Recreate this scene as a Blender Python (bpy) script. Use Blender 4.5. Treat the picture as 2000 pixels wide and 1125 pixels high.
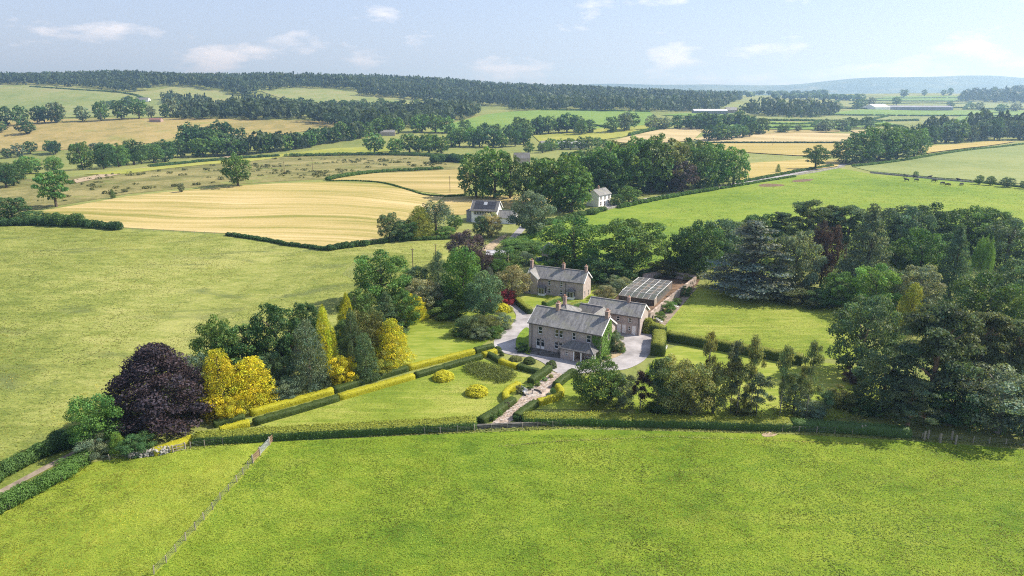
import bpy, bmesh, math, random
import numpy as np
from mathutils import Vector, Matrix

for o in list(bpy.data.objects):
    bpy.data.objects.remove(o, do_unlink=True)
scene = bpy.context.scene
COL = scene.collection
R = math.radians
random.seed(7)
RNG = np.random.default_rng(11)

# ------------------------------------------------------------------ camera
cam_data = bpy.data.cameras.new('camera')
cam_data.sensor_width = 36.0
cam_data.lens = 24.0
cam_data.clip_start = 0.5
cam_data.clip_end = 60000
cam = bpy.data.objects.new('camera', cam_data)
COL.objects.link(cam)
cam.location = (0, 0, 55.0)
cam.rotation_euler = (R(90 - 16.166), 0, 0)
scene.camera = cam

# ------------------------------------------------------------------ sky, sun, exposure
SUN_EL, SUN_AZ = 43.0, 14.0            # azimuth: degrees from +X towards +Y
world = bpy.data.worlds.new('World')
scene.world = world
world.use_nodes = True
wn, wl = world.node_tree.nodes, world.node_tree.links
wn.clear()
w_out = wn.new('ShaderNodeOutputWorld')
w_bg = wn.new('ShaderNodeBackground')
w_sky = wn.new('ShaderNodeTexSky')
w_sky.sky_type = 'NISHITA'
w_sky.sun_disc = False
w_sky.sun_elevation = R(SUN_EL)
w_sky.sun_rotation = R(90 - SUN_AZ)
w_sky.air_density = 1.0
w_sky.dust_density = 1.2
w_sky.ozone_density = 1.6
w_tc = wn.new('ShaderNodeTexCoord')
w_map = wn.new('ShaderNodeMapping')
w_map.inputs['Scale'].default_value = (1, 1, 3.2)
w_map.inputs['Location'].default_value = (0.35, 0.1, 0.2)
w_noise = wn.new('ShaderNodeTexNoise')
w_noise.inputs['Scale'].default_value = 7.5
w_noise.inputs['Detail'].default_value = 7
w_noise.inputs['Roughness'].default_value = 0.55
w_ramp = wn.new('ShaderNodeValToRGB')
w_ramp.color_ramp.elements[0].position = 0.55
w_ramp.color_ramp.elements[1].position = 0.67
w_veil = wn.new('ShaderNodeMath'); w_veil.operation = 'MULTIPLY_ADD'
w_veil.inputs[1].default_value = 0.75; w_veil.inputs[2].default_value = 0.0
w_thin = wn.new('ShaderNodeMixRGB')
w_thin.inputs['Fac'].default_value = 0.55
w_thin.inputs['Color2'].default_value = (5.0, 5.8, 8.5, 1)
w_mix = wn.new('ShaderNodeMixRGB')
w_mix.inputs['Color2'].default_value = (10.2, 9.9, 10.2, 1)
wl.new(w_tc.outputs['Generated'], w_map.inputs['Vector'])
wl.new(w_map.outputs['Vector'], w_noise.inputs['Vector'])
wl.new(w_noise.outputs['Fac'], w_ramp.inputs['Fac'])
wl.new(w_ramp.outputs['Color'], w_veil.inputs[0])
wl.new(w_veil.outputs[0], w_mix.inputs['Fac'])
wl.new(w_sky.outputs['Color'], w_thin.inputs['Color1'])
wl.new(w_thin.outputs['Color'], w_mix.inputs['Color1'])
wl.new(w_mix.outputs['Color'], w_bg.inputs['Color'])
w_bg.inputs['Strength'].default_value = 0.074
wl.new(w_bg.outputs['Background'], w_out.inputs['Surface'])

sun_data = bpy.data.lights.new('sun', 'SUN')
sun_data.energy = 5.0
sun_data.angle = R(0.53)
sun_data.color = (1.0, 0.93, 0.82)
sun = bpy.data.objects.new('sun', sun_data)
COL.objects.link(sun)
_sd = Vector((math.cos(R(SUN_EL)) * math.cos(R(SUN_AZ)), math.cos(R(SUN_EL)) * math.sin(R(SUN_AZ)), math.sin(R(SUN_EL))))
sun.rotation_euler = _sd.to_track_quat('Z', 'Y').to_euler()
sun.location = (60, 150, 120)

scene.view_settings.view_transform = 'Standard'
scene.view_settings.look = 'None'
scene.view_settings.gamma = 1
scene.view_settings.exposure = 0.9
cy = scene.cycles
cy.max_bounces = 8; cy.diffuse_bounces = 4; cy.glossy_bounces = 2
cy.transmission_bounces = 3; cy.transparent_max_bounces = 8; cy.volume_bounces = 0
cy.use_denoising = False
cy.use_adaptive_sampling = True
cy.filter_width = 1.1
cy.adaptive_threshold = 0.01

# ------------------------------------------------------------------ terrain
def _g(x, y, cx, cy, sx, sy, a):
    return a * np.exp(-((x - cx) / sx) ** 2 / 2 - ((y - cy) / sy) ** 2 / 2)

def _ss(a, b, v):
    t = np.clip((v - a) / (b - a), 0, 1)
    return t * t * (3 - 2 * t)

def terrain(x, y):
    """height of the land in metres; the house stands at 0"""
    x = np.asarray(x, float); y = np.asarray(y, float)
    z = _g(x, y, -125, 372, 95, 58, 5.0)             # swell of the stubble field
    z = z + _g(x, y, -520, 680, 420, 110, -14)       # valley bottom
    z = z + _g(x, y, -640, 1010, 420, 130, 16)       # hay field hill
    z = z + _g(x, y, 40, 1230, 300, 190, 20)         # green dome
    z = z + _g(x, y, 330, 560, 200, 120, 3)
    z = z + _g(x, y, -90, 1020, 150, 130, -8)
    crest = 76 - 36 * _ss(-500, 200, x) - 14 * _ss(100, 700, x) - 20 * _ss(500, 1500, x)
    z = z + crest * (_ss(1180, 1980, y - 0.1 * x) - _ss(2900, 5000, y))
    z = z + _g(x, y, 1750, 3000, 700, 500, 34)       # low hill with small fields
    z = z + _g(x, y, 3800, 7750, 540, 560, 150) + _g(x, y, 4960, 7750, 560, 560, 158) + _g(x, y, 6570, 7750, 930, 560, 150)
    z = z + _g(x, y, 2230, 8370, 800, 560, 112) + _g(x, y, 930, 8680, 500, 560, 92)
    far = _ss(150, 600, np.hypot(x, y))
    z = z + far * (1.2 * np.sin(x / 61 + 1.3) * np.sin(y / 83 + 0.4) + 2.0 * np.sin(x / 190 + y / 260))
    lf = _ss(-45, -90, x) * _ss(420, 300, y) * _ss(60, 130, y)
    z = z + lf * (0.9 * np.sin(x / 27 + 1) * np.sin(y / 34 + 2) - 1.5)
    return z


def tz(x, y):
    return float(terrain(x, y))

# ------------------------------------------------------------------ materials
def new_mat(name):
    m = bpy.data.materials.new(name)
    m.use_nodes = True
    m.node_tree.nodes.clear()
    return m, m.node_tree.nodes, m.node_tree.links

def ramp2(n, l, fac, stops):
    r = n.new('ShaderNodeValToRGB')
    el = r.color_ramp.elements
    while len(el) < len(stops):
        el.new(0.5)
    for e, (p, c) in zip(el, stops):
        e.position = p; e.color = (*c, 1)
    l.new(fac, r.inputs['Fac'])
    return r.outputs['Color']

def noise(n, l, vec, scale, detail=4, rough=0.6, dist=0.0):
    t = n.new('ShaderNodeTexNoise')
    t.inputs['Scale'].default_value = scale
    t.inputs['Detail'].default_value = detail
    t.inputs['Roughness'].default_value = rough
    t.inputs['Distortion'].default_value = dist
    l.new(vec, t.inputs['Vector'])
    return t.outputs['Fac']

def mapping(n, l, vec, scale=(1, 1, 1), rot=(0, 0, 0)):
    m = n.new('ShaderNodeMapping')
    m.inputs['Scale'].default_value = scale
    m.inputs['Rotation'].default_value = rot
    l.new(vec, m.inputs['Vector'])
    return m.outputs['Vector']

def mixc(n, l, fac, a, b, mode='MIX'):
    m = n.new('ShaderNodeMixRGB'); m.blend_type = mode
    for s, v in (('Fac', fac), ('Color1', a), ('Color2', b)):
        if isinstance(v, (int, float)):
            m.inputs[s].default_value = v
        elif isinstance(v, tuple):
            m.inputs[s].default_value = (*v, 1)
        else:
            l.new(v, m.inputs[s])
    return m.outputs['Color']

def mathn(n, l, op, a, b=0.0):
    m = n.new('ShaderNodeMath'); m.operation = op
    for i, v in enumerate((a, b)):
        if isinstance(v, (int, float)):
            m.inputs[i].default_value = v
        else:
            l.new(v, m.inputs[i])
    return m.outputs[0]

def finish(m, n, l, col, rough=0.9, bump=None, bstr=0.5, bdist=0.1, spec=0.2, metallic=0.0):
    b = n.new('ShaderNodeBsdfPrincipled')
    b.inputs['Roughness'].default_value = rough
    b.inputs['Specular IOR Level'].default_value = spec
    b.inputs['Metallic'].default_value = metallic
    if isinstance(col, tuple):
        b.inputs['Base Color'].default_value = (*col, 1)
    else:
        l.new(col, b.inputs['Base Color'])
    if bump is not None:
        bn = n.new('ShaderNodeBump')
        bn.inputs['Strength'].default_value = bstr
        bn.inputs['Distance'].default_value = bdist
        l.new(bump, bn.inputs['Height'])
        l.new(bn.outputs['Normal'], b.inputs['Normal'])
    o = n.new('ShaderNodeOutputMaterial')
    l.new(b.outputs['BSDF'], o.inputs['Surface'])
    return m

def grass_mat(name, lo, mid, hi, big=0.03, med=0.28, fine=1.6, bump=0.6, bdist=0.35, streak=0.0, patch=None, patch_fac=0.5, stretch=(1, 1, 1), rot=0.0):
    m, n, l = new_mat(name)
    tc = n.new('ShaderNodeTexCoord').outputs['Object']
    v = mapping(n, l, tc, stretch, (0, 0, rot))
    nb = noise(n, l, tc, big, 3, 0.55)
    nm = noise(n, l, v, med, 5, 0.65, 0.6)
    nf = noise(n, l, v, fine, 4, 0.7, 0.4)
    s = mathn(n, l, 'ADD', mathn(n, l, 'MULTIPLY', nb, 0.40), mathn(n, l, 'ADD', mathn(n, l, 'MULTIPLY', nm, 0.34), mathn(n, l, 'MULTIPLY', nf, 0.26)))
    col = ramp2(n, l, s, [(0.42, lo), (0.5, mid), (0.58, hi)])
    if patch:
        np_ = noise(n, l, v, big * 3.1, 5, 0.6, 1.0)
        pf = ramp2(n, l, np_, [(0.56, (0, 0, 0)), (0.68, (1, 1, 1))])
        pf2 = mathn(n, l, 'MULTIPLY', pf, patch_fac)
        col = mixc(n, l, pf2, col, patch)
    bh = mathn(n, l, 'ADD', mathn(n, l, 'MULTIPLY', nm, 0.8), nf)
    return finish(m, n, l, col, 0.95, bh, bump, bdist, 0.08)

def stripe_mat(name, a, b, c, width=7.0, rot=0.3, bend=0.0, x0=0.0, big=0.012):
    """cut crop: rows of straw and stubble following the tractor's lines"""
    m, n, l = new_mat(name)
    tc = n.new('ShaderNodeTexCoord').outputs['Object']
    v = mapping(n, l, tc, (1, 1, 1), (0, 0, rot))
    sp = n.new('ShaderNodeSeparateXYZ'); l.new(v, sp.inputs[0])
    dx = mathn(n, l, 'MAXIMUM', mathn(n, l, 'SUBTRACT', sp.outputs['X'], x0), 0.0)
    vy = mathn(n, l, 'ADD', sp.outputs['Y'], mathn(n, l, 'MULTIPLY', mathn(n, l, 'MULTIPLY', dx, dx), bend))
    wob = noise(n, l, tc, 0.012, 2, 0.5)
    vy = mathn(n, l, 'ADD', vy, mathn(n, l, 'MULTIPLY', wob, 22.0))
    cb = n.new('ShaderNodeCombineXYZ')
    l.new(mathn(n, l, 'MULTIPLY', sp.outputs['X'], 0.035), cb.inputs['X']); l.new(vy, cb.inputs['Y'])
    rows = noise(n, l, cb.outputs[0], 0.5 / width * 2, 2, 0.5)
    swath = noise(n, l, cb.outputs[0], 0.16 / width * 2, 2, 0.5)
    nb = noise(n, l, tc, big, 3, 0.5)
    nf = noise(n, l, tc, 0.9, 4, 0.7)
    s = mathn(n, l, 'ADD', mathn(n, l, 'ADD', mathn(n, l, 'MULTIPLY', rows, 0.34), mathn(n, l, 'MULTIPLY', swath, 0.30)), mathn(n, l, 'ADD', mathn(n, l, 'MULTIPLY', nb, 0.22), mathn(n, l, 'MULTIPLY', nf, 0.14)))
    col = ramp2(n, l, s, [(0.41, a), (0.50, b), (0.59, c)])
    fr = mathn(n, l, 'FRACT', mathn(n, l, 'DIVIDE', vy, width * 1.9))
    ln = mathn(n, l, 'GREATER_THAN', mathn(n, l, 'ABSOLUTE', mathn(n, l, 'SUBTRACT', fr, 0.5)), 0.455)
    ln2 = mathn(n, l, 'MULTIPLY', ln, mathn(n, l, 'MULTIPLY', nf, 0.75))
    col = mixc(n, l, ln2, col, tuple(k * 0.8 for k in a))
    return finish(m, n, l, col, 0.95, mathn(n, l, 'ADD', rows, nf), 0.4, 0.3, 0.05)

def plain_mat(name, col, rough=0.6, var=0.12, scale=2.0, spec=0.3, bump=0.0, metallic=0.0):
    m, n, l = new_mat(name)
    tc = n.new('ShaderNodeTexCoord').outputs['Object']
    nz = noise(n, l, tc, scale, 5, 0.6)
    lo = tuple(max(0, c * (1 - var * 1.6)) for c in col); hi = tuple(min(1, c * (1 + var * 1.6)) for c in col)
    c = ramp2(n, l, nz, [(0.3, lo), (0.7, hi)])
    return finish(m, n, l, c, rough, nz if bump else None, bump, 0.03, spec, metallic)

def stone_mat(name, a, b, mortar, scale=2.4):
    m, n, l = new_mat(name)
    tc = n.new('ShaderNodeTexCoord').outputs['UV']
    br = n.new('ShaderNodeTexBrick')
    br.inputs['Color1'].default_value = (*a, 1); br.inputs['Color2'].default_value = (*b, 1); br.inputs['Mortar'].default_value = (*mortar, 1)
    br.inputs['Scale'].default_value = scale
    br.inputs['Mortar Size'].default_value = 0.025
    br.inputs['Brick Width'].default_value = 0.9; br.inputs['Row Height'].default_value = 0.5
    l.new(tc, br.inputs['Vector'])
    nz = noise(n, l, tc, 0.9, 5, 0.7)
    nf = noise(n, l, tc, 4.0, 3, 0.7)
    dirt = ramp2(n, l, nz, [(0.3, (0.74, 0.72, 0.71)), (0.7, (1.1, 1.07, 1.06))])
    c = mixc(n, l, 1.0, br.outputs['Color'], dirt, 'MULTIPLY')
    c = mixc(n, l, 0.3, c, ramp2(n, l, nf, [(0.3, (0.7, 0.7, 0.7)), (0.7, (1.3, 1.28, 1.25))]), 'MULTIPLY')
    return finish(m, n, l, c, 0.9, mathn(n, l, 'ADD', br.outputs['Fac'], nf), 0.4, 0.04, 0.15)

def slate_mat(name, a, b, moss, scale=3.0):
    m, n, l = new_mat(name)
    tc = n.new('ShaderNodeTexCoord').outputs['UV']
    br = n.new('ShaderNodeTexBrick')
    br.inputs['Color1'].default_value = (*a, 1); br.inputs['Color2'].default_value = (*b, 1)
    br.inputs['Mortar'].default_value = tuple(c * 0.45 for c in a) + (1,)
    br.inputs['Scale'].default_value = scale
    br.inputs['Mortar Size'].default_value = 0.03
    br.inputs['Brick Width'].default_value = 0.9; br.inputs['Row Height'].default_value = 0.75
    l.new(tc, br.inputs['Vector'])
    st = noise(n, l, mapping(n, l, tc, (1, 0.16, 1)), 1.6, 5, 0.65)
    big = noise(n, l, tc, 0.35, 4, 0.65, 0.8)
    c = mixc(n, l, 0.9, br.outputs['Color'], ramp2(n, l, st, [(0.32, (0.5, 0.5, 0.52)), (0.68, (1.4, 1.38, 1.32))]), 'MULTIPLY')
    mf = ramp2(n, l, big, [(0.5, (0, 0, 0)), (0.72, (0.7, 0.7, 0.7))])
    c = mixc(n, l, mf, c, moss)
    return finish(m, n, l, c, 0.75, mathn(n, l, 'ADD', br.outputs['Fac'], st), 0.35, 0.04, 0.3)

def leaf_mat(name):
    """foliage: hue from the object's own colour, each leaf a little different"""
    m, n, l = new_mat(name)
    oi = n.new('ShaderNodeObjectInfo')
    at = n.new('ShaderNodeAttribute'); at.attribute_name = 'tint'
    c = mixc(n, l, 1.0, oi.outputs['Color'], at.outputs['Color'], 'MULTIPLY')
    d = n.new('ShaderNodeBsdfPrincipled')
    d.inputs['Roughness'].default_value = 0.62
    d.inputs['Specular IOR Level'].default_value = 0.22
    l.new(c, d.inputs['Base Color'])
    t = n.new('ShaderNodeBsdfTranslucent')
    l.new(mixc(n, l, 1.0, c, (1.15, 1.1, 0.5), 'MULTIPLY'), t.inputs['Color'])
    mx = n.new('ShaderNodeMixShader'); mx.inputs['Fac'].default_value = 0.34
    l.new(d.outputs['BSDF'], mx.inputs[1]); l.new(t.outputs['BSDF'], mx.inputs[2])
    o = n.new('ShaderNodeOutputMaterial')
    l.new(mx.outputs['Shader'], o.inputs['Surface'])
    return m

def glass_mat(name, col=(0.02, 0.025, 0.03)):
    m, n, l = new_mat(name)
    return finish(m, n, l, col, 0.08, None, spec=0.7)

M = {}
M['ground'] = grass_mat('pasture_grass', (0.082, 0.150, 0.014), (0.148, 0.220, 0.020), (0.215, 0.270, 0.032), 0.03, 0.22, 1.6, 0.8, 0.45, stretch=(1, 1.9, 1), rot=0.6, patch=(0.22, 0.25, 0.045), patch_fac=0.35)
M['land'] = grass_mat('dull_pasture', (0.135, 0.165, 0.045), (0.185, 0.205, 0.060), (0.225, 0.235, 0.080), 0.006, 0.05, 0.4, 0.5, 0.6)
M['paddock'] = grass_mat('paddock_grass', (0.115, 0.175, 0.018), (0.180, 0.235, 0.026), (0.240, 0.275, 0.040), 0.04, 0.3, 1.7, 0.55, 0.3, stretch=(1, 1.8, 1), rot=0.2)
M['long_grass'] = grass_mat('long_pasture_grass', (0.120, 0.155, 0.030), (0.205, 0.232, 0.054), (0.290, 0.295, 0.092), 0.016, 0.16, 0.9, 0.8, 0.5, patch=(0.105, 0.130, 0.045), patch_fac=0.8, stretch=(0.7, 1.5, 1), rot=0.3)
M['lawn'] = grass_mat('mown_lawn', (0.120, 0.175, 0.020), (0.190, 0.235, 0.034), (0.275, 0.290, 0.065), 0.06, 0.45, 2.6, 0.3, 0.1, stretch=(0.22, 1.5, 1), rot=-0.05)
M['straw'] = stripe_mat('cut_barley_stubble', (0.20, 0.195, 0.050), (0.35, 0.285, 0.110), (0.47, 0.370, 0.180), 4.0, 0.10, 0.005, -120)
M['straw_plain'] = stripe_mat('pale_stubble', (0.24, 0.205, 0.07), (0.33, 0.265, 0.105), (0.43, 0.335, 0.16), 5.0, -0.3)
M['straw_gold'] = stripe_mat('golden_stubble', (0.28, 0.23, 0.07), (0.35, 0.28, 0.10), (0.42, 0.335, 0.135), 8.0, 0.1)
M['straw_tan'] = stripe_mat('tan_stubble', (0.30, 0.25, 0.12), (0.40, 0.32, 0.17), (0.46, 0.37, 0.2), 12.0, 0.3)
M['common'] = grass_mat('rough_common', (0.105, 0.110, 0.035), (0.180, 0.168, 0.062), (0.260, 0.228, 0.095), 0.018, 0.12, 0.5, 0.7, 0.6, patch=(0.14, 0.19, 0.035), patch_fac=0.6)
M['hay'] = grass_mat('hay_field', (0.19, 0.17, 0.060), (0.28, 0.225, 0.085), (0.33, 0.26, 0.11), 0.005, 0.05, 0.3, 0.4, 0.6, patch=(0.17, 0.20, 0.05), patch_fac=0.6)
M['hill_grass'] = grass_mat('hill_pasture', (0.135, 0.18, 0.055), (0.18, 0.215, 0.07), (0.235, 0.235, 0.10), 0.004, 0.03, 0.2, 0.4, 0.8, patch=(0.22, 0.20, 0.09), patch_fac=0.4)
M['green_field'] = grass_mat('bright_field', (0.11, 0.19, 0.035), (0.135, 0.215, 0.042), (0.17, 0.24, 0.05), 0.006, 0.05, 0.3, 0.4, 0.5)
M['cow_field'] = grass_mat('cow_pasture', (0.105, 0.175, 0.022), (0.155, 0.225, 0.028), (0.205, 0.255, 0.040), 0.014, 0.11, 0.7, 0.7, 0.5, stretch=(1, 1.7, 1))
M['pale_field'] = grass_mat('pale_field', (0.155, 0.195, 0.065), (0.185, 0.22, 0.075), (0.22, 0.245, 0.09), 0.01, 0.08, 0.6, 0.5, 0.4)
M['yellow_field'] = grass_mat('yellow_green_field', (0.19, 0.22, 0.04), (0.25, 0.26, 0.05), (0.29, 0.29, 0.07), 0.01, 0.08, 0.6, 0.5, 0.4)
M['gravel'] = plain_mat('gravel', (0.295, 0.28, 0.28), 0.95, 0.24, 0.22, 0.1, 0.3)
M['road'] = plain_mat('asphalt_lane', (0.26, 0.25, 0.25), 0.9, 0.1, 0.3, 0.15)
M['track'] = plain_mat('track_earth', (0.22, 0.18, 0.135), 0.95, 0.3, 0.8, 0.05, 0.4)
M['earth'] = plain_mat('bare_earth', (0.155, 0.105, 0.07), 0.95, 0.3, 0.5, 0.05, 0.4)
M['tan_earth'] = plain_mat('dry_earth', (0.33, 0.26, 0.17), 0.95, 0.2, 0.6, 0.05, 0.4)
M['flag'] = plain_mat('flagstone', (0.33, 0.265, 0.215), 0.9, 0.4, 0.7, 0.1, 0.3)
M['stone'] = stone_mat('house_stone', (0.42, 0.365, 0.338), (0.48, 0.42, 0.388), (0.45, 0.40, 0.37))
M['stone_pale'] = stone_mat('pale_stone', (0.34, 0.29, 0.25), (0.42, 0.36, 0.32), (0.36, 0.33, 0.3))
M['rubble'] = plain_mat('drystone', (0.30, 0.285, 0.25), 0.95, 0.35, 1.2, 0.1, 0.5)
M['dark_rubble'] = plain_mat('dark_stone', (0.10, 0.095, 0.085), 0.95, 0.35, 1.0, 0.1, 0.5)
M['quoin'] = plain_mat('dressed_stone', (0.36, 0.315, 0.28), 0.9, 0.12, 1.0, 0.1)
M['slate'] = slate_mat('slates', (0.165, 0.165, 0.168), (0.235, 0.232, 0.228), (0.20, 0.20, 0.13))
M['slate_dark'] = slate_mat('dark_slates', (0.12, 0.12, 0.125), (0.16, 0.155, 0.155), (0.12, 0.12, 0.08))
M['ridge'] = plain_mat('ridge_tiles', (0.23, 0.22, 0.21), 0.9, 0.1)
M['brick'] = plain_mat('chimney_brick', (0.32, 0.235, 0.20), 0.9, 0.2, 2.0, 0.1)
M['pot'] = plain_mat('clay_pot', (0.42, 0.22, 0.14), 0.85, 0.15)
M['white'] = plain_mat('white_paint', (0.84, 0.83, 0.81), 0.5, 0.03)
M['render'] = plain_mat('white_render', (0.83, 0.82, 0.80), 0.8, 0.04, 0.5)
M['glass'] = glass_mat('window_glass')
M['gutter'] = plain_mat('iron_gutter', (0.10, 0.085, 0.08), 0.6, 0.1)
M['wood'] = plain_mat('weathered_wood', (0.30, 0.265, 0.22), 0.9, 0.2, 3.0, 0.1)
M['dark_wood'] = plain_mat('dark_boards', (0.085, 0.070, 0.055), 0.9, 0.25, 2.0, 0.1)
M['brown_wood'] = plain_mat('brown_wood', (0.25, 0.16, 0.11), 0.9, 0.2, 3.0, 0.1)
M['pole'] = plain_mat('pole_wood', (0.16, 0.115, 0.08), 0.9, 0.2, 1.0, 0.1)
M['wire'] = plain_mat('wire', (0.30, 0.29, 0.28), 0.5, 0.05, metallic=0.6)
M['steel'] = plain_mat('galvanised_steel', (0.45, 0.47, 0.48), 0.45, 0.08, metallic=0.5)
M['barn'] = plain_mat('barn_roof', (0.48, 0.48, 0.50), 0.6, 0.05, 0.05)
M['barn_dark'] = plain_mat('barn_cladding', (0.22, 0.23, 0.26), 0.7, 0.08, 0.05)
M['solar'] = glass_mat('solar_cells', (0.010, 0.011, 0.018))
M['bark'] = plain_mat('bark', (0.115, 0.092, 0.070), 0.95, 0.3, 3.0, 0.05, 0.5)
M['bark_pale'] = plain_mat('pale_bark', (0.30, 0.265, 0.225), 0.9, 0.25, 3.0, 0.05)
M['hide'] = plain_mat('black_hide', (0.018, 0.015, 0.014), 0.7, 0.2, 1.0, 0.3)
M['red_roof'] = plain_mat('red_roof', (0.20, 0.10, 0.08), 0.9, 0.15)
M['blue'] = plain_mat('blue_paint', (0.06, 0.13, 0.30), 0.5, 0.1)
M['leaf'] = leaf_mat('foliage')

# ------------------------------------------------------------------ mesh helpers
def tag(o, label=None, cat=None, group=None, kind=None):
    if label: o['label'] = label
    if cat: o['category'] = cat
    if group: o['group'] = group
    if kind: o['kind'] = kind
    return o

def empty(name, loc, rz=0.0, scale=(1, 1, 1)):
    o = bpy.data.objects.new(name, None)
    o.empty_display_size = 0.5
    COL.objects.link(o)
    o.location = loc; o.rotation_euler = (0, 0, rz); o.scale = scale
    return o

def link(name, mesh, parent=None, loc=None):
    o = bpy.data.objects.new(name, mesh)
    COL.objects.link(o)
    if parent is not None: o.parent = parent
    if loc is not None: o.location = loc
    return o

def np_mesh(name, verts, quads, mat, tint=None, smooth=False):
    """verts (N,3), quads (M,4), tint (N,3) per-vertex colour"""
    me = bpy.data.meshes.new(name)
    verts = np.ascontiguousarray(verts, np.float32); quads = np.ascontiguousarray(quads, np.int32)
    k = quads.shape[1]
    me.vertices.add(len(verts)); me.vertices.foreach_set('co', verts.ravel())
    me.loops.add(quads.size); me.loops.foreach_set('vertex_index', quads.ravel())
    me.polygons.add(len(quads))
    me.polygons.foreach_set('loop_start', np.arange(0, quads.size, k, dtype=np.int32))
    try:
        me.polygons.foreach_set('loop_total', np.full(len(quads), k, np.int32))
    except Exception:
        pass
    if smooth:
        me.polygons.foreach_set('use_smooth', np.ones(len(quads), bool))
    me.update(calc_edges=True)
    if tint is not None:
        a = me.color_attributes.new('tint', 'FLOAT_COLOR', 'POINT')
        c = np.ones((len(verts), 4), np.float32); c[:, :3] = tint
        a.data.foreach_set('color', c.ravel())
    me.materials.append(mat)
    return me

class MB:
    """collects boxes, tubes and faces; build() links them as one mesh with metric UVs"""
    def __init__(s):
        s.v = []; s.f = []; s.uv = []
    def face(s, pts, uvs=None):
        i = len(s.v)
        s.v += [tuple(p) for p in pts]; s.f.append(tuple(range(i, i + len(pts))))
        if uvs is None:
            a, b, c = Vector(pts[0]), Vector(pts[1]), Vector(pts[-1])
            ux = (b - a); ux = ux.normalized() if ux.length > 1e-9 else Vector((1, 0, 0))
            nn = ux.cross(c - a); nn = nn.normalized() if nn.length > 1e-9 else Vector((0, 0, 1))
            vy = nn.cross(ux)
            uvs = [((Vector(p) - a).dot(ux) + a.x * 0.7 + a.y * 0.3, (Vector(p) - a).dot(vy) + a.z) for p in pts]
        s.uv += [tuple(u) for u in uvs]
    def box(s, x0, x1, y0, y1, z0, z1):
        p = [(x0, y0, z0), (x1, y0, z0), (x1, y1, z0), (x0, y1, z0), (x0, y0, z1), (x1, y0, z1), (x1, y1, z1), (x0, y1, z1)]
        for q in ((0, 3, 2, 1), (4, 5, 6, 7), (0, 1, 5, 4), (1, 2, 6, 5), (2, 3, 7, 6), (3, 0, 4, 7)):
            s.face([p[i] for i in q])
        return s
    def bar(s, a, b, w, h=None):
        a = Vector(a); b = Vector(b); h = h or w
        d = (b - a).normalized()
        up = Vector((0, 0, 1)) if abs(d.z) < 0.95 else Vector((1, 0, 0))
        x = d.cross(up).normalized() * w / 2; y = x.cross(d).normalized() * h / 2
        p = [a - x - y, a + x - y, a + x + y, a - x + y, b - x - y, b + x - y, b + x + y, b - x + y]
        for q in ((0, 3, 2, 1), (4, 5, 6, 7), (0, 1, 5, 4), (1, 2, 6, 5), (2, 3, 7, 6), (3, 0, 4, 7)):
            s.face([p[i] for i in q])
        return s
    def tube(s, pts, radii, n=7):
        pts = [Vector(p) for p in pts]
        rings = []
        for i, p in enumerate(pts):
            d = (pts[min(i + 1, len(pts) - 1)] - pts[max(i - 1, 0)]).normalized()
            up = Vector((1, 0, 0)) if abs(d.x) < 0.9 else Vector((0, 1, 0))
            x = d.cross(up).normalized(); y = d.cross(x)
            rings.append([p + (x * math.cos(k * 2 * math.pi / n) + y * math.sin(k * 2 * math.pi / n)) * radii[i] for k in range(n)])
        for a, b in zip(rings, rings[1:]):
            for k in range(n):
                s.face([a[k], a[(k + 1) % n], b[(k + 1) % n], b[k]])
        s.face(rings[-1]); s.face(rings[0][::-1])
        return s
    def mesh(s, name, mat):
        me = bpy.data.meshes.new(name)
        me.from_pydata(s.v, [], s.f)
        u = me.uv_layers.new(name='UVMap')
        u.data.foreach_set('uv', np.array(s.uv, np.float32).ravel())
        me.materials.append(mat)
        bm = bmesh.new(); bm.from_mesh(me)
        bmesh.ops.remove_doubles(bm, verts=bm.verts, dist=1e-5)
        bmesh.ops.recalc_face_normals(bm, faces=bm.faces)
        bm.to_mesh(me); bm.free()
        me.update()
        return me
    def build(s, name, mat, parent=None):
        return link(name, s.mesh(name, mat), parent)

# ------------------------------------------------------------------ the ground and the sheets of land lying on it
def axis(dense0, dense1, step, lo, hi, grow=1.06):
    a = list(np.arange(dense0, dense1 + 1e-6, step))
    s, v = step, dense1
    while v < hi:
        s *= grow; v += s; a.append(v)
    s, v, b = step, dense0, []
    while v > lo:
        s *= grow; v -= s; b.append(v)
    return np.array(b[::-1] + a)

gx = axis(-160, 160, 4.0, -16000, 16000, 1.045)
gy = axis(40, 520, 4.0, -400, 17000, 1.028)
X, Y = np.meshgrid(gx, gy)
Z = terrain(X, Y)
nx, ny = len(gx), len(gy)
ii = (np.arange(ny - 1)[:, None] * nx + np.arange(nx - 1)[None, :]).ravel()
ground = link('ground', np_mesh('ground', np.stack([X.ravel(), Y.ravel(), Z.ravel()], 1), np.stack([ii, ii + 1, ii + nx + 1, ii + nx], 1), M['land'], smooth=True))
tag(ground, 'rolling green farmland running to the horizon', kind='structure')

def smooth_poly(pts, closed=True, k=4):
    """Catmull-Rom through the corners"""
    n = len(pts); out = []
    rng = range(n) if closed else range(n - 1)
    for i in rng:
        g = (lambda j: pts[j % n]) if closed else (lambda j: pts[min(max(j, 0), n - 1)])
        p0, p1, p2, p3 = [np.array(g(i + d), float) for d in (-1, 0, 1, 2)]
        for t in np.arange(k) / k:
            out.append(tuple(0.5 * (2 * p1 + (p2 - p0) * t + (2 * p0 - 5 * p1 + 4 * p2 - p3) * t * t + (3 * p1 - p0 - 3 * p2 + p3) * t ** 3)))
    if not closed: out.append(tuple(pts[-1]))
    return out

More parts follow.
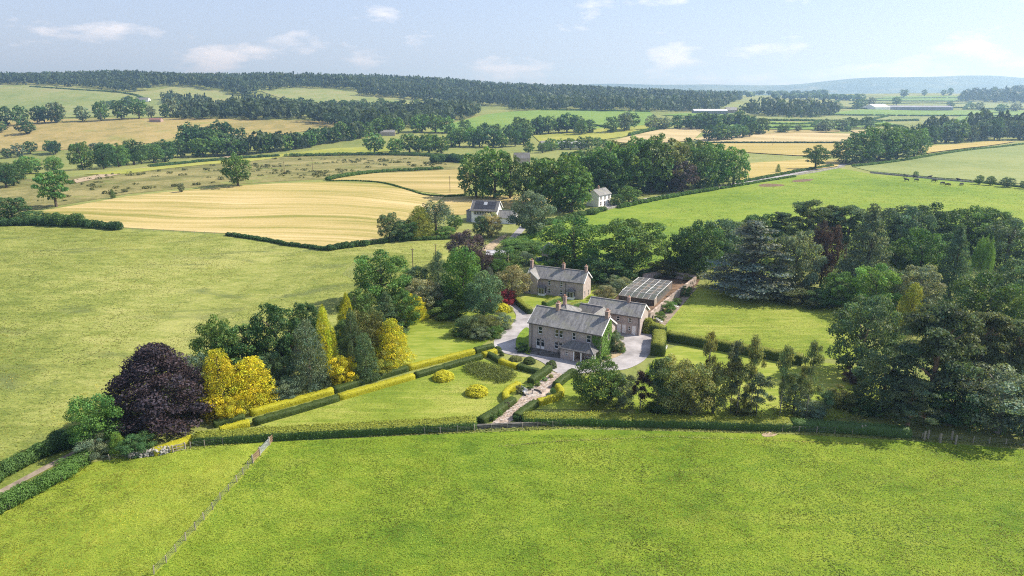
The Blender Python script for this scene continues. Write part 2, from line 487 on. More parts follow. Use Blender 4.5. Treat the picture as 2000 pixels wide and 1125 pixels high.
def sheet(name, pts, mat, off, cell, label, cat=None, curve=True, group=None, rag=0.0):
    if curve: pts = smooth_poly(pts)
    # even out the outline and give it a slightly uneven edge
    out = []
    for a, b in zip(pts, pts[1:] + pts[:1]):
        d = math.hypot(b[0] - a[0], b[1] - a[1]); k = max(1, int(d / max(cell * 0.5, 0.4)))
        for j in range(k):
            t = j / k
            jit = rag * random.uniform(-1, 1)
            out.append((a[0] + (b[0] - a[0]) * t + jit, a[1] + (b[1] - a[1]) * t + jit * 0.7))
    bm = bmesh.new()
    vs = [bm.verts.new((x, y, 0)) for x, y in out]
    f = bm.faces.new(vs)
    bmesh.ops.triangulate(bm, faces=[f])
    xs = [p[0] for p in out]; ys = [p[1] for p in out]
    for ax, lo, hi in ((0, min(xs), max(xs)), (1, min(ys), max(ys))):
        v = lo + cell
        while v < hi:
            co = (v, 0, 0) if ax == 0 else (0, v, 0)
            no = (1, 0, 0) if ax == 0 else (0, 1, 0)
            bmesh.ops.bisect_plane(bm, geom=bm.verts[:] + bm.edges[:] + bm.faces[:], plane_co=co, plane_no=no, dist=1e-4)
            v += cell
    co = np.array([v.co[:] for v in bm.verts])
    zz = terrain(co[:, 0], co[:, 1]) + off
    for v, z in zip(bm.verts, zz): v.co.z = z
    bmesh.ops.recalc_face_normals(bm, faces=bm.faces)
    if bm.faces and sum(f.normal.z for f in bm.faces) < 0:
        bmesh.ops.reverse_faces(bm, faces=bm.faces)
    me = bpy.data.meshes.new(name); bm.to_mesh(me); bm.free()
    me.polygons.foreach_set('use_smooth', [True] * len(me.polygons))
    me.materials.append(mat)
    o = link(name, me)
    tag(o, label, cat, group, 'structure')
    return o

sheet('near_pasture', [(-160, 45), (-120, -60), (160, -60), (200, 60), (200, 105)] + [(111.54, 93.10), (81.57, 97.30), (66.78, 99.94), (47.65, 102.18), (25.79, 103.42), (9.52, 104.14), (-8.55, 102.71), (-33.49, 100.28), (-51.33, 98.98), (-65.34, 93.31), (-70.46, 81.85)], M['ground'], 0.015, 8, 'bright green foreground pasture', curve=False)
sheet('paddock', [(-38.98, 99.94), (-38.90, 95.39), (-39.76, 90.19), (-40.35, 82.32), (-41.13, 73.98), (-42.26, 67.39), (-42.73, 64.44), (-39.77, 49.00), (-62.22, 49.00), (-81.74, 74.09), (-70.46, 81.85), (-67.59, 88.28), (-65.34, 93.31), (-59.19, 95.06), (-51.33, 98.98)], M['paddock'], 0.03, 8, 'yellowish green paddock outside the wire fence with the gate', curve=False)
sheet('long_pasture', [(-319.3, 316.4), (-218.13, 286.96), (-162.95, 279.64), (-113.97, 266.49), (-84.86, 251.58), (-66.54, 240.53), (-49.82, 250.21), (-23.38, 254.65), (-17.77, 243.79), (-19.92, 214.51), (-21.60, 171.48), (-37.02, 155.36), (-43.71, 135.76), (-57.04, 120.53), (-59.73, 107.77), (-65.24, 97.23), (-70.23, 91.15), (-71.74, 85.64), (-91.62, 79.63)], M['long_grass'], 0.05, 12, 'large pasture of long pale grass with darker patches', curve=False)
sheet('stubble_field', [(-217.92, 311.5), (-194.94, 345.8), (-167.05, 359.5), (-143.80, 369.6), (-103.73, 385.6), (-74.70, 384.3), (-47.62, 352.5), (-34.17, 344.4), (-36.77, 325.1), (-44.56, 293.86), (-49.78, 255.26), (-58.59, 246.49), (-67.15, 242.89), (-85.58, 253.86), (-115.03, 269.13), (-164.52, 282.51), (-201.90, 299.20)], M['straw'], 0.10, 14, 'large golden stubble field with curving straw rows', curve=False)
sheet('stubble_field', [(-105.50, 392.5), (-98.22, 425.1), (-89.92, 447.2), (-34.72, 491.7), (-22.71, 435.2), (-24.03, 355.6), (-34.07, 348.9), (-48.23, 357.2), (-75.94, 390.9)], M['straw_plain'], 0.14, 14, 'golden stubble field beside the tall clump of trees', curve=False)
sheet('stubble_field', [(-33.40, 341.6), (-15.75, 349.2), (4.03, 357.5), (34.53, 353.2), (35.47, 336.2), (3.54, 312.1), (-9.72, 322.1), (-21.65, 300.8), (-38.83, 301.7)], M['straw_plain'], 0.14, 14, 'narrow stubble field behind the white house with solar panels', curve=False)
sheet('common', [(-324.5, 321.8), (-433.6, 484.7), (-335.9, 449.8), (-293.78, 463.5), (-281.20, 503.9), (-286.23, 643.6), (-230.24, 708.0), (-157.08, 708.8), (-73.35, 661.3), (-31.32, 495.8), (-90.95, 452.4), (-106.83, 397.6), (-145.78, 374.9), (-169.80, 365.7), (-198.02, 351.6), (-221.80, 317.4), (-221.53, 291.74)], M['common'], 0.10, 20, 'rough tan common dotted with dark scrub', curve=False)
sheet('meadow', [(-297.79, 475.8), (-288.94, 580.9), (-286.40, 666.8), (-232.66, 715.8), (-193.26, 749.0), (-123.29, 760.8), (-127.74, 721.1), (-225.06, 691.5), (-266.26, 598.0), (-266.39, 476.9)], M['yellow_field'], 0.35, 25, 'thin light green meadow strip beside the common', curve=False)
sheet('hay_field', [(-755.5, 730.0), (-549.4, 743.9), (-476.1, 759.4), (-393.5, 798.6), (-314.2, 823.0), (-274.42, 850.9), (-229.04, 907.9), (-243.07, 985.9), (-312.8, 975.0), (-378.0, 960.1), (-505.8, 924.3), (-663.7, 908.5), (-963.1, 941.5)], M['hay'], 0.5, 40, 'long tan hay field on the hill beyond the valley trees', curve=False)
sheet('hill_pasture', [(-1700.4, 1690.1), (-1215.2, 1690.7), (-1002.9, 1639.6), (-856.3, 1562.5), (-801.0, 1587.8), (-785.7, 1680.7), (-661.9, 1611.5), (-574.1, 1528.4), (-527.2, 1398.7), (-600.6, 1380.5), (-627.0, 1307.5), (-579.0, 994.1), (-709.7, 973.5), (-1112.9, 1089.4)], M['hill_grass'], 0.8, 60, 'pale green hill pasture below the ridge forest', curve=False)
sheet('hill_pasture', [(-574.7, 1627.3), (-539.6, 1703.7), (-376.6, 1686.3), (-348.9, 1611.7), (-227.66, 1574.2), (-64.38, 1480.2), (-70.34, 1384.9), (-188.78, 1299.6), (-341.7, 1344.5), (-475.7, 1494.7)], M['hill_grass'], 0.8, 60, 'smaller pale hill pasture dotted with round trees', curve=False)
sheet('green_field', [(-105.00, 896.0), (-100.65, 984.1), (-42.44, 1167.1), (57.78, 1326.3), (170.81, 1306.8), (253.04, 1289.8), (218.76, 1033.7), (136.00, 929.2), (70.58, 965.3), (0.00, 896.2)], M['green_field'], 0.6, 50, 'bright green domed field behind the valley trees', curve=False)
sheet('yellow_field', [(25.93, 884.0), (67.98, 928.5), (139.75, 955.6), (222.82, 1017.4), (173.47, 911.4), (143.97, 853.3), (88.17, 799.5), (34.03, 770.4)], M['yellow_field'], 0.6, 40, 'small yellow green field behind the dark wood', curve=False)
sheet('stubble_field', [(111.25, 796.3), (152.02, 863.8), (205.95, 938.5), (267.25, 961.8), (205.35, 793.6), (140.94, 766.0)], M['straw_tan'], 0.6, 40, 'tan stubble field above the dark wood', curve=False)
sheet('stubble_field', [(212.51, 815.0), (248.32, 863.9), (343.1, 937.3), (437.0, 903.3), (418.5, 848.3), (374.0, 782.4), (286.47, 778.9), (213.04, 783.0)], M['straw_tan'], 0.7, 40, 'pale tan stubble field with dark hedge below it', curve=False)
sheet('stubble_field', [(206.12, 767.4), (282.09, 766.7), (372.4, 766.8), (300.4, 615.8), (255.38, 616.7), (222.95, 671.0), (198.70, 709.0)], M['straw_gold'], 0.7, 30, 'long golden stubble strip below the dark hedge', curve=False)
sheet('stubble_field', [(178.82, 529.8), (242.06, 573.5), (270.60, 562.1), (236.01, 500.4), (161.51, 433.1), (134.84, 410.1)], M['straw_gold'], 0.5, 30, 'golden stubble corner beside the lane', curve=False)
sheet('stubble_field', [(348.5, 596.7), (421.0, 714.3), (531.4, 777.1), (560.0, 773.2), (453.8, 691.6)], M['straw_gold'], 0.8, 40, 'golden stubble strip between the tree clump and pale field', curve=False)
sheet('cow_pasture', [(-2.64, 228.42), (3.99, 261.35), (27.12, 298.05), (48.96, 324.2), (91.93, 371.2), (157.84, 422.9), (232.12, 488.0), (234.67, 450.1), (261.59, 422.2), (297.47, 397.4), (339.4, 346.5), (214.52, 213.27), (165.39, 213.75), (82.93, 214.37), (49.79, 214.50), (15.49, 199.15)], M['cow_field'], 0.10, 16, 'bright green pasture where the black cattle graze', curve=False)
sheet('pale_field', [(246.82, 500.5), (346.5, 585.7), (448.9, 676.3), (560.0, 761.3), (1202.2, 1267.3), (358.3, 366.6), (304.6, 407.2), (268.22, 433.2), (243.03, 466.6)], M['pale_field'], 0.25, 30, 'smooth pale green field rising behind the cattle', curve=False)
far_fields = [
    ([(221.01, 1009.0), (330.8, 1080.3), (435.8, 1066.4), (634.5, 1208.6), (580.8, 1045.9), (421.2, 959.3), (292.83, 953.1)], 'green_field', 'green field crossed by low hedges behind the stubble'),
    ([(359.8, 1122.4), (594.9, 1362.5), (851.7, 1462.5), (703.9, 1222.0), (499.0, 1140.7), (350.1, 1091.4)], 'hill_grass', 'pale far field in front of the long white sheds'),
    ([(584.6, 1435.9), (862.7, 1697.9), (1110.3, 1698.9), (1360.4, 1702.3), (1222.0, 1526.7), (871.9, 1497.9), (617.5, 1415.0)], 'green_field', 'green far field beside the dark industrial shed'),
    ([(805.6, 1852.8), (1109.7, 2191.0), (1502.4, 2306.3), (1188.6, 1862.3), (886.8, 1746.0)], 'hill_grass', 'pale field on the low hill'),
    ([(1145.6, 1794.1), (1530.2, 2349.4), (1726.5, 2387.1), (2056.9, 2370.0), (1508.5, 1731.2), (1285.7, 1771.3)], 'pale_field', 'large pale field on the right of the low hill'),
    ([(1065.6, 2231.8), (1432.7, 2717.4), (1728.4, 2659.6), (1521.7, 2389.9)], 'green_field', 'green field high on the low hill'),
    ([(969.3, 1513.8), (1289.7, 1476.4), (785.3, 892.8), (704.6, 1003.7), (782.6, 1262.7)], 'green_field', 'green field behind the wood at the far right'),
    ([(248.48, 1177.5), (314.9, 1273.8), (445.4, 1392.2), (339.9, 1167.4)], 'green_field', 'small green field behind the long white sheds'),
    ([(393.0, 1594.5), (542.6, 1783.6), (653.7, 1804.3), (581.0, 1668.5), (427.8, 1551.7)], 'hill_grass', 'tan far field between woods'),
    ([(456.3, 944.3), (503.2, 955.1), (473.5, 897.2), (443.0, 888.4)], 'straw_tan', 'small far brown field beside the tree clump'),
    ([(240.97, 914.3), (333.2, 948.5), (446.0, 952.2), (436.6, 931.4), (313.5, 890.9), (250.61, 876.7)], 'hay', 'brown field strip behind the pale stubble'),
]
for pts, mk, lab in far_fields:
    sheet('field', pts, M[mk], 0.9, 60, lab, curve=False)

M['far_forest'] = grass_mat('far_hill_woods', (0.03, 0.052, 0.024), (0.05, 0.078, 0.034), (0.10, 0.13, 0.055), 0.0012, 0.004, 0.02, 0.3, 3.0, patch=(0.20, 0.20, 0.10), patch_fac=0.6)
sheet('far_hill', [(2660, 6940), (3220, 6700), (4340, 6630), (5580, 6700), (8060, 6820), (9300, 7440), (9300, 8060), (5580, 8120), (3720, 8120), (2850, 7750)], M['far_forest'], 3.0, 150, 'long wooded hill on the horizon at the right', curve=False)
sheet('far_hill', [(430, 7800), (1240, 7560), (2480, 7440), (3220, 7620), (3220, 8620), (1240, 8860), (430, 8680)], M['far_forest'], 3.0, 150, 'low hazy hills on the horizon right of the ridge', curve=False)
# gardens, drive and lanes
sheet('lawn', [(-44.05, 106.36), (-32.02, 114.80), (-19.46, 124.75), (-5.99, 135.18), (0.00, 132.36), (5.68, 127.55), (3.50, 123.03), (0.00, 116.77), (-3.14, 108.46), (-6.13, 105.61), (-25.95, 104.14), (-39.32, 102.71)], M['lawn'], 0.045, 6, 'mown front lawn with two golden domed shrubs', curve=False)
sheet('lawn', [(8.39, 121.12), (12.80, 126.26), (18.44, 126.26), (23.35, 125.00), (29.42, 120.18), (26.61, 111.45), (13.77, 111.45), (3.67, 111.45), (5.63, 114.38), (8.84, 117.44)], M['lawn'], 0.045, 6, 'small mown lawn between the paved path and the young grove', curve=False)
sheet('lawn', [(-46.24, 107.50), (-32.98, 116.77), (-20.67, 127.55), (-8.29, 137.52), (-3.95, 140.54), (-3.55, 138.11), (-6.56, 135.76), (-19.56, 125.50), (-32.23, 115.67), (-44.49, 106.36)], M['lawn'], 0.05, 6, 'narrow grass walk between the two banded hedges', curve=False)
sheet('lawn', [(-35.91, 122.55), (-25.74, 132.92), (-24.68, 155.37), (-27.20, 163.87), (-22.53, 168.02), (-13.25, 168.02), (-5.25, 166.34), (0.66, 166.34), (1.16, 162.27), (-1.83, 153.54), (-4.50, 148.29), (-6.35, 144.32), (-8.36, 138.71), (-21.38, 128.85), (-33.85, 118.34)], M['lawn'], 0.05, 6, 'shaded lawn beside the golden conifers and curving drive', curve=False)
sheet('lawn', [(35.39, 151.75), (37.83, 159.12), (52.14, 189.73), (67.87, 184.54), (78.88, 179.62), (93.92, 175.82), (73.47, 134.04), (61.55, 136.63), (52.06, 141.15), (44.23, 145.62)], M['lawn'], 0.045, 6, 'square croquet lawn beside the kitchen garden wall', curve=False)
sheet('lawn', [(32.43, 139.31), (38.10, 144.32), (60.96, 135.18), (73.68, 130.18), (67.91, 111.45), (54.96, 107.11), (46.24, 107.50), (29.43, 107.88), (21.51, 108.46), (23.53, 120.18), (28.63, 132.36)], M['lawn'], 0.05, 6, 'lower lawn in front of the tall dark hedge', curve=False)
sheet('lawn', [(5.40, 171.48), (12.50, 176.90), (20.64, 175.05), (24.08, 180.69), (27.55, 190.83), (24.90, 193.53), (20.85, 190.84), (4.30, 183.14), (2.10, 178.31)], M['lawn'], 0.05, 6, 'little front lawn of the second stone house', curve=False)
sheet('gravel_drive', [(-3.06, 176.91), (0.00, 169.73), (1.04, 163.87), (0.00, 157.61), (-2.18, 152.11), (-3.89, 147.62), (-4.02, 143.68), (-2.81, 139.92), (0.00, 137.52), (4.37, 135.76), (6.65, 132.92), (8.83, 128.33), (11.87, 127.29), (18.77, 128.85), (23.07, 129.65), (26.54, 132.64), (28.80, 136.05), (30.72, 140.85), (32.75, 150.01), (25.22, 159.13), (15.76, 166.34), (7.82, 165.10), (4.86, 166.34), (2.72, 172.81), (0.00, 177.84), (-2.12, 180.70)], M['gravel'], 0.08, 6, 'pale gravel drive sweeping round the main house')
sheet('flower_bed', [(3.46, 155.37), (4.35, 151.76), (4.12, 138.71), (2.67, 138.71), (1.02, 141.78), (0.94, 146.62), (1.93, 151.76)], M['cow_field'], 0.12, 4, 'grassy bed on the drive at the left gable of the main house')
sheet('flower_bed', [(17.29, 134.04), (22.48, 148.29), (25.02, 145.62), (25.01, 141.16), (23.44, 137.52), (20.64, 134.90), (18.51, 133.48)], M['tan_earth'], 0.12, 4, 'rounded bed with dry edge on the drive at the ivy gable')
sheet('house_shadow', [(3.34, 138.71), (4.10, 142.09), (12.16, 137.52), (12.19, 135.18), (9.84, 135.76), (6.61, 136.93)], M['dark_rubble'], 0.12, 4, 'painted shadow strip on the gravel in front of the main house', curve=False)  # dark sheet that paints the house's shadow onto the gravel
sheet('gravel_path', [(7.87, 127.81), (10.35, 127.81), (7.85, 122.07), (6.82, 117.44), (3.69, 112.27), (-0.88, 105.79), (-3.68, 105.79), (0.00, 112.07), (1.72, 116.55), (4.47, 122.07)], M['flag'], 0.07, 5, 'stone path running from the drive down to the fence', curve=False)
sheet('kitchen_garden', [(23.63, 166.33), (31.61, 188.19), (42.39, 202.03), (58.08, 201.99), (54.46, 192.93), (33.54, 159.13)], M['earth'], 0.06, 6, 'bare brown earth round the fruit cage', curve=False)
sheet('flower_bed', [(33.32, 155.36), (52.14, 189.73), (53.62, 189.72), (36.53, 155.36)], M['track'], 0.11, 5, 'dry border along the kitchen garden wall', curve=False)
sheet('lane', [(-6.79, 219.90), (-1.93, 252.35), (0.81, 265.95), (3.84, 280.80), (6.84, 280.90), (2.36, 256.80), (-2.64, 228.42)], M['road'], 0.16, 5, 'grey lane passing the copper beech', curve=False)
sheet('verge', [(-11.79, 235.91), (-4.94, 258.48), (-1.61, 263.10), (-7.21, 234.39)], M['tan_earth'], 0.18, 5, 'dry tan verge beside the grey lane', curve=False)
sheet('lane', [(6.41, 280.89), (22.58, 297.86), (47.07, 328.3), (68.53, 350.3), (92.37, 373.0), (125.54, 399.5), (161.51, 433.1), (215.77, 483.8), (256.54, 532.2), (283.72, 565.1), (277.96, 550.0), (239.88, 504.8), (156.09, 418.1), (116.13, 387.6), (87.10, 362.3), (64.17, 340.8), (45.94, 320.0), (22.18, 292.17)], M['gravel'], 0.22, 10, 'pale lane climbing past the white farmhouse', curve=False)
sheet('lane', [(-75.20, 80.69), (-72.89, 87.80), (-71.31, 92.80), (-69.16, 98.29), (-67.89, 97.28), (-70.17, 91.88), (-71.84, 86.84), (-74.10, 79.28)], M['track'], 0.10, 5, 'narrow tan track between overgrown hedges', curve=False)
sheet('bare_patch', [(41.71, 102.71), (42.93, 103.24), (44.27, 102.71), (43.37, 101.65), (41.62, 101.48)], M['tan_earth'], 0.05, 3, 'bare worn patch in the foreground pasture')
sheet('bare_patch', [(142.90, 396.2), (149.80, 402.3), (157.57, 397.4), (154.08, 391.3), (143.07, 390.0)], M['earth'], 0.14, 4, 'brown bare ground beside the lane in the cattle pasture')
sheet('bare_patch', [(168.27, 412.6), (175.37, 419.5), (185.04, 421.6), (178.53, 412.1), (169.46, 407.8)], M['earth'], 0.14, 4, 'stony patch in the cattle pasture near the lone oak')
sheet('lane', [(-279.75, 435.6), (-294.11, 534.7), (-299.25, 630.6), (-286.02, 703.4), (-278.31, 690.3), (-280.00, 589.4), (-273.16, 497.3), (-261.06, 410.8)], M['tan_earth'], 0.3, 20, 'pale track along the valley', curve=False)

# ------------------------------------------------------------------ foliage builders
def quads_from(cen, nor, size, rng, aspect=0.7):
    """one small leaf spray (a quad) per centre"""
    n = len(cen)
    r = rng.normal(size=(n, 3))
    a = np.cross(nor, r); a /= np.linalg.norm(a, axis=1, keepdims=True) + 1e-9
    b = np.cross(nor, a)
    s = (size * rng.uniform(0.6, 1.35, n))[:, None]
    a = a * s * 0.5; b = b * s * 0.5 * aspect
    bend = nor * s * 0.12
    v = np.stack([cen - a - bend, cen - b * 1.0, cen + a - bend, cen + b * 1.0], 1).reshape(-1, 3)
    q = np.arange(n * 4).reshape(-1, 4)
    return v, q

def lobed(lobes, n, size, rng, jit=0.55, up=0.15, cull=0.55, aspect=0.7, spread=0.42, tvar=0.28):
    lobes = np.asarray(lobes, float)
    area = (lobes[:, 3] * lobes[:, 4] + lobes[:, 3] * lobes[:, 5] + lobes[:, 4] * lobes[:, 5])
    idx = rng.choice(len(lobes), int(n * 1.5), p=area / area.sum())
    d = rng.normal(size=(len(idx), 3)); d[:, 2] += up
    d /= np.linalg.norm(d, axis=1, keepdims=True)
    L = lobes[idx]
    c = L[:, :3] + d * L[:, 3:6] * rng.uniform(1 - spread, 1.06, len(idx))[:, None]
    # drop leaves buried deep inside neighbouring clumps
    keep = np.ones(len(c), bool)
    for lb in lobes:
        q = ((c - lb[:3]) / lb[3:6])
        keep &= (q * q).sum(1) > cull * cull * 0.75
    c, d, idx = c[keep][:n], d[keep][:n], idx[keep][:n]
    nor = d + rng.normal(size=c.shape) * jit
    nor /= np.linalg.norm(nor, axis=1, keepdims=True)
    v, q = quads_from(c, nor, size, rng, aspect)
    lt = rng.uniform(0.66, 1.30, len(lobes))[idx]
    t = lt * rng.uniform(1 - tvar, 1 + tvar, len(c))
    hue = rng.normal(0, 0.09, len(c)) + rng.normal(0, 0.07, len(lobes))[idx]
    tint = np.stack([t * (1 + hue), t, t * (1 - hue)], 1)
    return v, q, np.repeat(tint, 4, axis=0)

def sphere_dirs(n, rng):
    i = np.arange(n) + 0.5
    z = 1 - 2 * i / n; ph = i * 2.39996 + rng.uniform(0, 6)
    r = np.sqrt(1 - z * z)
    d = np.stack([r * np.cos(ph), r * np.sin(ph), z], 1) + rng.normal(size=(n, 3)) * 0.16
    return d / np.linalg.norm(d, axis=1, keepdims=True)

def lobes_for(kind, rng):
    L = []
    if kind == 'beech': kind = 'beech_dome'
    if kind in ('broad', 'round', 'beech', 'shrub', 'oak'):
        cz, a, h, nl, rr = {'broad': (0.55, 0.39, 0.39, 46, (0.09, 0.15)), 'round': (0.51, 0.40, 0.44, 64, (0.07, 0.125)),
                            'beech': (0.46, 0.42, 0.44, 95, (0.07, 0.12)), 'shrub': (0.40, 0.40, 0.44, 34, (0.08, 0.16)),
                            'oak': (0.57, 0.41, 0.34, 42, (0.08, 0.14))}[kind]
        for d in sphere_dirs(nl, rng):
            k = rng.uniform(0.82, 1.12)
            z = cz + d[2] * h * k
            if kind == 'beech':
                t = max(0.0, (z - 0.30) / 0.62); w = 1.02 - 0.62 * t ** 1.2
                d = d * np.array([w / max(0.35, math.hypot(d[0], d[1]) + 0.25), w / max(0.35, math.hypot(d[0], d[1]) + 0.25), 1])
            r = rng.uniform(*rr)
            if z - r < 0.0: z = r * 0.9
            L.append((d[0] * a * k, d[1] * a * k, z, r, r, r * (0.75 if kind != 'oak' else 0.55)))
        L.append((0, 0, cz, a * 0.72, a * 0.72, h * 0.72))
    elif kind == 'beech_dome':
        for i in range(130):
            z = 0.06 + 0.90 * ((i + rng.uniform(0, 1)) / 130) ** 1.15
            t = max(0.0, (z - 0.24) / 0.78)
            R0 = 0.46 * max(0.02, 1 - t ** 1.12) ** 0.84 * min(1, 0.80 + z)
            r = rng.uniform(0.055, 0.10)
            ph = i * 2.39996 + rng.uniform(-0.3, 0.3)
            k = R0 * rng.uniform(0.82, 1.08) - r * 0.4
            L.append((math.cos(ph) * k, math.sin(ph) * k, z, r * 1.2, r * 1.2, r * 0.7))
        for t in (0.12, 0.28, 0.45, 0.62): L.append((0, 0, t, 0.36 * (1 - t * 0.8), 0.36 * (1 - t * 0.8), 0.14))
    elif kind in ('spire', 'cone', 'spruce'):
        nl = {'spire': 60, 'cone': 90, 'spruce': 110}[kind]
        for i in range(nl):
            t = (i + rng.uniform(0, 1)) / nl
            z = 0.04 + 0.92 * t
            if kind == 'spire': R0 = 0.42 * (1 - t ** 2.2) * min(1, 0.55 + t * 2)
            elif kind == 'cone': R0 = 0.42 * (1 - t) ** 0.46 * min(1, 0.75 + t * 2) * rng.uniform(0.72, 1.12)
            else: R0 = 0.44 * (1 - t) ** 0.9
            ph = i * 2.39996 + rng.uniform(-0.4, 0.4)
            r = (0.06 + 0.07 * (1 - t)) * rng.uniform(0.7, 1.45)
            zr = {'spire': 0.9, 'cone': 0.62, 'spruce': 0.32}[kind]
            L.append((math.cos(ph) * R0 * rng.uniform(0.75, 1.05), math.sin(ph) * R0 * rng.uniform(0.75, 1.05), z, r, r, r * zr))
        for t in np.linspace(0.08, 0.8, 7):
            k = 0.24 * (1 - t) ** 0.7 + 0.02
            L.append((0, 0, t, k, k, 0.12))
    elif kind == 'cedar':
        for i in range(95):
            t = rng.uniform(0, 1) ** 0.85
            z = 0.05 + 0.90 * t
            R0 = 0.46 * (1 - t) ** 0.55 * rng.uniform(0.35, 1.0)
            ph = rng.uniform(0, 6.283)
            r = (0.09 + 0.06 * (1 - t)) * rng.uniform(0.7, 1.2)
            L.append((math.cos(ph) * R0, math.sin(ph) * R0, z - 0.05 * R0, r, r, 0.018))
        for t in (0.1, 0.22, 0.35, 0.5, 0.65):
            L.append((0, 0, t, 0.30 * (1 - t), 0.30 * (1 - t), 0.08))
    elif kind == 'pine':
        for i in range(74):
            t = rng.uniform(0, 1)
            z = 0.28 + 0.66 * t
            R0 = 0.40 * math.sqrt(max(0.05, 1 - (t * 1.0 - 0.20) ** 2 * 1.45)) * rng.uniform(0.2, 1.0)
            ph = rng.uniform(0, 6.283)
            r = rng.uniform(0.08, 0.13)
            L.append((math.cos(ph) * R0, math.sin(ph) * R0, z, r, r, r * 0.36))
    elif kind == 'airy':
        for i in range(30):
            t = rng.uniform(0, 1)
            z = 0.36 + 0.60 * t
            R0 = 0.40 * (1 - t * 0.55) * rng.uniform(0.1, 1.0)
            ph = rng.uniform(0, 6.283)
            r = rng.uniform(0.06, 0.12)
            L.append((math.cos(ph) * R0, math.sin(ph) * R0, z, r * 1.2, r * 1.2, r * 0.7))
    elif kind == 'willow':
        for i in range(55):
            d = sphere_dirs(55, rng)[i] if i == 0 else None
            ph = i * 2.39996; t = rng.uniform(0, 1)
            R0 = 0.40 * math.sqrt(rng.uniform(0.15, 1))
            z = 0.25 + 0.62 * (1 - (R0 / 0.46) ** 2) * rng.uniform(0.55, 1.0)
            r = rng.uniform(0.05, 0.085)
            L.append((math.cos(ph) * R0, math.sin(ph) * R0, z, r, r, r * 2.4))
        L.append((0, 0, 0.5, 0.28, 0.28, 0.3))
    return L

PROTO = {}
def crown_proto(kind, var, lod):
    key = (kind, var, lod)
    if key in PROTO: return PROTO[key]
    rng = np.random.default_rng(sum(map(ord, kind)) * 31 + var * 7 + 3)
    L = lobes_for(kind, rng)
    n, size = {'near': (11000, 0.030), 'mid': (3400, 0.050), 'far': (700, 0.105)}[lod]
    kw = {}
    if kind == 'beech': n, size = n * 2.6, size * 0.85; kw = dict(jit=0.7, aspect=0.55, tvar=0.3, spread=0.45, cull=0.5)
    if kind == 'airy': n, size = n * 0.6, size * 0.95; kw = dict(jit=1.0, spread=0.9, cull=0.0)
    if kind == 'pine': n = n * 1.5; kw = dict(jit=0.7, up=0.7, spread=0.6, cull=0.3, aspect=0.5)
    if kind == 'cedar': n = n * 1.3; kw = dict(jit=0.45, up=1.0, spread=0.5, cull=0.15, aspect=0.55)
    if kind == 'spruce': n = n * 1.2; kw = dict(jit=0.6, up=0.4, aspect=0.5)
    if kind == 'spire' or kind == 'cone': n, size = n * 1.1, size * 0.85; kw = dict(aspect=0.6)
    if kind == 'willow': kw = dict(aspect=0.35, jit=0.5, spread=0.4, cull=0.4)
    if kind == 'oak': kw = dict(up=0.4)
    v, q, t = lobed(L, int(n), size, rng, **kw)
    PROTO[key] = np_mesh('crown', v, q, M['leaf'], t)
    return PROTO[key]

def trunk_proto(kind, var, bark):
    key = ('trunk', kind, var, bark)
    if key in PROTO: return PROTO[key]
    rng = np.random.default_rng(sum(map(ord, kind)) + var * 13)
    L = lobes_for(kind, np.random.default_rng(sum(map(ord, kind)) * 31 + var * 7 + 3))
    mb = MB()
    top = {'pine': 0.86, 'airy': 0.92, 'spire': 0.9, 'cone': 0.9, 'spruce': 0.93, 'cedar': 0.88}.get(kind, 0.66)
    r0 = {'airy': 0.013, 'pine': 0.026, 'spire': 0.03, 'shrub': 0.02}.get(kind, 0.034)
    bx, by = rng.uniform(-0.03, 0.03, 2)
    pts = [(0, 0, -0.03), (bx * 0.2, by * 0.2, top * 0.25), (bx, by, top * 0.6), (bx * 0.5, by * 0.5, top)]
    mb.tube(pts, [r0 * 1.25, r0, r0 * 0.65, r0 * 0.15], 7)
    pick = rng.choice(len(L), min(len(L), 12 if kind in ('airy', 'pine') else 8), replace=False)
    for i in pick:
        c = L[i]
        zb = max(top * 0.28, min(top * 0.9, c[2] * 0.72))
        k = zb / (top * 0.6); k = min(k, 1)
        a = (bx * k, by * k, zb); b = (c[0] * 0.9, c[1] * 0.9, c[2])
        mid = ((a[0] + b[0]) / 2, (a[1] + b[1]) / 2, (a[2] + b[2]) / 2 + 0.02)
        mb.tube([a, mid, b], [r0 * 0.42, r0 * 0.28, r0 * 0.08], 5)
    PROTO[key] = mb.mesh('trunk', M[bark])
    return PROTO[key]

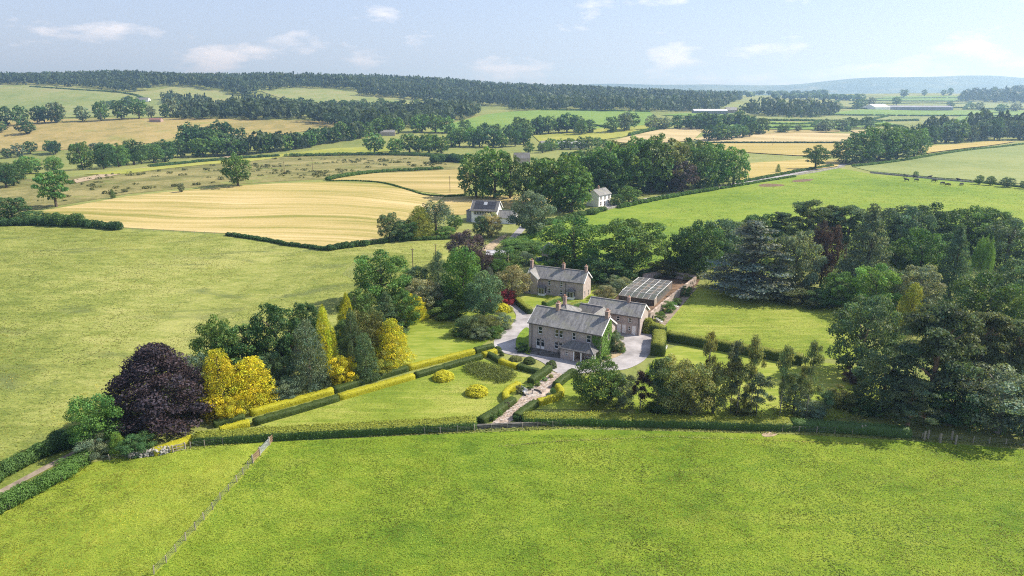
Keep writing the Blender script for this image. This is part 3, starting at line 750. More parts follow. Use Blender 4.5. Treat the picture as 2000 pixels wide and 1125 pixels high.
C = dict(dark=(0.062, 0.130, 0.042), mid=(0.093, 0.172, 0.045), leafy=(0.107, 0.206, 0.044), bright=(0.149, 0.273, 0.055), olive=(0.157, 0.176, 0.054),
         gold=(0.500, 0.485, 0.030), goldgreen=(0.265, 0.300, 0.042), copper=(0.062, 0.043, 0.050), wine=(0.078, 0.056, 0.058), red=(0.260, 0.036, 0.058),
         blue=(0.150, 0.182, 0.145), grey=(0.165, 0.218, 0.127), pine=(0.115, 0.150, 0.072), pale=(0.287, 0.287, 0.149), cream=(0.396, 0.374, 0.176), yew=(0.077, 0.119, 0.026),
         silver=(0.180, 0.225, 0.140), fir=(0.116, 0.179, 0.081), cypress=(0.096, 0.155, 0.082), euca=(0.235, 0.262, 0.100))
TREES = {'n': 0}
def tree(kind, x, y, w, h, col, label, lod='near', name=None, cat='tree', group=None, var=None, bark='bark', sink=0.0):
    TREES['n'] += 1
    i = TREES['n']
    rs = random.Random(i * 71 + 5)
    var = i % {'near': 3, 'mid': 3, 'far': 3}[lod] if var is None else var
    if kind in ('beech', 'cedar', 'willow'): var = 0
    root = empty(name or {'spire': 'cypress_tree', 'cone': 'conifer_tree', 'spruce': 'fir_tree', 'cedar': 'cedar_tree', 'pine': 'pine_tree', 'shrub': 'shrub', 'beech': 'beech_tree', 'willow': 'willow_tree', 'airy': 'young_tree'}.get(kind, 'broadleaf_tree'),
                 (x, y, tz(x, y) - sink), rs.uniform(0, 6.28), (w, w, h))
    c = C[col]; k = rs.uniform(0.80, 1.22); hu = rs.uniform(-0.10, 0.10)
    cr = link('crown', crown_proto(kind, var, lod), root)
    cr.color = (c[0] * k * (1 + hu), c[1] * k, c[2] * k * (1 - hu), 1)
    if kind != 'shrub' or lod == 'near':
        link('trunk' if kind != 'shrub' else 'stem', trunk_proto(kind, var, bark), root)
    tag(root, label, cat, group)
    return root

def hedge_leaf_mesh(cen, nor, size, rng, tcol=None, tvar=0.25):
    v, q = quads_from(cen, nor, size, rng, 0.75)
    t = rng.uniform(1 - tvar, 1 + tvar, len(cen))
    tint = np.stack([t, t, t], 1)
    if tcol is not None: tint = tint * tcol
    return v, q, np.repeat(tint, 4, axis=0)

def resample(pl, step):
    pl = [np.array(p, float) for p in pl]; out = [pl[0]]
    for a, b in zip(pl, pl[1:]):
        d = np.linalg.norm(b - a); k = max(1, int(round(d / step)))
        out += [a + (b - a) * j / k for j in range(1, k + 1)]
    return np.array(out)

def clipped_hedge(pl, w, h, col, label, top=None, name='hedge', cat='hedge', group=None, leaf=0.16, dens=26, rough=0.10, curve=False, rnd=0.25, topcol=None):
    """clipped hedge: a solid body with rounded shoulders, covered in small sprays; topcol paints yellow growth and sunlight together into the top"""
    if curve: pl = smooth_poly(pl, False, 5)
    rng = np.random.default_rng(int(abs(pl[0][0] * 13 + pl[0][1] * 7)) + 5)
    p = resample(pl, max(0.5, w * 0.5))
    o0 = np.array([p[0][0], p[0][1], tz(*p[0])])
    t = np.gradient(p, axis=0); t /= np.linalg.norm(t, axis=1, keepdims=True) + 1e-9
    nn = np.stack([-t[:, 1], t[:, 0]], 1)
    prof = [(-0.5, 0.0), (-0.5, 0.45), (-0.49, 0.80), (-0.5 + rnd * 0.55, 0.97), (-0.15, 1.0), (0.15, 1.0), (0.5 - rnd * 0.55, 0.97), (0.49, 0.80), (0.5, 0.45), (0.5, 0.0)]
    P_ = np.zeros((len(p), len(prof), 3)); hh = h * (1 + rng.normal(0, 0.04, len(p)))
    for j, (a, b) in enumerate(prof):
        off = a * w * 0.94 + rng.normal(0, rough * 0.35, len(p)) * (0 if b == 0 else 1)
        P_[:, j, 0] = p[:, 0] + nn[:, 0] * off; P_[:, j, 1] = p[:, 1] + nn[:, 1] * off
        P_[:, j, 2] = terrain(p[:, 0], p[:, 1]) + b * hh * 0.97 - (0.05 if b == 0 else 0)
    P_ -= o0
    m = len(prof); N = len(p)
    q = [(i * m + j, i * m + j + 1, (i + 1) * m + j + 1, (i + 1) * m + j) for i in range(N - 1) for j in range(m - 1)]
    verts = list(P_.reshape(-1, 3)); quads = [list(a) for a in q]
    for e, i in ((0, 0), (1, N - 1)):
        for j in range(m // 2 - 1):
            a = [i * m + j, i * m + j + 1, i * m + m - 2 - j, i * m + m - 1 - j]
            quads.append(a if e else a[::-1])
    verts = np.array(verts); quads = np.array(quads)
    # sprays over the surface
    A, B, Cc, Dd = [verts[quads[:, k]] for k in range(4)]
    nr = np.cross(Cc - A, Dd - B); ar = np.linalg.norm(nr, axis=1) / 2 + 1e-9
    nr = nr / (2 * ar[:, None])
    mid = (A + B + Cc + Dd) / 4; cenl = np.stack([np.interp(np.arange(len(verts)) // m, np.arange(N), p[:, 0] - o0[0]) for _ in (0,)], 1)
    n = int(ar.sum() * dens)
    fi = rng.choice(len(quads), n, p=ar / ar.sum())
    u, v = rng.uniform(size=(2, n, 1))
    pos = (A[fi] * (1 - u) + B[fi] * u) * (1 - v) + (Dd[fi] * (1 - u) + Cc[fi] * u) * v
    no = nr[fi]
    # outward normals: away from the centre line at mid height
    ctr = np.stack([p[:, 0] - o0[0], p[:, 1] - o0[1], np.full(N, h * 0.45)], 1)
    seg = np.clip(fi // (m - 1), 0, N - 1)
    s = np.sign(((pos - ctr[seg]) * no).sum(1)); s[s == 0] = 1
    no = no * s[:, None]
    stray = np.where(rng.uniform(size=n) < 0.06, 2.6, 1.0)
    pos = pos + no * (rng.uniform(-0.3, 1.0, n) * stray)[:, None] * rough
    no2 = no + rng.normal(size=no.shape) * 0.5; no2 /= np.linalg.norm(no2, axis=1, keepdims=True)
    lv, lq, lt = hedge_leaf_mesh(pos, no2, leaf, rng)
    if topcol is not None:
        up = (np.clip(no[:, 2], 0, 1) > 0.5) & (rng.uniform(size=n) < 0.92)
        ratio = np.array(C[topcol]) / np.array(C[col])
        lt.reshape(n, 4, 3)[up] *= ratio  # lit hedge top put into the tint, along with its yellower growth
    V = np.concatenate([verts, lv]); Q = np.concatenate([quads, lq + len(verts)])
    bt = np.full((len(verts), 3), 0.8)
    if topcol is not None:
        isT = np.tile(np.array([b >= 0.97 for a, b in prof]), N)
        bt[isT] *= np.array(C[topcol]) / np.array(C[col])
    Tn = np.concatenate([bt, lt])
    ob = link(name, np_mesh(name, V, Q, M['leaf'], Tn), None, tuple(o0))
    c = C[col]; ob.color = (*c, 1)
    tag(ob, label, cat, group)
    return ob

def hedgerow(pl, w, h, col, label, dens=16, leaf=0.4, name='hedgerow', cat='hedge', group=None, gap=0.0, curve=True):
    """untrimmed field hedge or scrub: clumps of uneven height along a line"""
    if curve and len(pl) > 2: pl = smooth_poly(pl, False, 4)
    rng = np.random.default_rng(int(abs(pl[0][0] * 3 + pl[0][1] * 17)) + 9)
    p = resample(pl, w * 0.55)
    o0 = np.array([p[0][0], p[0][1], tz(*p[0])])
    L = []
    for x, y in p:
        if rng.uniform() < gap: continue
        for k in range(2):
            r = w * rng.uniform(0.32, 0.6); hz = h * rng.uniform(0.42, 0.62)
            L.append((x + rng.normal(0, w * 0.12) - o0[0], y + rng.normal(0, w * 0.12) - o0[1], tz(x, y) - o0[2] + hz * 0.85, r, r, hz))
    if not L: return
    area = sum(l[3] * l[3] + 2 * l[3] * l[5] for l in L) * 4
    n = int(min(area * dens, 26000))
    v, q, t = lobed_fast(L, n, leaf, rng)
    ob = link(name, np_mesh(name, v, q, M['leaf'], t), None, tuple(o0))
    ob.color = (*C[col], 1)
    tag(ob, label, cat, group)
    return ob

def lobed_fast(lobes, n, size, rng, jit=0.55):
    lobes = np.asarray(lobes, float)
    area = lobes[:, 3] * (lobes[:, 3] + 2 * lobes[:, 5])
    idx = rng.choice(len(lobes), n, p=area / area.sum())
    d = rng.normal(size=(n, 3)); d[:, 2] += 0.35
    d /= np.linalg.norm(d, axis=1, keepdims=True)
    L = lobes[idx]
    c = L[:, :3] + d * L[:, 3:6] * rng.uniform(0.75, 1.05, n)[:, None]
    nor = d + rng.normal(size=c.shape) * jit; nor /= np.linalg.norm(nor, axis=1, keepdims=True)
    v, q = quads_from(c, nor, size, rng)
    t = rng.uniform(0.8, 1.2, len(lobes))[idx] * rng.uniform(0.78, 1.22, n)
    return v, q, np.repeat(np.stack([t, t, t], 1), 4, axis=0)

def in_poly(px, py, poly):
    inside = np.zeros(len(px), bool)
    n = len(poly)
    for i in range(n):
        x1, y1 = poly[i]; x2, y2 = poly[(i + 1) % n]
        c = ((y1 > py) != (y2 > py)) & (px < (x2 - x1) * (py - y1) / (y2 - y1 + 1e-12) + x1)
        inside ^= c
    return inside

def wood(name, poly, spacing, hr, mix, label, cat='wood', n_leaf=46, wratio=0.75, leafk=1.0):
    """a far wood that reads as one mass"""
    rng = np.random.default_rng(len(poly) * 100 + int(abs(poly[0][0])))
    xs = [p[0] for p in poly]; ys = [p[1] for p in poly]
    gxs = np.arange(min(xs), max(xs), spacing); gys = np.arange(min(ys), max(ys), spacing)
    a, b = np.meshgrid(gxs, gys); a = a.ravel(); b = b.ravel()
    a = a + rng.uniform(-0.42, 0.42, len(a)) * spacing; b = b + rng.uniform(-0.42, 0.42, len(b)) * spacing
    k = in_poly(a, b, poly) & (np.sin(a / 37 + 2 * np.sin(b / 61)) * np.sin(b / 43 + 1.3) > -0.86); a, b = a[k], b[k]
    N = len(a)
    z = terrain(a, b)
    h = rng.uniform(hr[0] * 0.85, hr[1] * 1.08, N) * (1 + 0.12 * np.sin(a / 71 + b / 53)); w = np.maximum(h * wratio * rng.uniform(0.8, 1.15, N), spacing * 0.95)
    con = rng.uniform(size=N) < mix
    protos = []
    for kind, s in (('broad', 1), ('broad', 2), ('broad', 3), ('spruce', 4), ('spruce', 5)):
        r2 = np.random.default_rng(s)
        if kind == 'broad':
            d = sphere_dirs(n_leaf, r2); d[:, 2] = np.abs(d[:, 2] + 0.15) * np.sign(d[:, 2] + 0.35)
            bump_ = r2.uniform(0.8, 1.08, n_leaf)[:, None]
            c = d * np.array([0.46, 0.46, 0.42]) * bump_ + np.array([0, 0, 0.55])
            nor = d + r2.normal(size=d.shape) * 0.4; sz = 0.30 * leafk
        else:
            t = r2.uniform(0, 1, n_leaf) ** 1.3; ph = np.arange(n_leaf) * 2.39996
            rr = 0.34 * (1 - t) ** 0.9 * r2.uniform(0.7, 1, n_leaf)
            c = np.stack([np.cos(ph) * rr, np.sin(ph) * rr, 0.12 + 0.86 * t], 1)
            nor = np.stack([np.cos(ph), np.sin(ph), np.full(n_leaf, 0.5)], 1) + r2.normal(size=(n_leaf, 3)) * 0.35; sz = 0.24 * leafk
        nor /= np.linalg.norm(nor, axis=1, keepdims=True)
        v, q = quads_from(c, nor, sz, r2, 0.8)
        lt = r2.uniform(0.75, 1.25, n_leaf)
        protos.append((v, np.repeat(lt, 4)))
    which = np.where(con, rng.integers(3, 5, N), rng.integers(0, 3, N))
    Vs, Ts = [], []
    o0 = np.array([float(np.mean(a)), float(np.mean(b)), 0.0])
    for i in range(N):
        v, lt = protos[which[i]]
        an = rng.uniform(0, 6.28); ca, sa = math.cos(an), math.sin(an)
        x = (v[:, 0] * ca - v[:, 1] * sa) * w[i] + a[i] - o0[0]; y = (v[:, 0] * sa + v[:, 1] * ca) * w[i] + b[i] - o0[1]
        Vs.append(np.stack([x, y, v[:, 2] * h[i] + z[i]], 1))
        s = rng.uniform(0.78, 1.25); hu = rng.normal(0, 0.06)
        Ts.append(lt[:, None] * np.array([s * (1 + hu), s, s * (1 - hu)]))
    V = np.concatenate(Vs); T_ = np.concatenate(Ts)
    ob = link(name, np_mesh(name, V, np.arange(len(V)).reshape(-1, 4), M['leaf'], T_), None, tuple(o0))
    ob.color = (0.055, 0.088, 0.036, 1)
    tag(ob, label, cat, None, 'stuff')
    return ob

# ------------------------------------------------------------------ buildings
def wall_face(mb, a, b, z0, z1, ops, depth=0.16, apex=None):
    """vertical wall from a to b (outside on the right-hand side of a->b), real openings with reveals; ops = (u centre, z bottom, w, h)"""
    a = Vector((*a, 0)); b = Vector((*b, 0)); L = (b - a).length; ux = (b - a) / L
    nin = Vector((-ux.y, ux.x, 0))
    us = sorted({0, L} | {o[0] - o[2] / 2 for o in ops} | {o[0] + o[2] / 2 for o in ops})
    zs = sorted({z0, z1} | {o[1] for o in ops} | {o[1] + o[3] for o in ops})
    pt = lambda u, z, d=0: a + ux * u + nin * d + Vector((0, 0, z))
    for u0, u1 in zip(us, us[1:]):
        for q0, q1 in zip(zs, zs[1:]):
            um, zm = (u0 + u1) / 2, (q0 + q1) / 2
            if any(abs(um - o[0]) < o[2] / 2 and o[1] < zm < o[1] + o[3] for o in ops): continue
            mb.face([pt(u0, q0), pt(u1, q0), pt(u1, q1), pt(u0, q1)], [(u0, q0), (u1, q0), (u1, q1), (u0, q1)])
    for o in ops:
        u0, u1, q0, q1 = o[0] - o[2] / 2, o[0] + o[2] / 2, o[1], o[1] + o[3]
        for A_, B_ in (((u0, q0), (u1, q0)), ((u1, q0), (u1, q1)), ((u1, q1), (u0, q1)), ((u0, q1), (u0, q0))):
            mb.face([pt(*A_), pt(*B_), pt(*B_, depth), pt(*A_, depth)])
    if apex is not None:
        mb.face([pt(0, z1), pt(L, z1), pt(L / 2, apex)], [(0, z1), (L, z1), (L / 2, apex)])

WIN = {}
def window(parent, a, b, u, z, w, h, style='sash', recess=0.10, name='window'):
    """a window in the wall a->b of its house: white frame, dark panes, stone sill"""
    a = Vector((*a, 0)); b = Vector((*b, 0)); ux = (b - a).normalized()
    key = (round(w, 2), round(h, 2), style)
    if key not in WIN:
        f = MB(); t = 0.11 if w > 0.8 else 0.09
        f.box(-w / 2, -w / 2 + t, 0, 0.07, 0, h); f.box(w / 2 - t, w / 2, 0, 0.07, 0, h)
        f.box(-w / 2 + t, w / 2 - t, 0, 0.07, 0, t * 1.3); f.box(-w / 2 + t, w / 2 - t, 0, 0.07, h - t, h)
        if style == 'sash': f.box(-w / 2 + t, w / 2 - t, 0.01, 0.06, h * 0.5 - 0.05, h * 0.5 + 0.05)
        if style == 'door':
            f.box(-w / 2 + t, w / 2 - t, 0.01, 0.06, t * 1.3, h * 0.26); f.box(-w / 2 + t, w / 2 - t, 0.01, 0.06, h * 0.70, h * 0.70 + 0.07)
        if style == 'solid':
            k = 5
            for i in range(k):
                x0 = -w / 2 + t + (w - 2 * t) * i / k
                f.box(x0 + 0.006, x0 + (w - 2 * t) / k - 0.006, 0.02, 0.05, t * 1.3, h - t)
        g = MB(); g.face([(-w / 2 + 0.03, 0.045, 0.03), (w / 2 - 0.03, 0.045, 0.03), (w / 2 - 0.03, 0.045, h - 0.03), (-w / 2 + 0.03, 0.045, h - 0.03)])
        s = MB(); s.box(-w / 2 - 0.08, w / 2 + 0.08, -0.20, 0.0, -0.14, 0.0)
        WIN[key] = (f.mesh('window', M['white']), g.mesh('pane', M['glass']), s.mesh('sill', M['quoin']))
    fm, gm, sm = WIN[key]
    p = a + ux * u + Vector((-ux.y, ux.x, 0)) * recess
    o = link(name, fm, parent, (p.x, p.y, z)); o.rotation_euler = (0, 0, math.atan2(ux.y, ux.x))
    if style != 'solid':
        link('pane', gm, o)
    if style == 'sash':
        link('sill', sm, o)
    if style in ('sash', 'door') and w > 0.8:
        k2 = ('surround',) + key
        if k2 not in WIN:
            f = MB(); y0, y1 = -recess - 0.025, -recess + 0.02
            f.box(-w / 2 - 0.17, -w / 2 + 0.01, y0, y1, 0, h); f.box(w / 2 - 0.01, w / 2 + 0.17, y0, y1, 0, h); f.box(-w / 2 - 0.2, w / 2 + 0.2, y0 - 0.01, y1, h, h + 0.2)
            WIN[k2] = f.mesh('surround', M['quoin'])
        link('surround', WIN[k2], o)
    return o

def roof_slab(mb, p, t=0.12):
    n = (Vector(p[1]) - Vector(p[0])).cross(Vector(p[-1]) - Vector(p[0])).normalized() * t
    if n.z < 0: n = -n
    q = [Vector(a) + n for a in p]
    e = (Vector(p[1]) - Vector(p[0])).length
    mb.face(q); mb.face([tuple(a) for a in p][::-1])
    for i in range(len(p)):
        j = (i + 1) % len(p)
        mb.face([p[i], p[j], q[j], q[i]])

def gable_roof(root, x0, x1, y0, y1, he, hr, mat, ov=0.35, og=0.25, along='x', barge=True, name='roof', ridge=True, gutter=True):
    T = (lambda a, b, z: (a, b, z)) if along == 'x' else (lambda a, b, z: (b, a, z))
    if along != 'x': x0, x1, y0, y1 = y0, y1, x0, x1
    ym = (y0 + y1) / 2; sl = (hr - he) / (ym - y0); ze = he - ov * sl
    mb = MB()
    roof_slab(mb, [T(x0 - og, y0 - ov, ze), T(x1 + og, y0 - ov, ze), T(x1 + og, ym, hr), T(x0 - og, ym, hr)])
    roof_slab(mb, [T(x1 + og, y1 + ov, ze), T(x0 - og, y1 + ov, ze), T(x0 - og, ym, hr), T(x1 + og, ym, hr)])
    r = mb.build(name, mat, root)
    if ridge:
        m2 = MB(); m2.bar(T(x0 - og, ym, hr + 0.16), T(x1 + og, ym, hr + 0.16), 0.28, 0.12); m2.build('ridge_tile', M['ridge'], r)
    if barge:
        for x in (x0 - og, x1 + og):
            s = -1 if x < x0 else 1
            for ya in (y0 - ov, y1 + ov):
                m3 = MB(); m3.bar(T(x + s * 0.03, ya, ze - 0.02), T(x + s * 0.03, ym, hr - 0.02), 0.06, 0.30); m3.build('bargeboard', M['white'], r)
    if gutter:
        m4 = MB(); m4.bar(T(x0 - og, y0 - ov - 0.06, ze - 0.02), T(x1 + og, y0 - ov - 0.06, ze - 0.02), 0.12, 0.12); m4.build('gutter', M['gutter'], r)
    return r

def hip_roof(root, x0, x1, y0, y1, z, zr, mat, ov=0.3, inset=None, name='roof'):
    x0, x1, y0, y1 = x0 - ov, x1 + ov, y0 - ov, y1 + ov
    ym = (y0 + y1) / 2; k = inset if inset is not None else (y1 - y0) / 2
    mb = MB()
    a, b = (x0 + k, ym, zr), (x1 - k, ym, zr)
    if x1 - x0 - 2 * k < 0.2:
        a = b = ((x0 + x1) / 2, ym, zr)
        tri = [[(x0, y0, z), (x1, y0, z), a], [(x1, y1, z), (x0, y1, z), a]]
    else:
        tri = [[(x0, y0, z), (x1, y0, z), b, a], [(x1, y1, z), (x0, y1, z), a, b]]
    for f in tri + [[(x1, y0, z), (x1, y1, z), b], [(x0, y1, z), (x0, y0, z), a]]:
        mb.face(f)
    mb.face([(x0, y0, z), (x0, y1, z), (x1, y1, z), (x1, y0, z)])
    mb.box(x0, x1, y0, y1, z - 0.12, z - 0.003)
    r = mb.build(name, mat, root)
    for p, q in (((x0, y0, z), a), ((x0, y1, z), a), ((x1, y0, z), b), ((x1, y1, z), b)):
        m2 = MB(); m2.bar((p[0], p[1], p[2] + 0.05), (q[0], q[1], q[2] + 0.05), 0.16, 0.08); m2.build('hip_tile', M['ridge'], r)
    return r

def chimney(root, x, y, zb, zt, w=0.8, d=0.6, pots=2, mat='brick'):
    mb = MB(); mb.box(x - w / 2, x + w / 2, y - d / 2, y + d / 2, zb, zt)
    mb.box(x - w / 2 - 0.08, x + w / 2 + 0.08, y - d / 2 - 0.08, y + d / 2 + 0.08, zt + 0.002, zt + 0.16)
    mb.box(x - w / 2 - 0.05, x + w / 2 + 0.05, y - d / 2 - 0.05, y + d / 2 + 0.05, zt - 0.5, zt - 0.38)
    c = mb.build('chimney', M[mat], root)
    for i in range(pots):
        px = x + (i - (pots - 1) / 2) * w * 0.45
        m2 = MB(); m2.tube([(px, y, zt + 0.15), (px, y, zt + 0.6)], [0.15, 0.12], 8); m2.build('chimney_pot', M['pot'], c)
    return c

def downpipe(root, x, y, z):
    mb = MB(); mb.tube([(x, y, 0), (x, y, z)], [0.06, 0.06], 6); mb.build('downpipe', M['gutter'], root)

# --- the main house
HX, HY, HYAW = 3.772, 142.414, -0.508
def main_house():
    h = empty('stone_house', (HX, HY, tz(HX, HY)), HYAW)
    L, Wd, he, hr = 17.0, 8.25, 6.0, 8.5
    up = [(2.75, 3.55, 1.05, 1.75), (6.72, 3.55, 0.95, 1.75), (7.75, 3.55, 0.95, 1.75), (10.8, 3.60, 0.85, 1.7), (14.2, 3.60, 1.05, 1.75)]
    dn = [(2.25, 0.15, 0.95, 2.35), (3.35, 0.15, 0.95, 2.35), (6.72, 0.85, 0.95, 1.7), (7.75, 0.85, 0.95, 1.7)]
    mb = MB()
    wall_face(mb, (0, 0), (L, 0), -0.5, he, up + dn)
    side = [(4.1, 3.5, 0.9, 1.6)]
    wall_face(mb, (L, 0), (L, Wd), -0.5, he, side, apex=hr - 0.05)
    wall_face(mb, (L, Wd), (0, Wd), -0.5, he, [])
    wall_face(mb, (0, Wd), (0, 0), -0.5, he, [(4.1, 3.5, 0.9, 1.6)], apex=hr - 0.05)
    mb.build('wall', M['stone'], h)
    for o in up: window(h, (0, 0), (L, 0), *o)
    for o in dn[2:]: window(h, (0, 0), (L, 0), *o)
    for o in dn[:2]: window(h, (0, 0), (L, 0), *o, style='door', name='french_door')
    window(h, (L, 0), (L, Wd), *side[0]); window(h, (0, Wd), (0, 0), *side[0])
    q = MB()
    for z in np.arange(-0.4, he - 0.4, 0.42):
        k = int(round(z / 0.42)) % 2
        q.box(-0.03, 0.35 + 0.2 * k, -0.03, 0.02, z + 0.01, z + 0.40)
        q.box(-0.032, 0.02, 0.03, 0.55 - 0.2 * k, z + 0.01, z + 0.40)
    q.build('quoin', M['quoin'], h)
    s = MB(); s.box(0.0, L, -0.05, -0.004, he - 0.32, he - 0.12); s.build('eaves_course', M['quoin'], h)
    gable_roof(h, 0, L, 0, Wd, he, hr, M['slate'])
    chimney(h, 5.1, Wd / 2, hr - 0.5, hr + 1.35, 0.75, 1.15, 2)
    chimney(h, L - 0.35, Wd / 2, hr - 0.5, hr + 1.35, 0.75, 1.15, 2)
    downpipe(h, 0.75, -0.07, he - 0.3); downpipe(h, L - 2.0, -0.07, he - 0.3)
    # front porch: closed lobby on the left, open loggia on posts on the right, hipped roof
    px0, px1, py = 9.0, 16.4, -2.7
    p = MB()
    wall_face(p, (px0, py), (px0 + 2.9, py), -0.4, 2.45, [(1.35, 0.95, 0.7, 0.95)])
    wall_face(p, (px0 + 2.9, py), (px0 + 2.9, 0), -0.4, 2.45, [])
    wall_face(p, (px0, -0.005), (px0, py), -0.4, 2.45, [])
    lobby = p.build('porch_lobby', M['stone'], h)
    window(h, (px0, py), (px0 + 2.9, py), 1.35, 0.95, 0.7, 0.95)
    for x in (px0 + 3.05, px0 + 4.7, px1 - 0.15):
        c = MB(); c.box(x - 0.10, x + 0.10, py - 0.02, py + 0.18, -0.3, 2.42); c.box(x - 0.15, x + 0.15, py - 0.07, py + 0.23, 2.30, 2.43); c.box(x - 0.15, x + 0.15, py - 0.07, py + 0.23, -0.3, 0.25)
        c.build('porch_post', M['white'], h)
    c = MB(); c.box(px1 - 0.25, px1 - 0.05, -1.4, -1.2, -0.3, 2.42); c.build('porch_post', M['white'], h)
    b = MB(); b.box(px0 + 2.92, px1, py - 0.05, py + 0.15, 2.25, 2.45); b.build('porch_beam', M['white'], h)
    f = MB(); f.box(px0 + 2.95, px1 + 0.2, py - 0.3, -0.01, -0.3, 0.10); f.build('porch_floor', M['flag'], h)
    hip_roof(h, px0, px1, py, 0.6, 2.48, 3.85, M['slate_dark'], 0.35, 2.0, 'porch_roof')
    # rear range joining the service wing
    r = MB()
    for a_, b_ in (((1.0, Wd + 0.005), (1.0, 15.0)), ((6.2, 15.0), (6.2, Wd + 0.005))):
        wall_face(r, b_, a_, -0.4, 5.6, [])
    wall_face(r, (6.2, 15.0), (1.0, 15.0), -0.4, 5.6, [])
    wall_face(r, (6.21, 14.0), (11.0, 14.0), -0.4, 5.0, []); wall_face(r, (11.0, 14.0), (11.0, 18.0), -0.4, 5.0, []); wall_face(r, (11.0, 18.0), (5.0, 18.0), -0.4, 5.0, [])
    r.build('rear_wall', M['stone'], h)
    hip_roof(h, 1.0, 6.2, Wd - 1.5, 15.0, 5.6, 7.7, M['slate'], 0.3, 2.6, 'rear_roof')
    gable_roof(h, 5.6, 11.0, 13.6, 18.2, 5.0, 6.6, M['slate_dark'], barge=False, name='link_roof', gutter=False)
    gable_roof(h, 10.4, 13.2, Wd + 0.2, 14.5, 5.4, 6.9, M['slate'], along='y', barge=False, name='cross_roof', gutter=False)
    rw = MB(); wall_face(rw, (13.2, Wd + 0.005), (13.2, 14.5), -0.4, 5.4, [(1.6, 3.4, 0.5, 1.3), (2.5, 3.4, 0.5, 1.3), (3.4, 3.4, 0.5, 1.3)]); wall_face(rw, (10.4, 14.5), (10.4, Wd + 0.005), -0.4, 5.4, [])
    rw.build('cross_wall', M['stone_pale'], h)
    for u in (1.6, 2.5, 3.4): window(h, (13.2, Wd), (13.2, 14.5), u, 3.4, 0.5, 1.3)
    chimney(h, 3.6, 10.8, 7.2, 9.3, 0.7, 0.7, 2)
    tag(h, 'large stone house with grey slate roof, hipped porch and ivy gable', 'house')
    return h
main_house()

def service_wing():
    h = empty('service_wing', (18.0, 155.63, 0), -0.482)
    L, Wd, he, hr = 13.15, 6.4, 4.75, 6.75
    u0 = 6.6
    ops = [(u0 + 1.2, 2.9, 0.8, 1.15), (u0 + 4.1, 2.9, 0.9, 1.15), (u0 + 4.0, 0.9, 0.55, 1.1)]
    drs = [(u0 + 1.5, 0.05, 0.95, 2.2), (u0 + 2.75, 0.05, 0.95, 2.2), (u0 + 5.1, 0.05, 0.95, 2.2)]
    mb = MB()
    wall_face(mb, (0, 0), (L, 0), -0.4, he, ops + drs)
    wall_face(mb, (L, 0), (L, Wd), -0.4, he, [], apex=hr - 0.05)
    wall_face(mb, (L, Wd), (0, Wd), -0.4, he, []); wall_face(mb, (0, Wd), (0, 0), -0.4, he, [], apex=hr - 0.05)
    mb.build('wall', M['stone'], h)
    for o in ops: window(h, (0, 0), (L, 0), *o)
    for o in drs: window(h, (0, 0), (L, 0), *o, style='solid', name='door')
    gable_roof(h, 0, L, 0, Wd, he, hr, M['slate'])
    chimney(h, 9.2, Wd / 2, hr - 0.4, hr + 1.2, 0.6, 0.6, 1)
    downpipe(h, L - 0.4, -0.07, he - 0.3)
    tag(h, 'stone service wing with three white doors behind the main house', 'house')
service_wing()

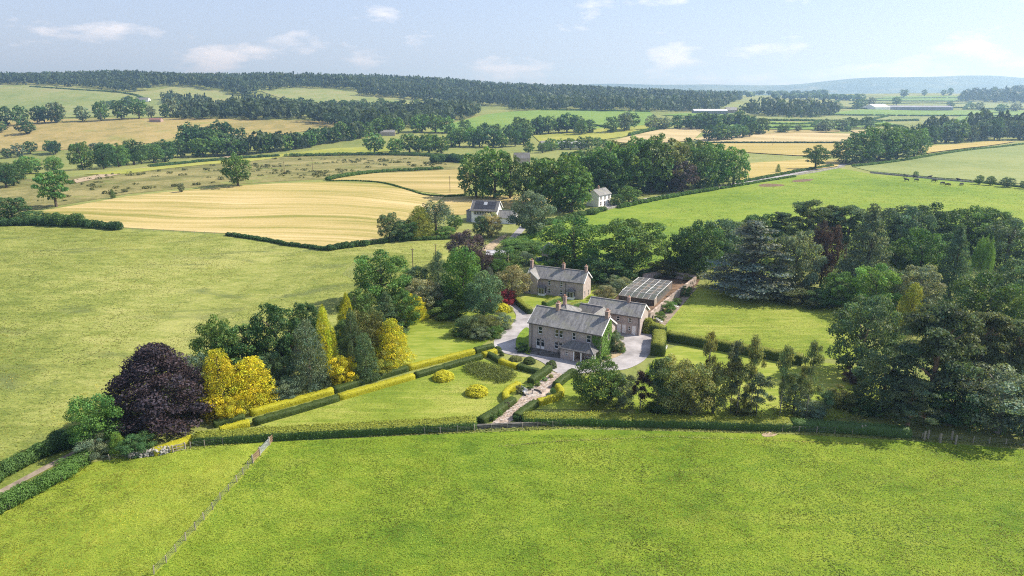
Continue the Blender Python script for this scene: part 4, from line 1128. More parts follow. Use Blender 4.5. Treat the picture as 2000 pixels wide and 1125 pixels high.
def second_house():
    h = empty('stone_house', (7.6, 183.6, 0), -0.44)
    L, Wd, he, hr = 13.0, 6.3, 4.9, 7.2
    ops = [(3.0, 2.95, 0.8, 1.35), (6.6, 2.95, 0.8, 1.35), (3.0, 0.6, 0.8, 1.35), (6.6, 0.6, 0.8, 1.35)]
    sd = [(1.4, 0.9, 0.7, 1.2), (4.6, 0.1, 0.7, 1.6)]
    mb = MB()
    wall_face(mb, (0, 0), (L, 0), -0.4, he, ops)
    wall_face(mb, (L, 0), (L, Wd), -0.4, he, sd, apex=hr - 0.05)
    wall_face(mb, (L, Wd), (-4.4, Wd), -0.4, he, [])
    # gabled cross wing on the left, standing a little forward
    fo = [(1.9, 2.9, 0.85, 1.4), (1.9, 0.5, 0.85, 1.4)]
    wall_face(mb, (-4.4, -1.2), (-0.0, -1.2), -0.4, he, fo, apex=he + 1.75)
    wall_face(mb, (0.0, -1.2), (0.0, -0.003), -0.4, he, []); wall_face(mb, (-4.4, Wd), (-4.4, -1.2), -0.4, he, [])
    mb.build('wall', M['stone'], h)
    for o in ops: window(h, (0, 0), (L, 0), *o)
    for o in fo: window(h, (-4.4, -1.2), (0, -1.2), *o)
    for o in sd: window(h, (L, 0), (L, Wd), *o)
    gable_roof(h, -3.6, L, 0, Wd, he, hr, M['slate'])
    gable_roof(h, -4.4, 0.0, -1.2, 4.0, he, he + 1.8, M['slate'], along='y', name='wing_roof', gutter=False)
    chimney(h, -3.4, 2.6, hr - 0.8, hr + 1.5, 0.7, 0.9, 2)
    chimney(h, 6.0, Wd / 2, hr - 0.4, hr + 1.3, 0.7, 0.9, 2)
    chimney(h, L - 0.4, Wd / 2, hr - 0.4, hr + 1.4, 0.6, 0.9, 1)
    for x0, y0, nm in ((0.25, -1.5, 'porch'), (8.8, -1.5, 'bay_porch')):
        p = MB(); p.box(x0, x0 + 1.9, y0, -0.006, -0.3, 0.7); p.box(x0 + 0.02, x0 + 0.14, y0 + 0.02, y0 + 0.14, 0.7, 2.1); p.box(x0 + 1.76, x0 + 1.88, y0 + 0.02, y0 + 0.14, 0.7, 2.1)
        p.box(x0 + 0.9, x0 + 1.0, y0 + 0.02, y0 + 0.12, 0.7, 2.1); p.box(x0, x0 + 1.9, y0, -0.006, 2.1, 2.3)
        pr = p.build(nm, M['white'], h)
        g = MB(); g.box(x0 + 0.06, x0 + 1.84, y0 + 0.06, -0.02, 0.702, 2.098); g.build('pane', M['glass'], pr)
        hip_roof(h, x0, x0 + 1.9, y0, 0.0, 2.32, 2.95, M['slate_dark'], 0.15, 0.7, 'porch_roof')
    downpipe(h, 7.9, -0.07, he - 0.3)
    tag(h, 'second stone house with gabled wing behind the main house', 'house')
second_house()

def simple_house(name, x, y, yaw, L, Wd, he, hr, wall, roof, label, front=(), gable=(), chims=(), barge=False, cat='house', z=None):
    h = empty(name, (x, y, tz(x, y) if z is None else z), yaw)
    mb = MB()
    wall_face(mb, (0, 0), (L, 0), -1.0, he, list(front))
    wall_face(mb, (L, 0), (L, Wd), -1.0, he, list(gable), apex=hr - 0.05)
    wall_face(mb, (L, Wd), (0, Wd), -1.0, he, []); wall_face(mb, (0, Wd), (0, 0), -1.0, he, list(gable), apex=hr - 0.05)
    mb.build('wall', M[wall], h)
    for o in front: window(h, (0, 0), (L, 0), *o)
    for o in gable: window(h, (L, 0), (L, Wd), *o)
    gable_roof(h, 0, L, 0, Wd, he, hr, M[roof], barge=barge, gutter=False)
    for u in chims: chimney(h, u, Wd / 2, hr - 0.4, hr + 1.2, 0.7, 0.8, 2)
    tag(h, label, cat)
    return h

_x, _y = (41.32, 323.8)
simple_house('white_farmhouse', _x, _y, 0.85, 10.5, 7.0, 5.6, 8.0, 'render', 'slate', 'white rendered farmhouse with slate roof under the big tree', [(1.8, 3.4, 1.0, 1.4), (5.2, 3.4, 1.0, 1.4), (8.6, 3.4, 1.0, 1.4), (1.8, 0.8, 1.0, 1.6), (5.2, 0.2, 1.0, 2.1), (8.6, 0.8, 1.0, 1.6)], [], [4.5])

def solar_house():
    _x, _y = (-17.17, 286.11)
    h = empty('white_house', (_x, _y, tz(_x, _y)), -0.22)
    L, Wd, he, hr = 11.0, 9.0, 5.4, 8.6
    ops = [(1.6 + 1.15 * i, 3.3, 0.95, 1.5) for i in range(8)] + [(3.0, 0.4, 1.0, 2.0), (5.2, 0.4, 1.0, 2.0), (8.2, 0.9, 1.2, 1.3)]
    gb = [(4.5, 5.0, 0.9, 1.5), (4.5, 2.9, 0.9, 1.2)]
    mb = MB()
    wall_face(mb, (0, 0), (L, 0), -0.6, he, ops); wall_face(mb, (L, 0), (L, Wd), -0.6, he, [gb[1]], apex=hr - 0.05)
    wall_face(mb, (L, Wd), (0, Wd), -0.6, he, []); wall_face(mb, (0, Wd), (0, 0), -0.6, he, [], apex=hr - 0.05)
    mb.build('wall', M['render'], h)
    for o in ops: window(h, (0, 0), (L, 0), *o)
    window(h, (L, 0), (L, Wd), *gb[1])
    r = gable_roof(h, 0, L, 0, Wd, he, hr, M['slate_dark'], 0.6, 0.5, barge=True)
    sl = (hr - he) / (Wd / 2)
    for i in range(5):
        for j in range(2):
            if i == 2 and j == 1: continue
            u0 = 1.0 + i * 1.85; v0 = 0.35 + j * 1.85
            p = MB(); a = [(u0, v0, he + v0 * sl + 0.20), (u0 + 1.75, v0, he + v0 * sl + 0.20), (u0 + 1.75, v0 + 1.75, he + (v0 + 1.75) * sl + 0.20), (u0, v0 + 1.75, he + (v0 + 1.75) * sl + 0.20)]
            roof_slab(p, a, 0.05); p.build('solar_panel', M['solar'], h)
    p = MB(); a = [(4.75, 2.3, he + 2.3 * sl + 0.2), (6.3, 2.3, he + 2.3 * sl + 0.2), (6.3, 3.6, he + 3.6 * sl + 0.2), (4.75, 3.6, he + 3.6 * sl + 0.2)]
    roof_slab(p, a, 0.05); p.build('skylight', M['steel'], h)
    b = MB(); b.box(-2.4, -0.01, 0.6, 5.0, -0.6, 4.6); b.build('side_tower', M['barn_dark'], h)
    b = MB(); b.box(-2.6, 0.1, 0.4, 5.2, 4.603, 4.8); b.build('flat_roof', M['slate_dark'], h)
    tag(h, 'white house with black solar panels on its dark roof', 'house')
solar_house()
_x, _y = (-6.06, 284.55)
simple_house('outbuilding', _x, _y, -0.25, 7.5, 6.0, 2.6, 5.0, 'render', 'slate', 'low white gabled outbuilding beside the solar panel house', [], [(3.0, 0.8, 0.8, 1.2)], cat='outbuilding')
_x, _y = (-8.49, 219.90)
simple_house('shed', _x, _y, -0.1, 7.0, 4.0, 2.6, 3.6, 'stone_pale', 'barn', 'small pale roofed shed under the copper beech', cat='shed')
_x, _y = (10.06, 224.83)
simple_house('shed', _x, _y, -1.25, 7.0, 5.0, 3.2, 5.2, 'stone_pale', 'slate', 'stone shed behind the second stone house', barge=True, cat='shed')
_x, _y = (21.60, 168.02)
simple_house('lean_to', _x, _y, -0.48, 4.0, 3.0, 2.2, 3.2, 'render', 'slate', 'small white outhouse beside the service wing', cat='outhouse')
_x, _y = (31.10, 702.5)
simple_house('stone_barn', _x, _y, 0.5, 12, 9, 5, 9, 'stone_pale', 'slate', 'gabled stone barn peeping over the trees in front of the dark wood', cat='barn')
_x, _y = (45.55, 727.0)
simple_house('farm_building', _x, _y, -0.02, 34, 9, 5.0, 7.5, 'render', 'barn', 'low pale farm range among trees beside the stone barn', cat='barn')
_x, _y = (1.97, 532.0)
simple_house('cottage', _x, _y, 0.1, 12, 8, 4.2, 8.0, 'stone', 'slate_dark', 'dark roofed cottage hidden behind the tall clump of trees', cat='cottage')
_x, _y = (548.0, 833.4)
simple_house('far_house', _x, _y, -0.3, 24, 12, 6, 12, 'render', 'barn', 'pale roofed house in the wood at the right', [(6, 2, 1.2, 1.8), (12, 2, 1.2, 1.8), (18, 2, 1.2, 1.8)], cat='house')
_x, _y = (-770.1, 1449.7)
simple_house('hill_farmhouse', _x, _y, -0.08, 26, 9, 5, 8.5, 'render', 'slate', 'white farmhouse on the hillside below the ridge forest', [(5, 1.5, 1.2, 1.6), (12, 1.5, 1.2, 1.6), (19, 1.5, 1.2, 1.6)], cat='house')
_x, _y = (-479.0, 927.2)
simple_house('red_barn', _x, _y, 0.0, 15, 8, 3.5, 5.5, 'brick', 'red_roof', 'small red barn at the top edge of the hay field', cat='barn')
_x, _y = (-231.49, 1156.6)
simple_house('country_house', _x, _y, 0.3, 30, 14, 8, 13, 'stone_pale', 'slate_dark', 'grey stone mansion among the valley trees below the hill pasture', [(5, 2, 1.4, 2.2), (12, 2, 1.4, 2.2), (20, 2, 1.4, 2.2), (26, 2, 1.4, 2.2)], [], [8, 22])
_x, _y = (-159.73, 844.1)
simple_house('stone_lodge', _x, _y, 0.1, 18, 8, 4, 6.5, 'stone_pale', 'slate', 'low stone lodge in the valley trees left of the green dome', cat='cottage')
_x, _y = (333.3, 1291.1)
simple_house('long_shed', _x, _y, 0.0, 62, 16, 5, 8, 'barn_dark', 'barn', 'longer white roofed shed behind the row of round trees', cat='shed')
_x, _y = (311.6, 1440.4)
simple_house('long_shed', _x, _y, 0.05, 46, 14, 5, 8, 'barn_dark', 'barn', 'shorter white roofed shed at the foot of the forest', cat='shed')
_x, _y = (919.9, 1724.3)
simple_house('industrial_shed', _x, _y, -0.1, 150, 40, 6, 9, 'barn_dark', 'barn_dark', 'long dark industrial shed on the right plain', cat='shed')
_x, _y = (871.7, 1693.7)
simple_house('industrial_shed', _x, _y, 0.3, 45, 40, 6, 13, 'render', 'barn', 'white peaked shed beside the long dark industrial shed', cat='shed')
_x, _y = (485.2, 1927.6)
simple_house('far_farm', _x, _y, 0.1, 50, 20, 7, 13, 'render', 'barn', 'tiny white farm buildings at the end of the ridge forest', cat='barn')
_x, _y = (421.7, 1380.8)
simple_house('far_farmhouse', _x, _y, 0.3, 24, 12, 7, 12, 'stone_pale', 'slate', 'small grey farmhouse beside the longer white shed', cat='house')

# --- the fruit cage in the kitchen garden
def house_pt(u, v):
    c, s = math.cos(HYAW), math.sin(HYAW)
    return HX + c * u - s * v, HY + s * u + c * v
def net_mat():
    m, n, l = new_mat('netting')
    d = n.new('ShaderNodeBsdfDiffuse'); d.inputs['Color'].default_value = (0.19, 0.20, 0.20, 1)
    t = n.new('ShaderNodeBsdfTransparent')
    mx = n.new('ShaderNodeMixShader'); mx.inputs['Fac'].default_value = 0.42
    l.new(t.outputs[0], mx.inputs[1]); l.new(d.outputs[0], mx.inputs[2])
    o = n.new('ShaderNodeOutputMaterial'); l.new(mx.outputs[0], o.inputs['Surface'])
    return m
M['net'] = net_mat()
ORD_ = ['first', 'second', 'third', 'fourth', 'fifth']
def fruit_cage():
    x, y = house_pt(5.2, 42.2)
    h = empty('fruit_cage', (x, y, tz(x, y)), HYAW + 0.03)
    L, D_, H_ = 9.8, 18.0, 2.3
    V1 = 3.0
    for i in range(7):
        u = L * i / 6
        m = MB(); m.bar((u, V1, H_ + 0.10), (u, D_, H_ + 0.10), 0.075, 0.08); m.build('rafter', M['white'] if i % 2 == 0 else M['wood'], h)
        m = MB(); m.bar((u, 0, 1.7), (u, V1, H_), 0.07, 0.07); m.build('glazing_bar', M['white'], h)
    for j in range(6):
        v = V1 + (D_ - V1) * j / 5
        m = MB(); m.bar((0, v, H_ + 0.10), (L, v, H_ + 0.10), 0.06, 0.06); m.build('cross_rail', M['white'], h)
        for u in (0, L):
            m = MB(); m.box(u - 0.06, u + 0.06, v - 0.06, v + 0.06, -0.2, H_ - 0.16); m.build('post', M['wood'], h)
    for i in range(15):
        u = L * i / 15
        m = MB(); m.box(u + 0.02, u + L / 15 - 0.02, -0.03, 0.03, -0.2, 1.62); m.build('plank', M['dark_wood'], h)
    m = MB(); m.bar((0, 0, 1.68), (L, 0, 1.68), 0.10, 0.10); m.build('front_rail', M['wood'], h)
    m = MB(); m.box(L - 0.05, L + 0.05, 0.1, 2.6, -0.2, 1.9); m.build('end_panel', M['wood'], h)
    n = MB(); n.face([(0, V1, H_ + 0.055), (L, V1, H_ + 0.055), (L, D_, H_ + 0.055), (0, D_, H_ + 0.055)])
    n.face([(L + 0.07, V1, 0), (L + 0.07, D_, 0), (L + 0.07, D_, H_), (L + 0.07, V1, H_)]); n.face([(-0.07, V1, 0), (-0.07, D_, 0), (-0.07, D_, H_), (-0.07, V1, H_)])
    n.face([(0, 0, 1.74), (L, 0, 1.74), (L, V1, H_ + 0.04), (0, V1, H_ + 0.04)])
    n.build('netting', M['net'], h)
    tag(h, 'netted fruit cage with pale rafters in the kitchen garden', 'fruit cage')
    # fruit bushes inside
    k = 0
    for i in range(3):
        for j in range(5):
            u = 1.7 + i * 3.1; v = 4.6 + j * 2.9
            a, b = house_pt(5.2 + u, 42.2 + v)
            tree('shrub', a, b, 2.3, 1.5, 'mid', 'low fruit bush under the fruit cage netting, ' + ('left', 'middle', 'right')[i] + ' column, ' + ORD_[j] + ' from the front', 'mid', name='fruit_bush', cat='bush', group='bushes inside the fruit cage')
fruit_cage()

# --- kitchen garden wall
def stone_wall(pl, w, h, mat, label, coping=None, name='garden_wall'):
    p = resample(pl, 3.0)
    o0 = (p[0][0], p[0][1], tz(*p[0]))
    r = empty(name, o0)
    mb = MB(); cp = MB()
    for a, b in zip(p, p[1:]):
        za, zb = tz(*a) - o0[2], tz(*b) - o0[2]
        A_ = Vector((a[0] - o0[0], a[1] - o0[1], za)); B_ = Vector((b[0] - o0[0], b[1] - o0[1], zb))
        mb.bar(A_ + Vector((0, 0, h / 2 - 0.2)), B_ + Vector((0, 0, h / 2 - 0.2)), w, h + 0.4)
        if coping: cp.bar(A_ + Vector((0, 0, h + 0.07)), B_ + Vector((0, 0, h + 0.07)), w + 0.14, 0.13)
    mb.build('wall_body', M[mat], r)
    if coping: cp.build('coping', M[coping], r)
    tag(r, label, 'wall')
    return r
stone_wall([(33.95, 159.90), (40.50, 171.45), (47.19, 182.60), (54.14, 194.03)], 0.45, 2.0, 'stone_pale', 'pale kitchen garden wall beside the croquet lawn', 'flag')
stone_wall([(54.71, 196.25), (47.10, 202.02), (39.19, 197.41)], 0.45, 1.9, 'stone', 'far kitchen garden wall below the oak', 'flag')
stone_wall([(-22.65, 102.71), (-17.17, 103.24), (-10.35, 103.78), (-3.47, 104.50), (3.49, 105.24), (9.22, 105.98)], 0.5, 0.75, 'dark_rubble', 'low dark sunken wall in front of the lawn hedge', None, 'ha_ha_wall')
stone_wall([(44.37, 317.3), (63.62, 337.7), (86.30, 358.9), (115.00, 383.7), (155.24, 415.7), (206.29, 462.0), (241.60, 500.5)], 0.6, 1.0, 'rubble', 'grey field wall along the lane above the cattle pasture', None, 'field_wall')
stone_wall([(237.91, 456.5), (248.95, 439.4), (261.59, 422.2), (275.51, 409.5)], 0.6, 0.9, 'rubble', 'tumbled field wall behind the black cattle', None, 'field_wall')

# --- stones of the tumbled wall beside the paddock
def tumbled_wall():
    p = resample([(-59.59, 95.07), (-57.01, 95.50), (-54.73, 96.10), (-54.05, 97.05)], 0.42)
    o0 = (p[0][0], p[0][1], tz(*p[0]))
    r = empty('drystone_wall', o0)
    protos = []
    for s in range(5):
        rs = random.Random(s); bm = bmesh.new(); bmesh.ops.create_icosphere(bm, subdivisions=1, radius=0.5)
        for v in bm.verts: v.co = v.co * rs.uniform(0.75, 1.15); v.co.z *= 0.7
        me = bpy.data.meshes.new('stone'); bm.to_mesh(me); bm.free(); me.materials.append(M['rubble']); protos.append(me)
    rs = random.Random(4)
    for i, (x, y) in enumerate(p):
        hgt = 3 if i > len(p) * 0.4 else 2
        for k in range(hgt):
            for j in range(2):
                o = link('stone', rs.choice(protos), r, (x - o0[0] + rs.uniform(-0.2, 0.2), y - o0[1] + (j - 0.5) * 0.5 + rs.uniform(-0.12, 0.12), 0.18 + k * 0.36 + rs.uniform(-0.05, 0.05)))
                o.rotation_euler = (rs.uniform(0, 3), rs.uniform(0, 3), rs.uniform(0, 3)); s = rs.uniform(0.42, 0.72); o.scale = (s * 1.3, s, s)
    tag(r, 'tumbled drystone wall at the paddock corner by the golden hedge', 'wall')
tumbled_wall()

# ------------------------------------------------------------------ clipped garden hedges
GH = 'banded green and gold hedges of the garden'
for pl, w, h, col, lab in [
    ([(-45.92, 109.05), (-40.10, 113.53), (-33.85, 118.34)], 1.5, 1.15, 'gold', 'long golden clipped hedge in front of the dark conifers'),
    ([(-33.72, 118.56), (-28.13, 123.52), (-21.42, 129.12)], 1.5, 1.15, 'yew', 'dark green clipped hedge below the golden cypress'),
    ([(-21.25, 129.38), (-15.10, 133.76), (-8.34, 138.41)], 1.4, 1.15, 'gold', 'golden clipped hedge beside the shaded lawn'),
    ([(-8.13, 138.71), (-6.19, 140.23), (-4.20, 141.47)], 1.4, 1.2, 'yew', 'short dark green hedge ending at the drive'),
    ([(-44.13, 105.61), (-38.18, 110.24), (-32.13, 115.24)], 1.5, 1.15, 'yew', 'long dark green hedge on the near side of the grass walk'),
    ([(-31.99, 115.45), (-25.98, 120.18), (-19.53, 125.25)], 1.5, 1.15, 'gold', 'golden hedge on the near side of the grass walk'),
    ([(-19.26, 125.50), (-12.68, 130.72), (-6.56, 135.76)], 1.4, 1.15, 'yew', 'dark green hedge above the two golden domes'),
    ([(-6.25, 136.34), (-3.56, 138.71)], 1.3, 1.1, 'gold', 'short golden hedge stub beside the drive'),
    ([(-50.67, 104.92), (-48.46, 106.38), (-46.49, 107.69)], 1.4, 1.1, 'yew', 'short green hedge under the golden conifers'),
    ([(-48.73, 102.73), (-46.71, 104.14), (-44.85, 105.42)], 1.3, 1.1, 'gold', 'short golden hedge behind the left end of the front hedge'),
    ([(-5.31, 137.52), (-3.81, 135.18), (-2.58, 133.20)], 1.3, 1.1, 'yew', 'green start of the curved hedge below the drive'),
    ([(-2.47, 133.20), (-0.74, 131.27), (1.05, 130.18)], 1.3, 1.1, 'gold', 'golden middle of the curved hedge below the drive'),
    ([(1.26, 130.18), (3.44, 128.59), (5.57, 127.29)], 1.3, 1.1, 'yew', 'green end of the curved hedge below the drive'),
    ([(7.63, 129.12), (5.73, 126.01), (3.59, 122.55)], 1.5, 1.3, 'yew', 'green hedge on the left of the stone path near the drive'),
    ([(1.38, 121.12), (-0.39, 119.02), (-1.24, 116.77), (-0.94, 114.38)], 1.2, 1.2, 'gold', 'golden curved hedge on the left of the round pond'),
    ([(0.19, 114.38), (-2.28, 110.44), (-5.45, 105.98)], 1.7, 1.2, 'yew', 'green hedge on the left of the lower path'),
    ([(12.48, 127.29), (10.40, 124.26), (8.36, 120.64)], 1.5, 1.3, 'yew', 'green hedge on the right of the stone path near the drive'),
    ([(8.73, 120.18), (9.25, 117.89), (8.55, 115.89), (6.76, 114.38), (4.66, 113.32)], 1.2, 1.2, 'gold', 'golden curved hedge on the right of the round pond'),
    ([(4.27, 112.90), (2.27, 110.24), (0.71, 107.50)], 1.5, 1.2, 'yew', 'green hedge on the right of the lower path'),
    ([(-56.36, 95.81), (-54.03, 97.70), (-51.95, 100.00)], 1.8, 1.1, 'gold', 'low golden hedge under the copper beech by the paddock'),
]:
    clipped_hedge(pl, w, h, col, lab, group=GH, curve=len(pl) > 2, name='clipped_hedge')
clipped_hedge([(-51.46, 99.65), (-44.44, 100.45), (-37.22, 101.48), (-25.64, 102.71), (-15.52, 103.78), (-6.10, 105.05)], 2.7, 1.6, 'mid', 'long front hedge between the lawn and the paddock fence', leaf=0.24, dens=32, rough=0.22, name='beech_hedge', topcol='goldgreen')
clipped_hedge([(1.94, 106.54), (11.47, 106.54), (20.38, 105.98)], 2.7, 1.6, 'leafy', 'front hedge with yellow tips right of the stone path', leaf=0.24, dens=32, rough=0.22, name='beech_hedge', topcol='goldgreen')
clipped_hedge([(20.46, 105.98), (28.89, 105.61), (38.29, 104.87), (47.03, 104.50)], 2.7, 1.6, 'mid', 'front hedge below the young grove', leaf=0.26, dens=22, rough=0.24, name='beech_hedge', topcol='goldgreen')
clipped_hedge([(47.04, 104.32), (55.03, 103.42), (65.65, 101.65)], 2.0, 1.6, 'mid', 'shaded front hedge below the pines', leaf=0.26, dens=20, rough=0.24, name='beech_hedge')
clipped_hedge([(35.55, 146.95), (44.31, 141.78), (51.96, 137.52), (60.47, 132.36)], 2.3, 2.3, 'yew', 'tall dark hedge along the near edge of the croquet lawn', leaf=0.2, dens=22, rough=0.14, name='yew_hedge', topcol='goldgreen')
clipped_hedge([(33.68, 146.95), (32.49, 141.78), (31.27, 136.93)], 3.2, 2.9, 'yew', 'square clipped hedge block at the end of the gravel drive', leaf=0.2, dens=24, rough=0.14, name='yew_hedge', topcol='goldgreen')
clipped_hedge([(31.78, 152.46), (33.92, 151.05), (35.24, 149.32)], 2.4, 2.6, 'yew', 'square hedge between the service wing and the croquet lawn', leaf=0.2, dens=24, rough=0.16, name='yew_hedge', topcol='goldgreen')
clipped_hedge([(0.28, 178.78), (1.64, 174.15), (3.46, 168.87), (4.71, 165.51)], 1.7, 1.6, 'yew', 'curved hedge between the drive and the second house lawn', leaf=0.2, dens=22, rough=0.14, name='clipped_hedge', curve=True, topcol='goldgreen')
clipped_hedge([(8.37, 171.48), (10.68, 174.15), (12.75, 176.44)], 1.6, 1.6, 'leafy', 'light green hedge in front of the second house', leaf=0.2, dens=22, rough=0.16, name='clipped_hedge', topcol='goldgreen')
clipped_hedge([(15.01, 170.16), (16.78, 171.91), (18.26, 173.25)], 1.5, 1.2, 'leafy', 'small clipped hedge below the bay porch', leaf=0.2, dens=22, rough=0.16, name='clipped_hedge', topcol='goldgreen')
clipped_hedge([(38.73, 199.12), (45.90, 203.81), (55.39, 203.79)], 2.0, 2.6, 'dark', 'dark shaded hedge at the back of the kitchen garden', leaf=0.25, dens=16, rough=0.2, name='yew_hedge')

# golden domes, heather island, ball shrubs
def dome(x, y, w, h, col, label, name='clipped_dome', lod='near', group=None):
    rng = np.random.default_rng(int(abs(x * 10 + y)))
    key = ('dome', int(abs(x)) % 3)
    if key not in PROTO:
        d = sphere_dirs(2600, rng); d[:, 2] = np.abs(d[:, 2])
        c = d * np.array([0.5, 0.5, 1.0]) * (1 + rng.normal(0, 0.04, len(d)) + 0.07 * np.sin(d[:, 0] * 7 + 1) * np.sin(d[:, 1] * 6 + d[:, 2] * 5))[:, None] * np.where(d[:, 2:3] < 0.3, 0.95, 1.0)
        nor = d + rng.normal(size=d.shape) * 0.45; nor /= np.linalg.norm(nor, axis=1, keepdims=True)
        v, q, t = hedge_leaf_mesh(c, nor, 0.075, rng)
        PROTO[key] = np_mesh('clipped_dome', v, q, M['leaf'], t)
    o = link(name, PROTO[key], None, (x, y, tz(x, y) - 0.05)); o.scale = (w, w, h); o.rotation_euler = (0, 0, x * 3)
    o.color = (*C[col], 1)
    tag(o, label, 'shrub', group)
dome(-13.63, 125.03, 4.3, 1.6, 'gold', 'golden clipped dome on the lawn further from the fence')
dome(-6.67, 118.06, 4.3, 1.6, 'gold', 'larger golden clipped dome on the lawn nearer the fence')
dome(3.66, 133.29, 2.6, 1.3, 'yew', 'round green ball shrub beside the drive')
dome(7.36, 130.06, 1.2, 1.5, 'yew', 'small green ball shrub at the top of the stone path')
dome(8.24, 130.63, 2.0, 1.6, 'yew', 'rounded dark green block shrub at the top of the stone path')
dome(0.87, 135.05, 2.8, 0.8, 'olive', 'flat olive shrub beside the curved hedge')
dome(-3.13, 139.35, 1.8, 1.4, 'yew', 'dark ball shrub where the banded hedges meet the drive')
dome(-2.21, 137.32, 1.1, 1.0, 'yew', 'small dark ball shrub at the drive bend')
dome(-2.79, 168.23, 5.3, 1.9, 'gold', 'golden mound below the red maple')
dome(-1.33, 168.41, 3.5, 1.3, 'goldgreen', 'yellow green mound beside the golden mound')
dome(32.15, 152.32, 3.6, 3.4, 'goldgreen', 'tall rounded golden yew beside the service wing gable')
dome(32.41, 166.89, 1.6, 1.5, 'yew', 'little shrub at the back of the service wing')
def island():
    pts = smooth_poly([(-9.96, 129.65), (-8.01, 132.36), (-4.24, 131.27), (0.00, 128.33), (1.02, 126.26), (0.00, 124.01), (-1.50, 122.55), (-4.01, 123.28), (-7.67, 126.01)], True, 4)
    rng = np.random.default_rng(3)
    P_ = np.array(pts); xs = rng.uniform(P_[:, 0].min(), P_[:, 0].max(), 900); ys = rng.uniform(P_[:, 1].min(), P_[:, 1].max(), 900)
    k = in_poly(xs, ys, pts); xs, ys = xs[k], ys[k]
    o0 = np.array([P_[:, 0].mean(), P_[:, 1].mean(), 0])
    L = [(x - o0[0], y - o0[1], tz(x, y) + 0.45, 0.45, 0.45, rng.uniform(0.45, 0.65)) for x, y in zip(xs, ys)]
    v, q, t = lobed_fast(L, 9000, 0.2, rng)
    o = link('heather_bed', np_mesh('heather_bed', v, q, M['leaf'], t), None, tuple(o0)); o.color = (0.13, 0.165, 0.045, 1)
    tag(o, 'low clipped heather island on the front lawn', 'shrub')
island()
for args, col, lab in [
    ((1.35, 118.34, 1.5, 1.9), 'silver', 'silvery shrub inside the golden curve left of the pond'), ((2.14, 119.25, 1.4, 1.5), 'leafy', 'green shrub beside the silvery shrub left of the pond'),
    ((3.53, 120.18, 1.6, 1.3), 'leafy', 'round green shrub beside the path above the pond'), ((4.95, 121.59, 1.3, 1.3), 'bright', 'light green flowering border plant by the upper path'),
    ((6.45, 124.01, 1.3, 1.0), 'bright', 'pale green border plant near the top of the path'), ((7.74, 125.50, 1.1, 0.9), 'goldgreen', 'small yellowish plant at the top of the path border'),
    ((0.00, 114.80, 1.3, 1.2), 'bright', 'pale green plant left of the pond bench'), ((-0.92, 111.86, 1.3, 1.5), 'wine', 'small purple shrub beside the lower path'),
    ((-2.25, 109.05, 1.4, 1.2), 'leafy', 'round green shrub beside the lower path'), ((-3.38, 107.50, 1.8, 1.4), 'mid', 'dark round shrub at the foot of the path'),
    ((7.71, 117.89, 1.3, 1.5), 'mid', 'green shrub inside the golden curve right of the pond'), ((6.87, 116.55, 1.3, 1.0), 'silver', 'grey shrub inside the golden curve right of the pond'),
    ((0.89, 107.11, 1.6, 1.4), 'dark', 'dark shrub at the end of the right front hedge')]:
    tree('shrub', *args, col, lab, 'mid', name='border_shrub', cat='shrub')

